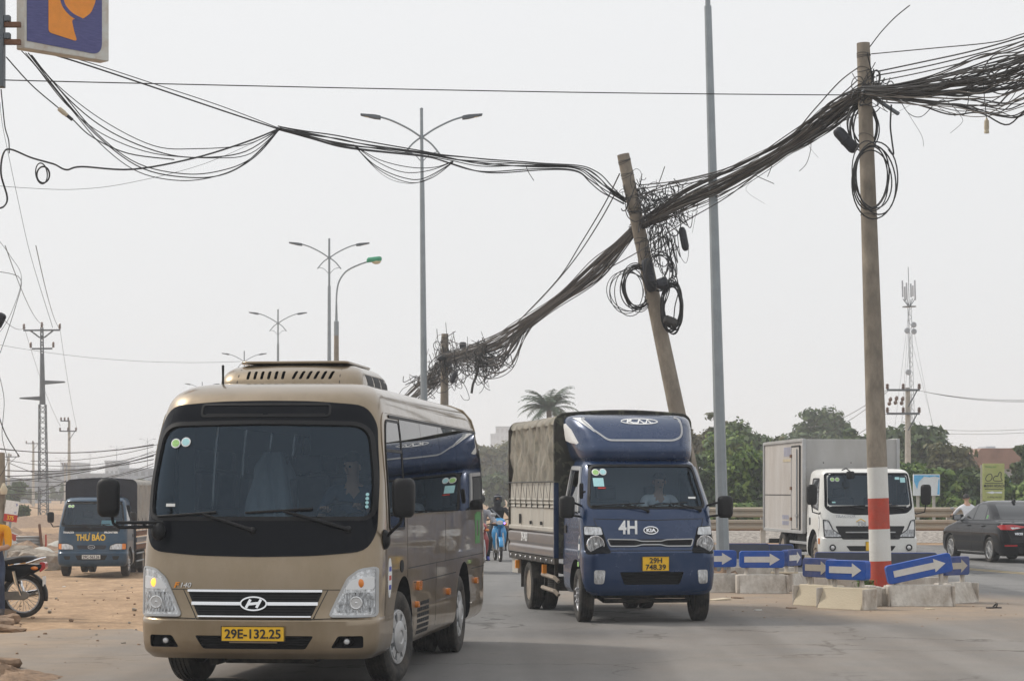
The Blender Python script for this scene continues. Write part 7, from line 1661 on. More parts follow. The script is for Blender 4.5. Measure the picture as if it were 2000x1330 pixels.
fs = [(i * 20 + j, i * 20 + (j + 1) % 20, (i + 1) * 20 + (j + 1) % 20, (i + 1) * 20 + j) for i in range(8) for j in range(20)]
hd.add(vs, fs).build('hood', 'cloth_dark', o, smooth=60)
MB().tube([(-0.085, 0.585, 1.565), (-0.045, 0.525, 1.575), (0.045, 0.525, 1.575), (0.085, 0.585, 1.565)], 0.009, 6).build('hood_trim', 'cloth_grey', o)
mk = MB(); mk.sphere((0, 0.60, 1.435), (0.082, 0.092, 0.062), 16, 10); mk.build('face_mask', 'cloth_dark', o, smooth=60)
for s in (-1, 1): MB().sphere((s * 0.033, 0.541, 1.508), 0.012, 8, 6).build('eye', 'ink_black', o, smooth=60)
MB().tube([(0, 0.70, 1.24), (0, 0.675, 1.34), (0, 0.645, 1.42)], [0.12, 0.085, 0.082], 14).build('neck_gaiter', 'cloth_dark', o, smooth=60)
MB().tube([(-0.16, 0.60, 1.26), (0.0, 0.61, 1.12), (0.14, 0.70, 0.98)], 0.016, 6).build('bag_strap', 'cloth_grey', o)
# rider in grey jacket half hidden by the minibus
gx, gy = (939 - 1000) * 46.0 / F, 46.0
motorbike('motorbike', 'red motorbike mostly hidden behind the rear of the gold minibus', 'bike_red', (gx, gy, 0), R(4))
o = person('person', 'motorbike rider in grey padded jacket and blue sandals behind the minibus', rider_joints(), ['cloth_grey', 'skin', 'cloth_dark', 'sandal_blue'], loc=(gx, gy, 0), rz=R(4), bulk=1.12)
MB().sphere((0, 0.66, 1.53), (0.13, 0.145, 0.115), 16, 10).build('helmet', 'cloth_dark', o, smooth=60)
# rider in white shirt beyond the black car
wx, wy = (1862 - 1000) * 64.0 / F, 64.0
motorbike('motorbike', 'dark motorbike riding away beyond the black saloon car', 'black_gloss', (wx + 0.15, wy, 0), R(188))
J = rider_joints(look=(-0.6, -1, 0), sleeve=0.5)
person('person', 'bareheaded motorbike rider in a white short-sleeved shirt beyond the black car', J, ['cloth_white', 'skin', 'cloth_dark', 'shoe'], loc=(wx + 0.15, wy, 0), rz=R(188))
# parked bike at the left edge with a person sitting sideways on it
ex = (45 - 1000) * 30.2 / F
motorbike('motorbike', 'parked dark motorbike with black seat and spoked rear wheel at left edge', 'black_gloss', (ex - 1.22, 30.2, zg(ex, 30.2)), R(-90), parked=True)
fx, fy = (-16 - 1000) * 29.8 / F, 29.8
J = dict(pelvis=(0, 0.10, 0.80), chest=(0.0, 0.05, 1.13), neck=(0.0, 0.02, 1.30), head=(0.0, -0.02, 1.44), shl=(0.20, 0.03, 1.20), ell=(0.235, -0.06, 0.95), wrl=(0.08, -0.22, 0.92), hal=(0.01, -0.25, 0.93),
   shr=(-0.20, 0.03, 1.20), elr=(-0.25, -0.06, 0.95), wrr=(-0.10, -0.24, 0.95), har=(-0.03, -0.27, 0.96), hipl=(0.10, 0.02, 0.76), knl=(0.15, -0.20, 0.50), anl=(0.16, -0.12, 0.12), tol=(0.18, -0.26, 0.05), hipr=(-0.10, 0.02, 0.76), knr=(-0.13, -0.24, 0.50), anr=(-0.13, -0.16, 0.12), tor=(-0.15, -0.30, 0.05), look=(-0.3, -1, -0.2), sleeve=(0.5, 0, 0))
person('person', 'person in orange-yellow T-shirt and jeans sitting on the parked motorbike, cut by left edge', J, ['cloth_yellow', 'skin', 'cloth_jeans', 'shoe'], loc=(fx, fy, 0), rz=0)
# ---------------------------------------------------------------- cables
CM = ['cable_black', 'cable_black', 'cable_black', 'cable_grey', 'cable_grey', 'cable_pale']
def W(pts): return [px(*p) for p in pts]
def lerp_d(pts, d0, d1):
 """fill in the distance of photo points from their column: d0 at the first, d1 at the last"""
 x0, x1 = pts[0][0], pts[-1][0]
 return [px(x, y, d0 + (d1 - d0) * ((x - x0) / (x1 - x0) if x1 != x0 else 0)) for x, y in pts]
def cable(name, label, P, r, m='cable_black', cat='cable', k=6, parent=None, group=None, n=6):
 o = MB().tube(smooth_path(P, k), r, n).build(name, m, parent, smooth=60, fix=False)
 if parent is None: tag(o, label, cat, group)
 return o
def bundle(label, P, n, spread, seed, rad=(0.006, 0.012), shown=10, k=8, wob=0.4, bias=(0, 0), mats=None, ties=0):
 """many slack cables along one path: a thing of separate strands, the rest of the mass as one part"""
 rnd = random.Random(seed); C = smooth_path(P, k); N = len(C)
 root = thing('cable_bundle', label, 'cable bundle', C[0], group='cable bundles between the poles')
 C = [c - C[0] for c in C]
 mass = {m: MB() for m in set(CM)}
 for i in range(n):
  a = rnd.uniform(0, 2 * PI); q = math.sqrt(rnd.random()); f1, f2 = rnd.uniform(0.6, 2.6), rnd.uniform(0, 6.28); amp = wob * rnd.random(); sag = rnd.random() ** 3
  ox, oz = q * math.cos(a), q * math.sin(a); tw = rnd.uniform(-1.3, 1.3); g2 = 0.20 * rnd.random() ** 2; f3 = rnd.uniform(2, 5)
  pts = []
  for j, c in enumerate(C):
   t = j / (N - 1); sp = spread(t); dr = (C[min(j + 1, N - 1)] - C[max(j - 1, 0)]).normalized(); sd = dr.cross(Vector((0, 0, 1))).normalized(); up = sd.cross(dr)
   u = ox * math.cos(tw * t) - oz * math.sin(tw * t) + amp * math.sin(f1 * 6.28 * t + f2); v = ox * math.sin(tw * t) + oz * math.cos(tw * t) + amp * math.cos(f1 * 5.1 * t + f2) - sag * 1.5 * math.sin(PI * t) + g2 * math.sin(f3 * 6.28 * t + f2)
   pts.append(c + (sd * u + up * (v + bias[0] + (bias[1] - bias[0]) * t)) * sp)
  m = rnd.choice(mats or CM); r = rnd.uniform(*rad)
  if i < shown: MB().tube(pts, r, 5).build('cable', m, root, smooth=60, fix=False)
  else: mass[m].tube(pts, r, 5)
 for _ in range(n // 9):
  c = C[rnd.randrange(2, N - 2)]; sp = spread(0.5); q = c + Vector((rnd.gauss(0, 0.5) * sp, 0, rnd.gauss(-0.3, 0.7) * sp)); ln = rnd.uniform(0.1, 0.5)
  mass['cable_grey'].tube(smooth_path([q, q + Vector((rnd.gauss(0, 0.25), 0, -0.4)) * ln, q + Vector((rnd.gauss(0, 0.5), 0, -0.9)) * ln], 4), rnd.choice((0.002, 0.003, 0.006)), 4)
 for m, b in mass.items():
  if b.v: o = b.build('cable_mass', m, root, smooth=60, fix=False); o['kind'] = 'stuff'
 return root
def tangle(label, c, n, size, seed, rad=0.006, mats=None, hang=0.0, cat='tangle of cables', name='cable_tangle'):
 """messy slack cable round a point: drooping loops, rings and loose ends"""
 rnd = random.Random(seed); mb = {m: MB() for m in set(mats or CM)}; sx_, sy_, sz_ = size; g = rnd.gauss
 for _ in range(n):
  m = rnd.choice(mats or CM); r = rad * rnd.uniform(0.55, 1.25); q = rnd.random()
  p = Vector((g(0, 0.45) * sx_, g(0, 0.45) * sy_, g(0.15, 0.35) * sz_))
  if q < 0.72:
   e = Vector((p.x + g(0, 0.5) * sx_, g(0, 0.4) * sy_, p.z + g(0, 0.4) * sz_)); dp = rnd.uniform(0.15, 0.5 + 1.1 * hang) * sz_; k = g(0, 0.25) * sx_
   pts = [p, p.lerp(e, 0.15) + Vector((k, 0, -dp * 0.6)), p.lerp(e, 0.5) + Vector((k * 1.5, g(0, 0.15) * sy_, -dp)), p.lerp(e, 0.85) + Vector((k * 0.6, 0, -dp * 0.6)), e]
  elif q < 0.94:
   a, b, t = rnd.uniform(0.12, 0.40) * sx_, rnd.uniform(0.15, 0.45) * sz_, rnd.uniform(-0.8, 0.8); f = rnd.uniform(0, 6.28)
   pts = [p + Vector((a * math.cos(f + w_), a * t * math.cos(f + w_), b * math.sin(f + w_) - 0.1 * b * w_)) for w_ in [0.7 * j for j in range(rnd.randint(7, 12))]]
  else:
   d = Vector((g(0, 0.5) * sx_, g(0, 0.4) * sy_, -rnd.uniform(0.2, 0.7 + hang) * sz_)); pts = [p, p + d * 0.4 + Vector((g(0, 0.12), 0, 0.05)), p + d * 0.8 + Vector((g(0, 0.06), 0, 0)), p + d + Vector((g(0, 0.10), 0, 0.04))]
  mb[m].tube(smooth_path(pts, 5), r, 4)
 root = thing(name, label, cat, c)
 for m, b in mb.items():
  if b.v: o = b.build('loops', m, root, smooth=60, fix=False); o['kind'] = 'stuff'
 return root
def coil(label, c, rx, rz, n, seed, rad=0.011, tilt=0.3, m='cable_black'):
 rnd = random.Random(seed); root = thing('cable_coil', label, 'cable coil', c, group='coils of spare cable on the poles')
 for _ in range(n):
  a = rx * rnd.uniform(0.75, 1.05); b = rz * rnd.uniform(0.78, 1.05); ox, oz, oy = rnd.uniform(-1, 1) * rx * 0.12, rnd.uniform(-1, 1) * rz * 0.10, rnd.uniform(-0.07, 0.07); t = tilt + rnd.uniform(-0.15, 0.15); sk = rnd.uniform(-0.12, 0.12)
  MB().tube([(ox + a * math.cos(q) + sk * b * math.sin(q), oy + a * math.cos(q) * t, oz + b * math.sin(q)) for q in [2 * PI * k / 32 for k in range(32)]], rad * rnd.uniform(0.7, 1.15), 6, closed=True).build('loop', m, root, smooth=60)
 return root
def splice(label, a, b, r, m='splice_black'):
 a, b = Vector(a), Vector(b); d = b - a; L = d.length
 root = thing('splice_box', label, 'splice box', a)
 q = d.to_track_quat('Z', 'X').to_matrix().to_4x4()
 MB().lathe([(0, r * 0.5), (L * 0.04, r * 0.8), (L * 0.12, r), (L * 0.45, r), (L * 0.46, r * 1.12), (L * 0.54, r * 1.12), (L * 0.55, r), (L * 0.88, r), (L * 0.95, r * 0.8), (L, r * 0.45)], n=16, axis='z').xf(q).build('housing', m, root, smooth=35)
 rb = MB();
 for k in range(6): rb.box(-0.006 + r * 1.0 * math.cos(k), 0.006 + r * 1.0 * math.cos(k), -0.006 + r * math.sin(k), 0.006 + r * math.sin(k), L * 0.15, L * 0.85)
 rb.xf(q); o = rb.build('ribs', m, root); o['kind'] = 'stuff'
 return root
# ---- right span, from the striped pole out of the frame
bundle('thick sagging mass of cables right of the striped pole', W([(1690, 178, 34.3), (1760, 176, 33.5), (1860, 158, 32.4), (1940, 136, 31.4), (2000, 117, 30.7), (2140, 60, 29.2), (2300, -20, 27.6)]), 70, lambda t: 0.09 + 0.27 * sm(t * 1.6), 11, shown=22, wob=0.12, bias=(0, -0.15))
for i, pts in enumerate(([(1702, 106), (1820, 95), (1940, 83), (2000, 66), (2150, 20)], [(1715, 140), (1800, 122), (1900, 100), (2000, 72), (2150, 25)], [(1712, 148), (1800, 132), (1900, 108), (2000, 80), (2150, 30)], [(1710, 160), (1800, 142), (1900, 118), (2000, 88), (2150, 40)])):
 cable('cable', ('topmost single cable right of the striped pole', 'second single cable above the mass right of the striped pole', 'third single cable above the mass right of the striped pole', 'lowest single cable just above the mass right of the striped pole')[i], lerp_d(pts, 34.4, 28.9), (0.008, 0.011, 0.010, 0.009)[i], 'cable_grey', group='single cables right of the striped pole')
for i, (pts, r) in enumerate((([(1757, 195), (1775, 222), (1800, 228), (1830, 200), (1850, 199), (1880, 225), (1890, 205), (1893, 165)], 0.006), ([(1720, 190), (1800, 199), (1900, 208), (1960, 185), (2005, 140)], 0.008), ([(1915, 208), (1960, 206), (1985, 178), (1996, 140)], 0.005), ([(1760, 200), (1780, 232), (1800, 265), (1804, 286)], 0.003))):
 cable('hanging_cable', ('slack looping cable hanging below the right-hand mass', 'long slack cable under the right-hand mass', 'loose cable loop near the hanging bulb', 'thin wire end dangling right of the striped pole')[i], lerp_d(pts, 34.2 - (pts[0][0] - 1690) * 0.011, 34.2 - (pts[-1][0] - 1690) * 0.011), r, 'cable_black')
cable('cable', 'stiff cable end sticking up from the top of the striped pole', W([(1699, 92, 34.4), (1722, 62, 34.3), (1750, 33, 34.2), (1777, 11, 34.1)]), 0.009)
# ---- hanging bulb holder
bp = px(1927, 235, 31.6)
b0 = thing('hanging_bulb', 'pale bulb holder dangling on a wire at the right', 'bulb holder', bp)
MB().tube([(-0.05, 0, 0.60), (-0.03, 0, 0.3), (0, 0, 0.02)], 0.006, 6).build('wire', 'cable_black', b0)
MB().lathe([(0.03, 0.012), (0.0, 0.02), (-0.01, 0.033), (-0.12, 0.036), (-0.14, 0.028), (-0.16, 0.036), (-0.185, 0.036), (-0.19, 0.001)], n=14, axis='z').build('holder', 'barrier_cream', b0)
# ---- striped pole to tilted pole
bundle('heavy cable bundle between striped pole and tilted pole', W([(1690, 182, 34.4), (1640, 212, 35.2), (1600, 240, 35.8), (1540, 283, 36.8), (1440, 338, 38.2), (1350, 382, 39.6), (1285, 420, 40.5), (1238, 448, 41.2)]), 75, lambda t: 0.085 + 0.075 * abs(math.sin(6.5 * t + 0.3)), 21, shown=24, wob=0.26, rad=(0.005, 0.010))
for i, pts in enumerate(([(1680, 130), (1640, 160), (1590, 215), (1540, 268), (1440, 322), (1330, 352), (1250, 362)], [(1683, 150), (1620, 205), (1540, 262), (1440, 326), (1330, 356), (1245, 370)], [(1684, 170), (1600, 232), (1500, 302), (1400, 345), (1300, 368), (1240, 384)], [(1690, 215), (1600, 262), (1500, 325), (1420, 385), (1340, 432), (1250, 490), (1150, 545)], [(1684, 160), (1600, 225), (1500, 292), (1400, 336), (1300, 362), (1235, 396)])):
 cable('cable', ('uppermost single cable running from striped to tilted pole', 'second single cable above the bundle at the steel lamp post', 'third single cable above the bundle at the steel lamp post', 'taut single cable below the bundle crossing the steel lamp post', 'fourth single cable close above the heavy bundle')[i], lerp_d(pts, 34.5, 41.0), 0.010, 'cable_black' if i == 3 else 'cable_grey', group='single cables between striped and tilted pole')
# ---- tilted pole to far pole and on
bundle('heavy cable bundle between tilted pole and far short pole', W([(1238, 448, 41.2), (1190, 500, 44.0), (1140, 545, 47.2), (1080, 592, 51.5), (1010, 640, 57.5), (965, 668, 62), (905, 690, 66.5), (870, 700, 69)]), 60, lambda t: 0.085 + 0.075 * math.sin(7 * t) ** 2 + 0.13 * t ** 3, 31, shown=18, wob=0.28, rad=(0.006, 0.012))
bundle('sagging second strand of cables near the far short pole', W([(1040, 622, 55), (1010, 650, 57.5), (985, 690, 60), (955, 703, 62.5), (920, 700, 65), (885, 705, 68)]), 22, lambda t: 0.10 + 0.14 * math.sin(PI * t), 33, shown=8, wob=0.5, rad=(0.009, 0.016))
bundle('cables running from the far short pole down behind the minibus', W([(870, 705, 69), (845, 735, 73), (815, 758, 78), (780, 790, 84), (730, 830, 92)]), 34, lambda t: 0.30 - 0.05 * t, 35, shown=8, wob=0.5, rad=(0.010, 0.018))
for i, pts in enumerate(([(1210, 340), (1180, 400), (1135, 475), (1090, 545), (1020, 620)], [(1205, 372), (1170, 435), (1120, 510), (1060, 580), (1000, 640)])):
 cable('cable', ('steep cable from tilted pole down to the bundle, upper', 'steep cable from tilted pole down to the bundle, lower')[i], lerp_d(pts, 41.0, 57.0), 0.012, group='steep cables left of the tilted pole')
for i, pts in enumerate(([(872, 662), (900, 672), (950, 670), (990, 650), (1030, 625)], [(874, 668), (905, 690), (930, 680), (985, 660), (1040, 612)])):
 cable('cable', ('upper thin cable leaving the far short pole to the right', 'lower thin cable leaving the far short pole to the right')[i], lerp_d(pts, 69.0, 55.0), 0.012, 'cable_grey', group='thin cables right of the far pole')
tangle('ragged tangle of torn cables drooping right of the far short pole', px(940, 705, 63), 95, (0.55, 0.3, 0.55), 41, rad=0.010, hang=0.35)
tangle('tangle of cables wrapped about the far short pole', px(872, 705, 68.7), 80, (0.48, 0.3, 0.75), 42, rad=0.010, hang=0.3)
tangle('dark clump of cable left of the far short pole', px(838, 742, 72), 60, (0.5, 0.3, 0.35), 43, rad=0.012, hang=0.25)
cable('hanging_cable', 'thick torn cable end dangling from the drooping tangle', W([(935, 715, 63), (930, 735, 63), (924, 750, 63), (921, 768, 63)]), 0.035, 'cable_grey')
cable('hanging_cable', 'thin wire end hooked below the drooping tangle', W([(940, 720, 63), (947, 745, 63), (942, 762, 63), (936, 768, 63)]), 0.008)
splice('round black splice closure hanging right of the far short pole', px(904, 668, 67), px(904, 682, 67), 0.10)
splice('long black splice closure strapped across the far short pole', px(855, 702, 68.6), px(880, 690, 68.6), 0.085)
splice('black splice closure hanging low beside the far short pole', px(890, 724, 68), px(882, 748, 68), 0.08)
# ---- at the tilted pole
tangle('dense tangle of cables right of the tilted pole', px(1292, 405, 40.6), 85, (0.46, 0.3, 0.46), 51, rad=0.008, hang=0.2, mats=['cable_black', 'cable_black', 'cable_grey'])
tangle('loops of cable hanging under the bundle at the tilted pole', px(1292, 465, 40.6), 44, (0.34, 0.2, 0.62), 52, rad=0.008, hang=0.4, mats=['cable_black'])
tangle('knot of cables gripping the tilted pole', px(1236, 385, 41.0), 46, (0.28, 0.22, 0.42), 53, rad=0.008, mats=['cable_black', 'cable_grey'])
for i, pts in enumerate(([(1300, 450), (1310, 500), (1325, 560), (1318, 600), (1315, 640)], [(1292, 440), (1300, 490), (1316, 540), (1322, 525), (1310, 470)], [(1270, 460), (1275, 500), (1300, 520), (1318, 470)], [(1285, 455), (1290, 520), (1308, 560), (1296, 600)])):
 cable('hanging_cable', ('long cable hanging from the bundle down to the lower coil', 'slack cable loop right of the tilted pole', 'short cable loop just right of the tilted pole', 'second cable hanging towards the lower coil')[i], [px(x, y, 40.6) for x, y in pts], 0.010, group='cables hanging at the tilted pole')
coil('loose coil of black cable on the left of the tilted pole', px(1246, 560, 40.9), 0.29, 0.44, 12, 61, rad=0.010)
coil('wide slack loop of cable left of the tilted pole', px(1226, 568, 40.9), 0.36, 0.42, 4, 62, rad=0.008)
coil('long coil of black cable low on the right of the tilted pole', px(1312, 600, 40.7), 0.20, 0.47, 14, 63, rad=0.012)
coil('small cable loops round the splice box on the tilted pole', px(1288, 530, 40.7), 0.28, 0.34, 7, 64, rad=0.008)
splice('black splice box beside the coil on the tilted pole', px(1283, 557, 40.6), px(1304, 550, 40.6), 0.095)
splice('long black splice closure hanging from the bundle', px(1331, 444, 40.5), px(1340, 490, 40.5), 0.062)
splice('brownish splice closure at the lowest coil of the tilted pole', px(1296, 622, 40.6), px(1322, 632, 40.6), 0.075, 'cable_grey')
splice('black wrapped sleeve clamped along the tilted pole', px(1262, 505, 40.75), px(1273, 570, 40.75), 0.10)
# ---- at the striped pole
coil('large coil of black cable hanging on the striped pole', px(1706, 350, 34.2), 0.36, 0.56, 6, 71, rad=0.012, tilt=0.5)
coil('upper coil of black cable behind the striped pole', px(1686, 248, 34.75), 0.24, 0.36, 6, 72, rad=0.012, tilt=0.4)
splice('long black splice closure hanging left of the striped pole', px(1632, 252, 34.6), px(1672, 296, 34.6), 0.085)
tangle('knot of cables gripping the striped pole', px(1706, 170, 34.4), 44, (0.24, 0.24, 0.36), 73, rad=0.008)
cable('hanging_cable', 'stiff cable hanging right of the striped pole', W([(1741, 205, 34.2), (1739, 245, 34.2), (1742, 275, 34.2), (1745, 302, 34.2), (1735, 292, 34.2)]), 0.013)
MBx = MB().box(-0.35, 0.35, -0.03, 0.03, -0.02, 0.02); tag(MBx.build('cable_bracket', 'galv_dark', loc=px(1720, 200, 34.3), rot=(0, R(28), R(20))), 'short steel bracket bolted to the striped pole', 'bracket')
cable('hanging_cable', 'thin wire hanging left of the steel lamp post', W([(1365, 372, 39.5), (1362, 400, 39.5), (1355, 440, 39.5), (1352, 455, 39.5)]), 0.003, 'cable_grey')
cable('hanging_cable', 'loose cable end curving down left of the striped pole', W([(1578, 258, 36.0), (1584, 285, 36), (1576, 318, 36), (1561, 335, 36)]), 0.005, 'cable_grey')
cable('hanging_cable', 'cable loop under the bundle near the striped pole', W([(1585, 240, 35.9), (1600, 265, 35.8), (1604, 250, 35.7), (1600, 238, 35.7)]), 0.010)
# ---- left span from the tilted pole to the hanging sign
DLft = (41.0, 30.0)
def LS(pts): return [px(x, y, 30.0 + (41.0 - 30.0) * x / 1215.0) for x, y in pts]
up = [(1222, 395), (1190, 372), (1160, 345), (1125, 328), (1040, 324), (950, 322), (880, 311), (820, 300), (690, 283), (620, 270), (545, 253)]
bundle('thin bundle of black cables from tilted pole leftwards', LS(up), 9, lambda t: 0.045 + 0.06 * math.sin(PI * 3 * t) ** 2, 81, shown=9, wob=0.5, mats=['cable_black'], rad=(0.007, 0.011))
for i, (pts, r) in enumerate((([(545, 253), (430, 215), (300, 171), (180, 131), (100, 106), (40, 88)], 0.012), ([(545, 251), (430, 207), (300, 164), (190, 128), (110, 104), (40, 86)], 0.007),
  ([(545, 253), (480, 283), (380, 291), (300, 285), (200, 235), (110, 165), (62, 108)], 0.007), ([(545, 253), (480, 296), (400, 308), (320, 300), (220, 260), (140, 200), (60, 108)], 0.009), ([(545, 253), (490, 300), (420, 309), (300, 300), (200, 262), (130, 205), (70, 130), (42, 100)], 0.007),
  ([(545, 254), (490, 310), (430, 334), (360, 340), (270, 320), (190, 262), (120, 180), (58, 108)], 0.008), ([(545, 254), (500, 305), (440, 340), (370, 347), (280, 330), (200, 275), (130, 200), (55, 104)], 0.009), ([(545, 254), (480, 318), (420, 345), (350, 353), (270, 336), (200, 285), (140, 215), (50, 104)], 0.007),
  ([(545, 252), (480, 278), (380, 309), (260, 331), (160, 326), (130, 332), (108, 322), (95, 318), (60, 308), (20, 292), (6, 302), (2, 340), (14, 385), (8, 403), (-6, 408)], 0.013), ([(690, 283), (740, 312), (800, 327), (850, 327), (885, 315)], 0.007), ([(690, 283), (740, 318), (790, 337), (840, 333), (885, 316)], 0.007), ([(690, 283), (735, 325), (790, 348), (830, 348), (885, 317)], 0.008), ([(690, 283), (740, 332), (800, 357), (845, 347), (885, 317)], 0.007), ([(690, 283), (745, 340), (790, 358), (830, 352), (885, 318)], 0.004))):
 nm = ('thick taut cable from the tie to the hanging sign', 'thin taut cable just above the thick one under the hanging sign', 'highest drooping loop under the hanging sign', 'second drooping loop under the hanging sign', 'third drooping loop under the hanging sign', 'fourth drooping loop under the hanging sign', 'fifth drooping loop under the hanging sign', 'lowest drooping loop under the hanging sign', 'thick cable curling down at the left edge with a small coil', 'highest slack loop left of the near street lamp arm', 'second slack loop crossing the near street lamp', 'third slack loop crossing the near street lamp', 'fourth slack loop crossing the near street lamp', 'thin lowest slack loop crossing the near street lamp')[i]
 cable('cable', nm, LS(pts), r, group='cables drooping to the hanging sign')
cable('cable', 'single straight cable across the sky to the striped pole', W([(-30, 155, 29.9), (10, 157, 30.0), (300, 164, 30.9), (800, 175, 32.2), (1200, 182, 33.3), (1640, 186, 34.4), (1690, 182, 34.6)]), 0.008)
cable('cable', 'cable with white connector running down from the sign bracket', LS([(12, 112), (60, 165), (110, 208), (140, 232), (180, 268), (250, 300), (340, 312)]), 0.009)
cable('cable', 'hair-thin wire sagging low across the left sky', LS([(-20, 362), (60, 368), (150, 370), (250, 358), (400, 320), (545, 256)]), 0.003, 'cable_grey')
coil('small black cable coil at the upper left', px(84, 340, 30.8), 0.082, 0.14, 2, 83, rad=0.011)
cb = thing('cable_connector', 'small white cable connector near the hanging sign', 'connector', px(125, 221, 31.0)); q = (px(136, 231, 31.0) - px(112, 211, 31.0)).to_track_quat('Z', 'X').to_matrix().to_4x4()
MB().lathe([(-0.10, 0.012), (-0.09, 0.032), (0.0, 0.034), (0.02, 0.028), (0.06, 0.028), (0.065, 0.012), (0.12, 0.014)], n=10, axis='z').xf(q).build('body', 'barrier_cream', cb); MB().lathe([(0.066, 0.024), (0.15, 0.022), (0.151, 0.001)], n=10, axis='z').xf(q).build('boot', 'cable_black', cb)
for i, (pts, r) in enumerate((([(2, 175), (6, 215), (10, 250), (17, 275), (18, 300)], 0.008), ([(0, 200), (4, 240), (16, 300), (35, 390), (60, 500), (103, 640)], 0.003), ([(-5, 530), (40, 545), (30, 600), (0, 690)], 0.004), ([(-5, 805), (12, 850), (38, 892)], 0.007), ([(-5, 720), (8, 780), (4, 850), (14, 900), (0, 930)], 0.004), ([(-10, 460), (20, 500), (42, 545), (18, 620), (-10, 660)], 0.003))):
 cable('hanging_cable', ('short dark wire under the sign mast at the left edge', 'long hair-thin wire running down to the lattice mast', 'thin looping wire at the left edge above the lattice mast', 'short black cable end left of the lattice mast', 'thin wire hanging at the left edge over the dirt yard', 'faint wire loop at the left edge in mid sky')[i], [px(x, y, 30.0 + 0.02 * k) for k, (x, y) in enumerate(pts)], r, 'cable_black', group='wires hanging at the left edge')
splice('dark splice closure poking in at the left edge', px(-8, 640, 30.0), px(6, 612, 30.0), 0.06)
# ---------------------------------------------------------------- vegetation
def leaf_mesh(name, clumps, n, size, m, seed, flat=0.35, aspect=0.55):
 """clumps: (centre, radii); leaves as small folded quads spread through the clumps"""
 r = np.random.default_rng(seed); K = len(clumps)
 C = np.array([c for c, _ in clumps]); Rr = np.array([q for _, q in clumps])
 wgt = np.prod(Rr, axis=1) ** 0.6; wgt /= wgt.sum()
 k = r.choice(K, n, p=wgt); d = r.normal(size=(n, 3)); d /= np.linalg.norm(d, axis=1)[:, None]
 rad = r.random(n) ** 0.5 * np.where(r.random(n) < 0.14, 1.0 + 0.5 * r.random(n), 1.0)
 P = C[k] + d * rad[:, None] * Rr[k]
 nrm = d * 0.9 + r.normal(size=(n, 3)) * 0.45 + np.array([0, 0, flat]); nrm /= np.linalg.norm(nrm, axis=1)[:, None]
 a = np.cross(nrm, r.normal(size=(n, 3))); a /= np.linalg.norm(a, axis=1)[:, None]; b = np.cross(nrm, a)
 s = (size * (0.55 + 0.9 * r.random(n)))[:, None]
 V = np.stack([P - a * s, P + b * s * aspect + nrm * s * 0.15, P + a * s, P - b * s * aspect + nrm * s * 0.15], 1).reshape(-1, 3)
 me = bpy.data.meshes.new(name); me.vertices.add(4 * n); me.vertices.foreach_set('co', V.ravel()); me.loops.add(4 * n); me.loops.foreach_set('vertex_index', np.arange(4 * n, dtype=np.int32))
 me.polygons.add(n); me.polygons.foreach_set('loop_start', np.arange(0, 4 * n, 4, dtype=np.int32)); me.polygons.foreach_set('loop_total', np.full(n, 4, dtype=np.int32)); me.update(calc_edges=True); me.materials.append(M(m))
 return me
def clumped(rnd, c, R3, n, size):
 out = []; ph = [rnd.uniform(0, 6.28) for _ in range(4)]
 for _ in range(n):
  a = rnd.uniform(0, 6.28); v = rnd.uniform(-1, 1); h = math.sqrt(1 - v * v); q = rnd.random() ** 0.45
  lob = 0.86 + 0.20 * math.sin(3 * a + ph[0]) * h + 0.18 * math.sin(5 * v + ph[1]) + 0.14 * math.sin(7 * a + 3 * v + ph[2]); q *= lob
  s = size * rnd.choice((0.45, 0.6, 0.8, 1.0)) * rnd.uniform(0.8, 1.2)
  out.append(((c[0] + math.cos(a) * h * q * R3[0], c[1] + math.sin(a) * h * q * R3[1], c[2] + v * q * R3[2]), (s, s, s * rnd.uniform(0.55, 0.8))))
 return out
def tree(label, xp, d, top_y, wpx, m, seed, name='tree', n=9000, leaf=0.10, low=0.35, nclump=26, group=None, cat='tree', csize=None, stems=3, sparse=1.0):
 rnd = random.Random(seed); X = (xp - 1000) * d / F; zt = CH + (HY - top_y) * d / F; w_ = wpx * d / F / 2 * 1.35; zb = zt * low
 root = thing(name, label, cat, (X, d, 0), group=group)
 cz, rz = (zt + zb) / 2, (zt - zb) / 2; cs = csize or max(0.35, min(w_, rz) * 0.40)
 cl = clumped(rnd, (0, 0, cz), (max(0.1, w_ - cs * 0.6), max(0.5, w_ * 0.75), max(0.1, rz - cs * 0.5)), nclump, cs)
 o = bpy.data.objects.new('crown', leaf_mesh('crown', cl, int(n * sparse), leaf, m, seed)); link(o, root)
 tr = MB(); base_r = 0.05 + zt * 0.016
 pts = [(0, 0, 0), (rnd.uniform(-0.1, 0.1), 0, zb * 0.6), (rnd.uniform(-0.2, 0.2), rnd.uniform(-0.2, 0.2), cz)]
 tr.tube(smooth_path(pts, 4), [base_r * (1 - 0.5 * k / 8) for k in range(9)], 8)
 for c, q in cl[:max(stems, 8)]:
  st = Vector((0, 0, zb * rnd.uniform(0.5, 1.0))); e = Vector(c); tr.tube(smooth_path([st, st.lerp(e, 0.5) + Vector((0, 0, 0.15 * rz)), e], 3), [base_r * 0.5 * (1 - 0.8 * k / 6) for k in range(7)], 5)
 tr.build('trunk', 'bark', root, smooth=60)
 return root
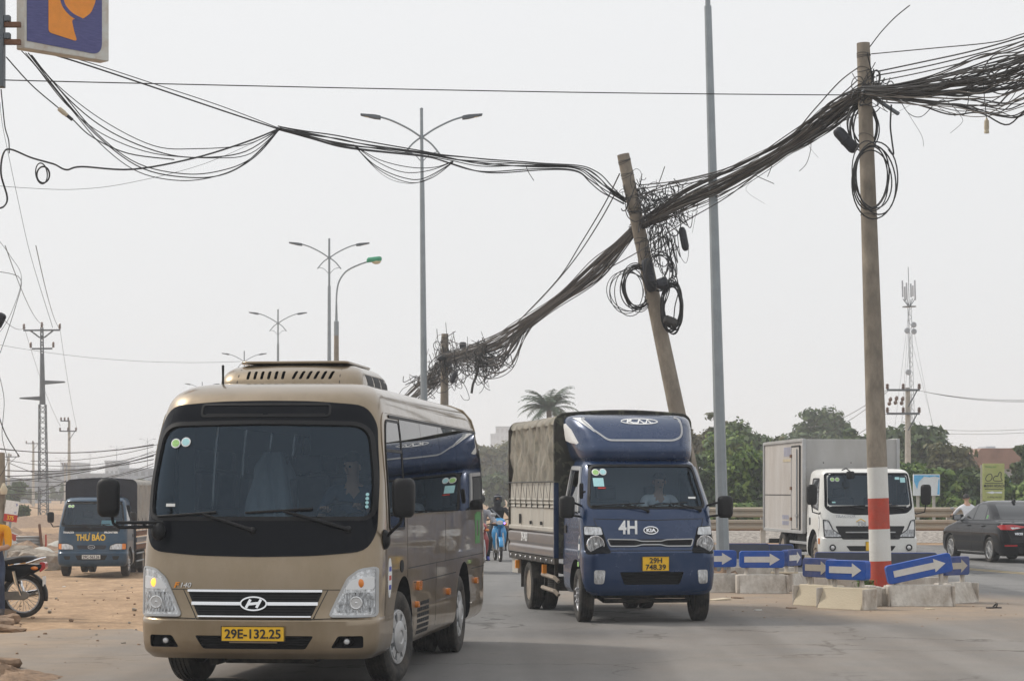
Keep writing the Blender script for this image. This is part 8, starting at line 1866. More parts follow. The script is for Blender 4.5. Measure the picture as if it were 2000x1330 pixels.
# vine-covered thicket behind the railway: bush by bush
rb = random.Random(77)
bushes = [(1345, 87, 880, 90), (1400, 88, 862, 100), (1450, 87, 870, 95), (1500, 87, 885, 90), (1560, 88, 905, 90), (1640, 88, 915, 100), (1720, 88, 912, 90), (1790, 88, 900, 90), (1850, 88, 896, 95), (1895, 88, 905, 80), (1945, 88, 920, 80), (2000, 88, 930, 95), (2050, 88, 925, 90)]
for i, (xp, d, ty, wp) in enumerate(bushes):
 where = ('behind the canopy truck cab', 'left of the tall steel lamp post', 'right of the tall steel lamp post', 'left of the cargo box', 'behind the cargo box, left half', 'behind the cargo box, middle', 'behind the striped pole', 'behind the weathered white board', 'between the two roadside boards', 'left of the yellow-green signboard', 'behind the yellow-green signboard', 'at the right edge behind the black car', 'just past the right edge')[i]
 tree('vine-covered green bush ' + where, xp, d, ty, wp, 'leaf_vine' if i % 3 else 'leaf_dark', 100 + i, name='bush', n=7500, leaf=0.13, low=0.02, nclump=95, group='bushes along the railway', cat='bush', csize=0.42)
for i, (xp, d, ty, wp) in enumerate(((1370, 82.9, 975, 90), (1450, 82.9, 965, 110), (1540, 83, 970, 100), (1620, 83, 980, 90), (1800, 83, 968, 100), (1865, 82.9, 962, 90), (1935, 83, 985, 80), (2000, 83.5, 965, 90))):
 where = ('beside the canopy truck', 'at the tall steel lamp post', 'left of the cargo box wheels', 'under the cargo box', 'under the weathered white board', 'by the white-shirted rider', 'under the yellow-green signboard', 'above the black car roof')[i]
 tree('low leafy creeper behind the guard rail ' + where, xp, d, ty, wp, 'leaf_vine', 140 + i, name='creeper', n=3600, leaf=0.13, low=0.01, nclump=44, group='creepers behind the guard rail', cat='creeper', csize=0.34)
T = [(1345, 118, 806, 70, 'leaf_dry', 'bare greyish tree right of the canopy truck top', 0.35, 2200, 18), (1395, 120, 800, 80, 'leaf_olive', 'thin-leaved tree left of the tall steel lamp post', 0.35, 3400, 22), (1455, 116, 818, 110, 'leaf_dark', 'green tree right of the tall steel lamp post', 0.30, 8000, 30), (1500, 122, 838, 70, 'leaf_olive', 'small tree at the left corner of the cargo box', 0.30, 4200, 20),
  (1560, 165, 822, 120, 'leaf_dark', 'bluish hazy tree above the left of the cargo box', 0.30, 8500, 30), (1612, 170, 792, 110, 'leaf_dark', 'tall hazy tree above the middle of the cargo box', 0.30, 7500, 26), (1660, 130, 822, 90, 'leaf_dark', 'round dark tree left of the striped pole', 0.30, 7500, 26), (1752, 132, 832, 110, 'leaf_dark', 'dark tree right of the striped pole at the power pole', 0.30, 8500, 30), (1806, 128, 815, 120, 'leaf_dark', 'tall dark tree right of the power pole', 0.25, 9000, 34), (1862, 118, 850, 90, 'leaf_olive', 'spreading tree left of the rusty roof', 0.30, 5600, 24),
  (1425, 112, 830, 110, 'leaf_vine', 'leafy green tree just behind the tall steel lamp post', 0.05, 8000, 34), (1530, 115, 852, 110, 'leaf_vine', 'leafy green tree behind the cargo box left corner', 0.05, 7000, 30), (1700, 125, 845, 120, 'leaf_dark', 'dark tree directly behind the striped pole', 0.1, 8000, 30), (1905, 96, 912, 70, 'leaf_vine', 'low green tree left of the yellow-green signboard', 0.05, 5000, 24),
  (1998, 100, 865, 50, 'leaf_dark', 'dark tree cut by the right edge', 0.3, 3500, 16), (960, 250, 858, 70, 'leaf_olive', 'hazy yellowish tree between minibus and canopy truck', 0.1, 7000, 26), (1010, 260, 850, 90, 'leaf_olive', 'hazy yellowish tree behind the canopy truck', 0.1, 7000, 26), (905, 255, 880, 80, 'leaf_olive', 'hazy tree behind the minibus tail', 0.1, 5000, 22), (975, 200, 915, 60, 'leaf_dark', 'dark hazy shrub above the masked rider', 0.05, 4500, 20)]
for i, (xp, d, ty, wp, m, lb, low, n, nc_) in enumerate(T):
 tree(lb, xp, d, ty, wp, m, 200 + i, n=int(n * 1.0), leaf=0.16 if d < 123 else (0.21 if d < 180 else 0.32), low=low, nclump=int(nc_ * 2.6), group='trees beyond the railway', stems=12)
# palm
def palm(label, xp, d, top_y):
 X = (xp - 1000) * d / F; root = thing('palm_tree', label, 'palm tree', (X, d, 0)); zc = CH + (HY - top_y) * d / F; rnd = random.Random(9)
 MB().tube(smooth_path([(0, 0, 0), (0.1, 0, zc * 0.5), (0, 0, zc)], 6), [0.26 - 0.008 * k for k in range(13)], 10).build('trunk', 'bark', root, smooth=60)
 for k in range(38):
  a = rnd.uniform(0, 2 * PI); el = rnd.uniform(-0.1, 1.35); L = rnd.uniform(1.9, 2.6); pts = []; p = Vector((0, 0, zc)); e = el
  for j in range(9):
   pts.append(p.copy()); p = p + Vector((math.cos(a) * math.cos(e), math.sin(a) * math.cos(e), math.sin(e))) * L / 8; e -= 0.10 + 0.03 * j
  mb = MB(); mb.tube(pts, [0.03 * (1 - j / 10) for j in range(9)], 4)
  for j in range(1, 9):
   for q in range(4):
    t = (j - 1 + q / 4) / 8; c = pts[j - 1].lerp(pts[j], q / 4); dr = (pts[j] - pts[j - 1]).normalized(); sd = dr.cross(Vector((0, 0, 1))); sd = sd.normalized() if sd.length > 1e-3 else Vector((1, 0, 0))
    ln = 0.62 * math.sin(PI * min(1, 0.15 + t * 0.9)) + 0.08
    for s in (-1, 1):
     tip = c + sd * s * ln * 0.75 + dr * ln * 0.5 + Vector((0, 0, -0.28 * ln + rnd.uniform(-0.06, 0.1)))
     mb.add([c - dr * 0.035, c + dr * 0.035, tip], [(0, 1, 2)])
  mb.build('frond', 'leaf_palm', root, smooth=0, fix=False)
palm('single palm tree standing above the canopy truck', 1072, 150, 800)
# ---------------------------------------------------------------- far buildings
def building(label, x0, x1, y_top, d, depth, m, floors, cols, roof='flat', seed=0, win=True):
 a, b = px(x0, y_top, d), px(x1, y_top, d); h = a.z; w_ = b.x - a.x
 root = thing('building', label, 'building', ((a.x + b.x) / 2, d, 0), group='hazy far buildings')
 MB().box(-w_ / 2, w_ / 2, 0, depth, -0.5, h).build('wall', m, root)
 if roof == 'flat': MB().box(-w_ / 2 - 0.15, w_ / 2 + 0.15, -0.15, depth + 0.15, h + 0.003, h + 0.35).build('parapet', m, root)
 else:
  MB().prism([(-w_ / 2 - 0.4, h), (w_ / 2 + 0.4, h), (w_ / 2 * 0.7, h + roof), (-w_ / 2 * 0.7, h + roof)], -0.5, depth + 0.5).build('roof', 'roof_rust', root)
 if win:
  fh = h / floors; cw = w_ / cols
  wm = MB().box(-cw * 0.28, cw * 0.28, -0.05, 0.0, -fh * 0.26, fh * 0.26).mesh('window', 'far_glass', 0)
  for i in range(floors):
   for j in range(cols):
    o = bpy.data.objects.new('window', wm); link(o, root); o.location = (-w_ / 2 + cw * (j + 0.5), -0.006, fh * (i + 0.55))
 return root
building('pale hazy apartment block left of the palm tree', 968, 1012, 834, 1000, 30, 'far_wall_b', 9, 5)
building('narrow hazy block behind the minibus tail', 958, 974, 848, 1050, 20, 'far_wall_b', 9, 3)
building('rusty-roofed shed behind the yellow-green signboard', 1888, 2060, 915, 150, 14, 'far_wall', 1, 6, roof=1.35)
building('low white hall at the right horizon', 1905, 2030, 898, 330, 20, 'far_wall', 2, 8)
building('small tower on the right horizon', 1928, 1942, 876, 335, 6, 'far_wall', 4, 2)
tp = thing('tarpaulin', 'bright blue tarpaulin awning at the right edge below the shed', 'tarpaulin', (px(1985, 930, 140).x, 140, 0))
MB().prism([(-1.4, 2.35), (1.4, 2.6), (1.4, 2.1), (-1.4, 1.9)], 0, 3).build('sheet', 'tarp_blue', tp)
for x in (-1.3, 1.3): MB().box(x - 0.05, x + 0.05, 0.05, 0.15, 0, 2.0).build('post', 'galv', tp)
for i, (x0, x1, y, d, c, f, n_) in enumerate(((-30, 62, 938, 330, 'far_wall_b', 2, 6), (62, 120, 922, 420, 'far_wall_b', 3, 4), (120, 150, 906, 460, 'far_wall', 4, 2), (150, 215, 928, 380, 'far_wall_b', 3, 5), (205, 232, 902, 500, 'far_wall', 5, 3), (232, 300, 918, 400, 'far_wall_b', 4, 5))):
 building('hazy far building ' + ('at the left edge', 'left of the lattice mast', 'narrow and pale above the blue truck', 'low above the blue truck canopy', 'tall and pale right of the blue truck canopy', 'dark beside the left side of the minibus')[i], x0, x1, y, d, 14, c, f, n_)
for i, (xp, ty, wp, d) in enumerate(((30, 985, 40, 130), (60, 950, 60, 300), (120, 940, 60, 320), (200, 930, 70, 330), (265, 920, 60, 330), (22, 940, 50, 180))):
 tree('hazy far tree ' + ('low at the left behind the rubble', 'left of the lattice mast base', 'behind the lattice mast', 'over the blue truck canopy', 'next to the minibus left side', 'at the left edge behind the old post')[i], xp, d, ty, wp, 'leaf_dark', 300 + i, n=2600, leaf=0.3, low=0.1, nclump=16, group='hazy far trees on the left')
# ---------------------------------------------------------------- power masts
def lattice(mb, x, y, z0, z1, w0, w1, n, r=0.03, tri=False):
 legs = [(-1, -1), (1, -1), (1, 1), (-1, 1)] if not tri else [(-1, -0.6), (1, -0.6), (0, 1.1)]
 Lp = lambda k, t: Vector((x + legs[k][0] * (w0 + (w1 - w0) * t) / 2, y + legs[k][1] * (w0 + (w1 - w0) * t) / 2, z0 + (z1 - z0) * t))
 K = len(legs)
 for k in range(K): mb.tube([Lp(k, 0), Lp(k, 1)], r, 4)
 for i in range(n):
  for k in range(K):
   a, b = (Lp(k, i / n), Lp((k + 1) % K, (i + 1) / n)) if (i + k) % 2 == 0 else (Lp((k + 1) % K, i / n), Lp(k, (i + 1) / n))
   mb.tube([a, b], r * 0.6, 4)
 return mb
def insulator(parent, p, h=0.3, up=True):
 s = 1 if up else -1
 MB().lathe([(0, 0.05), (s * h * 0.2, 0.10), (s * h * 0.3, 0.05), (s * h * 0.5, 0.10), (s * h * 0.6, 0.05), (s * h * 0.8, 0.09), (s * h, 0.03)], n=10, axis='z', c=p).build('insulator', 'insulator', parent)
d = 140.0; X = (85 - 1000) * d / F; zt = px(0, 640, d).z; k = d / F
py_ = thing('lattice_mast', 'tall steel lattice power mast on the left with crossarms', 'mast', (X, d, 0), rot=(0, R(-0.5), 0))
lattice(MB(), 0, 0, 0.0, px(0, 790, d).z, 17 * k, 12 * k, 22, 0.035).build('lattice_column', 'galv_dark', py_)['kind'] = 'stuff'
MB().lathe([(px(0, 790, d).z, 6 * k), (px(0, 690, d).z, 4 * k)], n=6, axis='z').build('middle_column', 'galv_dark', py_)
lattice(MB(), 0, 0, px(0, 690, d).z, zt, 5 * k, 4 * k, 8, 0.03).build('top_column', 'galv_dark', py_)['kind'] = 'stuff'
for y_, a, b in ((645, -36, 36), (681, -20, 20)): MB().box(a * k, b * k, -0.06, 0.06, px(0, y_, d).z - 0.05, px(0, y_, d).z + 0.05).build('crossarm', 'galv_dark', py_)
for y_, s in ((747, 1), (778, -1)):
 z_ = px(0, y_, d).z; MB().prism([(0, -0.14), (s * 44 * k, -0.02), (s * 44 * k, 0.06), (0, 0.14)], -0.12, 0.12, lambda u, v, h: (u, h, z_ + v)).build('bracket_arm', 'galv_dark', py_)
for s in (-1, 1): MB().tube([(s * 22 * k, 0, px(0, 646, d).z), (s * 5 * k, 0, px(0, 659, d).z), (0, 0, px(0, 659, d).z)], 0.05, 5).build('brace', 'galv_dark', py_)
for x in (-35, 0, 35): insulator(py_, (x * k, 0, px(0, 643 if x else 640, d).z), 0.36)
for x in (-22, 22): insulator(py_, (x * k, 0, px(0, 679, d).z), 0.36)
MB().lathe([(-0.02, 0.28), (0.02, 0.28)], n=16, axis='y', c=(0.0, -0.35, px(0, 945, d).z)).build('round_plate', 'far_wall', py_)
def cross_pole(label, xp, top_y, d, arms, mat_='concrete', r=0.13, group='far concrete power poles'):
 X = (xp - 1000) * d / F; zt = px(0, top_y, d).z; root = thing('power_pole', label, 'power pole', (X, d, 0), group=group); k = d / F
 MB().lathe([(0, r * 1.2), (zt, r * 0.8), (zt + 0.01, 0.001)], n=12, axis='z').build('shaft', mat_, root)
 for y_, a, b in arms:
  z_ = px(0, y_, d).z; MB().box(a * k, b * k, -0.08 - r, 0.02 - r, z_ - 0.05, z_ + 0.05).build('crossarm', 'galv_dark', root)
  for x in (a + 1, (a + b) / 2, b - 1): insulator(root, (x * k, -r - 0.03, z_ + 0.05), 0.26)
  MB().tube([(b * k * 0.8, -r, z_), (0, -r, z_ - 0.8)], 0.03, 5).build('brace', 'galv_dark', root)
 return root
cross_pole('hazy concrete power pole above the blue truck', 135, 821, 190, [(822, -16, 0), (842, -18, 15)])
cross_pole('faint power pole just left of the lattice mast', 65, 862, 260, [(866, -14, 13)], r=0.15)
cross_pole('faint power pole between left edge and lattice mast', 17, 885, 240, [(892, -10, 20)], r=0.15)
cross_pole('thin faint pole right of the lattice mast', 127, 905, 300, [(908, -6, 6)], r=0.14)
cross_pole('concrete power pole with double crossarms right of the striped pole', 1773, 757, 108, [(762, -42, 22), (808, -42, 22)], r=0.14)
for i, (x, y) in enumerate(((1736, 792), (1748, 790), (1760, 791))):
 p = px(x, y, 107.6); tag(MB().lathe([(0, 0.05), (0.1, 0.10), (0.2, 0.05), (0.3, 0.10), (0.42, 0.04)], n=10, axis='z').build('fuse_cutout', 'insulator', loc=p, rot=(0, R(14), 0)), ('left', 'middle', 'right')[i] + ' fuse cutout on the lower crossarm of the power pole', 'fuse cutout', 'fuses on the power pole')
# power lines
def line(label, a, b, sag, r, n=10, m='cable_grey', group=None):
 a, b = Vector(a), Vector(b); P = [a.lerp(b, t / n) - Vector((0, 0, sag * 4 * (t / n) * (1 - t / n))) for t in range(n + 1)]
 return tag(MB().tube(P, r, 5).build('power_line', m, smooth=60, fix=False), label, 'power line', group)
for i, (y0, y1) in enumerate(((770, 776), (774, 782), (772, 779))): line(('upper', 'lower', 'middle')[i] + ' power line leaving the right-hand power pole', px(1796, 763, 108), px(2080, y1, 96), 0.25, 0.008, group='power lines at the right')
for i, (y0, y1) in enumerate(((840, 832), (847, 838))): line(('upper', 'lower')[i] + ' low wire above the rusty shed', px(1850, y0, 110), px(2080, y1, 96), 0.1, 0.009, group='low wires at the right')
for i, (x0, y0, x1, y1) in enumerate(((1731, 762, 1560, 835), (1733, 765, 1550, 862), (1731, 808, 1570, 880))): line(('upper', 'middle', 'lower')[i] + ' thin wire falling left from the power pole behind the striped pole', px(x0, y0, 108), px(x1, y1, 140), 0.5, 0.014, group='thin wires behind the striped pole')
rl = random.Random(31)
spec = [(-20, 873, 300, 868, 70), (-20, 875, 320, 866, 72), (0, 930, 300, 890, 95), (0, 918, 300, 897, 95), (-10, 940, 310, 885, 98), (-10, 925, 300, 905, 99), (10, 950, 300, 910, 105), (0, 965, 310, 926, 108), (20, 905, 300, 940, 110), (0, 895, 310, 880, 120), (30, 970, 290, 945, 112), (0, 945, 130, 938, 90), (40, 985, 240, 960, 125), (60, 900, 300, 872, 150), (90, 915, 300, 880, 160)]
for i, (x0, y0, x1, y1, dd) in enumerate(spec):
 line(('topmost', 'second', 'third', 'fourth', 'fifth', 'sixth', 'seventh', 'eighth', 'ninth', 'tenth', 'eleventh', 'twelfth', 'thirteenth', 'fourteenth', 'lowest')[i] + ' sagging wire across the hazy dirt yard on the left, by nearness', px(x0, y0, dd), px(x1, y1, dd + rl.uniform(-4, 12)), rl.uniform(0.15, 0.7), rl.choice((0.010, 0.016, 0.022)), m=rl.choice(('cable_black', 'cable_grey')), group='wires over the dirt yard')
for i, (x0, y0, x1, y1, d0, d1) in enumerate(((50, 640, -40, 560, 140, 60), (85, 634, 10, 480, 140, 60), (118, 642, 70, 480, 140, 60), (50, 648, 118, 832, 140, 190), (118, 648, 151, 840, 140, 190), (-20, 670, 470, 706, 150, 150))):
 line(('left upper', 'middle upper', 'right upper', 'left descending', 'right descending', 'long faint horizontal')[i] + ' wire at the lattice mast', px(x0, y0, d0), px(x1, y1, d1), 0.5, 0.012, group='wires at the lattice mast')
# ---------------------------------------------------------------- guyed telecom mast
d = 200.0; k = d / F; X = (1787 - 1000) * d / F
tm = thing('telecom_mast', 'slim guyed telecom lattice mast with antenna cluster on the right', 'telecom mast', (X, d, 0), rot=(0, R(-1.6), 0))
zt = px(0, 548, d).z
lattice(MB(), 0, 0, 0, zt - 2.0, 7.5 * k, 7 * k, 44, 0.018, tri=True).build('lattice_column', 'galv_dark', tm)['kind'] = 'stuff'
MB().tube([(0, 0, zt - 2), (0, 0, zt + 1.2)], 0.03, 5).build('lightning_rod', 'galv_dark', tm)
for i in range(6):
 a = 2 * PI * i / 6; c = (0.55 * math.cos(a), 0.55 * math.sin(a))
 MB().box(c[0] - 0.07, c[0] + 0.07, c[1] - 0.05, c[1] + 0.05, zt - 1.75 + 0.3 * (i % 2), zt + 0.02 - 0.25 * (i % 3)).build('panel_antenna', 'far_wall', tm, bev=0.02)
 MB().tube([(0, 0, zt - 2.4), (c[0], c[1], zt - 1.6)], 0.035, 4).build('antenna_arm', 'galv_dark', tm)
MB().lathe([(zt - 2.35, 0.62), (zt - 2.28, 0.62)], n=12, axis='z').build('platform', 'galv_dark', tm)
for y_, s in ((635, 1), (648, 1), (646, -1), (727, -1)): MB().lathe([(-0.15, 0.22), (0.0, 0.26), (0.1, 0.10)], n=14, axis='y', c=(s * 0.3, -0.3, px(0, y_, d).z)).build('dish_antenna', 'far_wall_b', tm)
for i, (y_, ex_) in enumerate(((600, -70), (600, 75), (655, -48), (655, 90), (600, 15), (655, 30))): MB().tube([(0, 0, px(0, y_, d).z), (ex_ * k, (-3, 2, -2, 3, 14, 12)[i], 0.0)], 0.010, 4).build('guy_wire', 'cable_grey', tm)
# ---------------------------------------------------------------- the dirt yard on the left: rubble, sheets, posts
def rock(label, p, r, seed, m='rubble', name='rubble_block', cat='rubble', sq=(1, 1, 0.6), group='broken concrete in the dirt yard', rz=0):
 rnd = random.Random(seed); bm = bmesh.new(); bmesh.ops.create_icosphere(bm, subdivisions=2, radius=1.0)
 for v in bm.verts:
  c = v.co; k = 1.0 + 0.22 * math.sin(c.x * 3.1 + seed) * math.cos(c.y * 2.7 + seed * 2) + rnd.uniform(-0.08, 0.08)
  f = max(abs(c.x), abs(c.y), abs(c.z)); b = 0.55
  v.co = Vector((c.x * (1 - b + b / f) * k * r * sq[0], c.y * (1 - b + b / f) * k * r * sq[1], c.z * (1 - b + b / f) * k * r * sq[2]))
 me = bpy.data.meshes.new(name); bm.to_mesh(me); bm.free(); me.materials.append(M(m)); o = bpy.data.objects.new(name, me); link(o)
 o.location = p + Vector((0, 0, r * sq[2] * 0.55)); o.rotation_euler = (rnd.uniform(-0.15, 0.15), rnd.uniform(-0.15, 0.15), rz or rnd.uniform(0, 3))
 return tag(o, label, cat, group)
rocks = [(98, 1112, 0.40, (1.3, 0.8, 0.75), 'large squared concrete block left of the blue truck wheel'), (72, 1098, 0.42, (1.2, 0.8, 0.6), 'broken slab in the middle of the rubble heap'), (50, 1096, 0.42, (1.2, 0.8, 0.5), 'low rubble piece behind the parked motorbike seat'), (30, 1088, 0.40, (1.0, 0.8, 0.6), 'rubble piece behind the yellow-shirted person'), (90, 1082, 0.36, (1.5, 0.5, 0.5), 'long broken kerb piece left of the blue truck bumper'), (104, 1090, 0.30, (1.6, 0.5, 0.5), 'pale concrete beam piece near the blue truck tyre'), (60, 1080, 0.36, (1.1, 0.8, 0.7), 'grey rubble lump at the corrugated sheet foot'), (118, 1098, 0.18, (1.2, 0.9, 0.7), 'small rubble lump at the blue truck tyre'), (20, 1068, 0.5, (1.3, 0.9, 0.6), 'earth-coloured heap at the far left')]
for i, (x, y, r, sq, lb) in enumerate(rocks): rock(lb, gpt(x, y), r, 20 + i, sq=sq, rz=0.1 + 0.3 * (i % 3))
for i, (x, y, r, lb) in enumerate(((8, 1206, 0.18, 'brown stone by the seated person\'s shoes, upper'), (14, 1216, 0.15, 'brown stone by the seated person\'s shoes, middle'), (4, 1222, 0.15, 'brown stone at the left edge below the motorbike'), (20, 1232, 0.16, 'flat brown stone lowest under the parked motorbike'), (2, 1306, 0.16, 'grey stone at the lower left corner'))): rock(lb, gpt(x, y), r, 50 + i, m='soil', name='stone', cat='stone', sq=(1.25, 0.8, 0.45 if i != 3 else 0.28), group='stones at the lower left')
rk = random.Random(64)
for i in range(26):
 x, y = rk.uniform(20, 270), rk.uniform(1128, 1262); o = rock('x', gpt(x, y), rk.choice((0.014, 0.018, 0.022, 0.03)), 400 + i, m=rk.choice(('soil', 'rubble')), name='stone', cat='stone', sq=(1.2, 0.9, 0.7), group='small stones strewn over the dirt yard'); o['label'] = 'small loose stone lying on the dirt yard before the blue truck'
# curved broken pipe shells
for i, (x, y, rz, lb) in enumerate(((84, 1094, 0.5, 'curved concrete gutter shell on the rubble heap'), (105, 1080, -0.3, 'second curved gutter shell leaning by the blue truck'))):
 p = gpt(x, y); m = MB(); vs = []
 for j in range(12):
  a = PI * (0.05 + 0.75 * j / 11)
  for rr2 in (0.42, 0.36):
   for yy in (-0.35, 0.35): vs.append((rr2 * math.cos(a), yy, rr2 * math.sin(a) * 0.8))
 fs = []
 for j in range(11):
  for (a, b) in ((0, 1), (1, 3), (3, 2), (2, 0)): fs.append((j * 4 + a, j * 4 + b, j * 4 + 4 + b, j * 4 + 4 + a))
 fs += [(0, 1, 3, 2), (44, 46, 47, 45)]
 tag(m.add(vs, fs).build('gutter_shell', 'concrete', loc=p + Vector((0, 0.3, 0.02)), rot=(0.2, 0.1, rz)), lb, 'concrete shell', 'broken concrete in the dirt yard')
# corrugated sheet fence piece, posts, red and white board
p = gpt(44, 1088); c = thing('sheet_fence', 'grey corrugated metal sheet standing behind the rubble heap', 'metal sheet', p + Vector((0, 1.0, 0)), rz=0.1)
m = MB(); n = 36; vs = []
for i in range(n + 1):
 z_ = 0.05 + 0.62 * i / n; o = 0.025 * math.sin(i * 2 * PI / 6)
 for x in (-0.42, 0.42): vs += [(x, o, z_)]
m.add(vs, [(2 * i, 2 * i + 1, 2 * i + 3, 2 * i + 2) for i in range(n)]); sh_ = m.build('sheet', 'corrugated', c, smooth=60); sh_.modifiers.new('t', 'SOLIDIFY').thickness = 0.01
MB().box(0.40, 0.48, -0.06, 0.02, 0, 1.02).build('post', 'rust', c, rot=(0, R(-6), 0)); MB().box(0.52, 0.57, -0.06, 0.0, 0, 0.72).build('painted_post', 'paint_red', c)
p = gpt(18, 1082); c = thing('warning_board', 'red and white triangular board leaning behind the yellow-shirted person', 'board', p + Vector((0.05, 0.8, 0)), rz=0.15)
MB().prism([(-0.45, 0.1), (0.35, 0.0), (0.42, 0.45), (-0.35, 0.85)], 0, 0.03).build('panel', 'paint_white_old', c); MB().prism([(-0.30, 0.74), (0.36, 0.50), (-0.08, 0.42)], -0.006, -0.001).build('red_triangle', 'paint_red', c, smooth=0)
# old post with meter boxes and a small sign at the left edge
d = 44.0; X = (2 - 1000) * d / F; zb = zg(X, d)
c = thing('old_post', 'old concrete post with meter boxes at the left edge', 'post', (X, d, zb))
MB().lathe([(0, 0.12), (px(0, 884, d).z - zb, 0.075), (px(0, 884, d).z - zb + 0.01, 0.001)], n=14, axis='z').build('shaft', 'concrete_pole', c)
for i, y_ in enumerate((990, 1012)):
 z_ = px(0, y_, d).z - zb; o = MB().box(0.09, 0.20, -0.12, 0.02, z_ - 0.07, z_ + 0.07).build('meter_box', 'rubble', c, bev=0.006)
 for q in range(2): MB().box(0.105 + q * 0.05, 0.135 + q * 0.05, -0.126, -0.121, z_ - 0.03, z_ + 0.03).build('window', 'dark_cavity', o)
MB().lathe([(-0.10, 0.06), (0.0, 0.075), (0.12, 0.02)], n=10, axis='z', c=(0.08, -0.12, px(0, 955, d).z - zb)).build('lamp_shade', 'barrier_cream', c)
d = 42.0; c = thing('small_sign', 'small white and red sign with yellow digits at the left edge', 'sign', (px(3, 1000, d).x, d, zg(px(3, 1000, d).x, d)), rot=(0, R(8), 0)); z_ = px(0, 1012, d).z - c.location.z
MB().box(-0.16, 0.09, 0, 0.012, z_ + 0.085, z_ + 0.34).build('upper_panel', 'ink_white', c); MB().box(-0.16, 0.09, 0, 0.012, z_ - 0.05, z_ + 0.083).build('lower_panel', 'ink_red', c)
t = text_mesh('375', 0.11, 'ink_yellow', parent=c, bold=0.003, sx=0.8); t.location = (-0.035, -0.004, z_ + 0.015); t = text_mesh('c3', 0.05, 'ink_blue', parent=c); t.location = (0.04, -0.004, z_ + 0.13); t = text_mesh('9', 0.07, 'ink_blue', parent=c); t.location = (0.05, -0.004, z_ + 0.27)
MB().box(-0.05, -0.01, 0.013, 0.05, 0, z_ + 0.3).build('stake', 'galv', c)
# earth piles
def mound(label, p, rx, ry, h, seed, m='soil'):
 rnd = random.Random(seed); n = 22; vs = []; fs = []
 for i in range(n + 1):
  for j in range(n + 1):
   u, v = -1 + 2 * i / n, -1 + 2 * j / n; q = math.hypot(u, v); z = max(0, 1 - q) ** 1.2 * h * (1 + 0.45 * math.sin(u * 19 + v * 13) * math.sin(v * 17 - u * 9) + 0.35 * math.sin(u * 7 + seed) * math.cos(v * 6)) + (0.06 * h * rnd.random() if q < 0.95 else -0.03)
   vs.append((u * rx, v * ry, z))
 fs = [(i * (n + 1) + j, (i + 1) * (n + 1) + j, (i + 1) * (n + 1) + j + 1, i * (n + 1) + j + 1) for i in range(n) for j in range(n)]
 return tag(MB().add(vs, fs).build('earth_pile', m, loc=p, smooth=30, fix=False), label, 'earth pile', 'piles of earth')
mound('low earth pile at the lower left corner', gpt(-25, 1325), 0.7, 0.7, 0.13, 1); mound('earth bank behind the rubble heap', gpt(60, 1060), 4.0, 5.0, 0.35, 2, 'soil'); mound('earth bank left behind the blue truck', gpt(20, 1050), 4.5, 7.0, 0.45, 3, 'soil'); mound('heap of soil inside the steel lamp post ring', Vector((3.45, 38.9, 0)), 0.9, 1.1, 0.42, 4); mound('earth bank right behind the blue truck', gpt(200, 1055), 4.5, 6.0, 0.3, 5, 'soil')
mound('far rubble ridge by the lattice mast', gpt(90, 1022), 9, 14, 0.4, 6, 'soil')
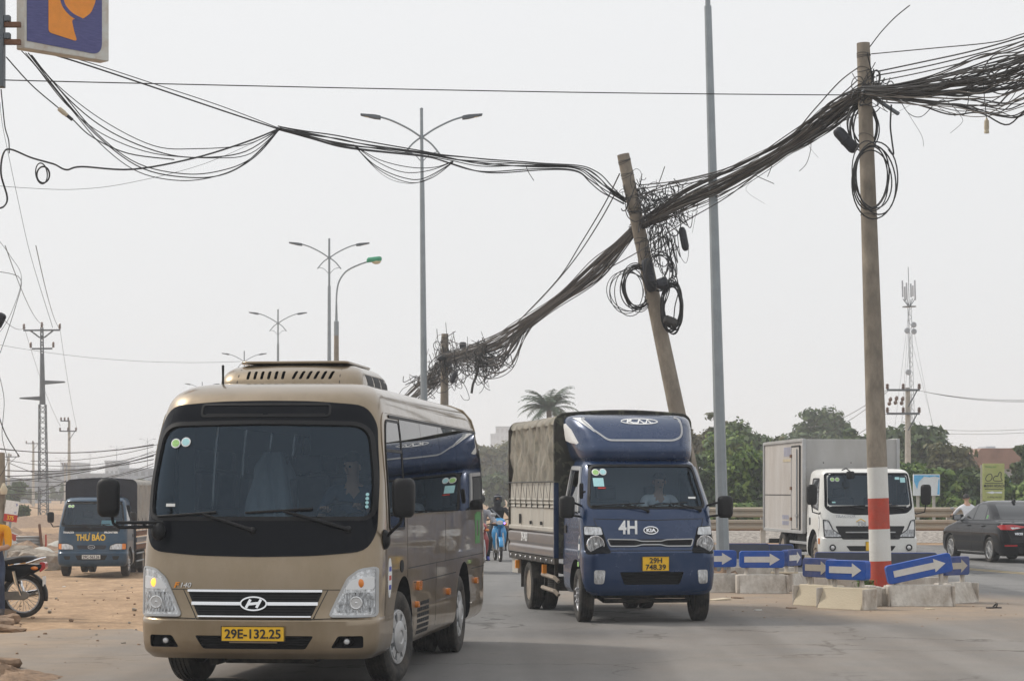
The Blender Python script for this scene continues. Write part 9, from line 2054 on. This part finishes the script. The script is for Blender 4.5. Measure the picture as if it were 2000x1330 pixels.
# litter
c = thing('slipper', 'black slipper lying on the road at the right', 'slipper', gpt(1940, 1188), rz=0.3)
MB().prism(rpoly([(-0.12, -0.04), (0.12, -0.045), (0.13, 0.04), (-0.11, 0.035)], 0.03, 4), 0.002, 0.022, lambda u, v, h: (u, v, h)).build('sole', 'shoe', c); MB().tube(smooth_path([(0.02, -0.045, 0.02), (0.05, -0.02, 0.06), (0.06, 0.0, 0.07), (0.05, 0.02, 0.06), (0.02, 0.045, 0.02)], 3), 0.012, 6).build('strap', 'rubber', c)
for i, (x, y, w_, m_, lb) in enumerate(((1492, 1140, 0.45, 'barrier_cream', 'torn cardboard inside the steel lamp post ring'), (1405, 1172, 0.40, 'barrier_cream', 'flat cardboard scrap on the road beside the canopy truck'), (1440, 1168, 0.3, 'soil', 'brown scrap on the road right of the canopy truck'), (1815, 1190, 0.16, 'barrier_cream', 'paper scrap in front of the long white block'), (1545, 1188, 0.16, 'soil', 'dark scrap left of the cream blocks'), (1480, 1192, 0.12, 'paper', 'white paper bit on the road'), (125, 1146, 0.10, 'paper', 'white litter on the dirt before the blue truck'))):
 p = gpt(x, y); q = [(-0.5, -0.3), (0.1, -0.42), (0.5, -0.2), (0.42, 0.3), (-0.1, 0.4), (-0.48, 0.22)]
 m = MB(); m.add([(a * w_, b * w_ * 0.8, 0.012 + 0.05 * w_ * abs(math.sin(a * 9 + i))) for a, b in q] + [(a * w_, b * w_ * 0.8, 0.005) for a, b in q], [tuple(range(6)), tuple(range(11, 5, -1))] + [(j, 6 + j, 6 + (j + 1) % 6, (j + 1) % 6) for j in range(6)])
 if i == 0: p = Vector((p.x, 38.0, 0.30))
 tag(m.build('litter', m_, loc=p, smooth=0, rot=(0, 0, i * 0.7)), lb, 'litter')
gs = tag(None or bpy.data.objects.new('grass_tuft', leaf_mesh('grass_tuft', [((0, 0, 0.05), (0.14, 0.08, 0.07))], 160, 0.05, 'leaf_vine', 5, aspect=0.2)), 'small green weed tuft at the foot of the striped pole', 'weed'); link(gs); gs.location = px(1690, 1146, 33.4)
# ---------------------------------------------------------------- haze over everything
hz = MB().box(-560, 560, -30, 1300, -1.8, 24.5).build('haze', 'concrete', smooth=0); hz.data.materials.clear()
hm_ = bpy.data.materials.new('haze'); hm_.use_nodes = True; nt = hm_.node_tree; nt.nodes.clear()
vo = nn(nt, 'ShaderNodeVolumePrincipled'); vo.inputs['Color'].default_value = (0.90, 0.935, 0.98, 1); vo.inputs['Density'].default_value = 0.0009; vo.inputs['Anisotropy'].default_value = 0.2
oo = nn(nt, 'ShaderNodeOutputMaterial'); nt.links.new(vo.outputs[0], oo.inputs['Volume']); hz.data.materials.append(hm_)
tag(hz, 'pale smoggy haze over the whole place', None, kind='stuff')
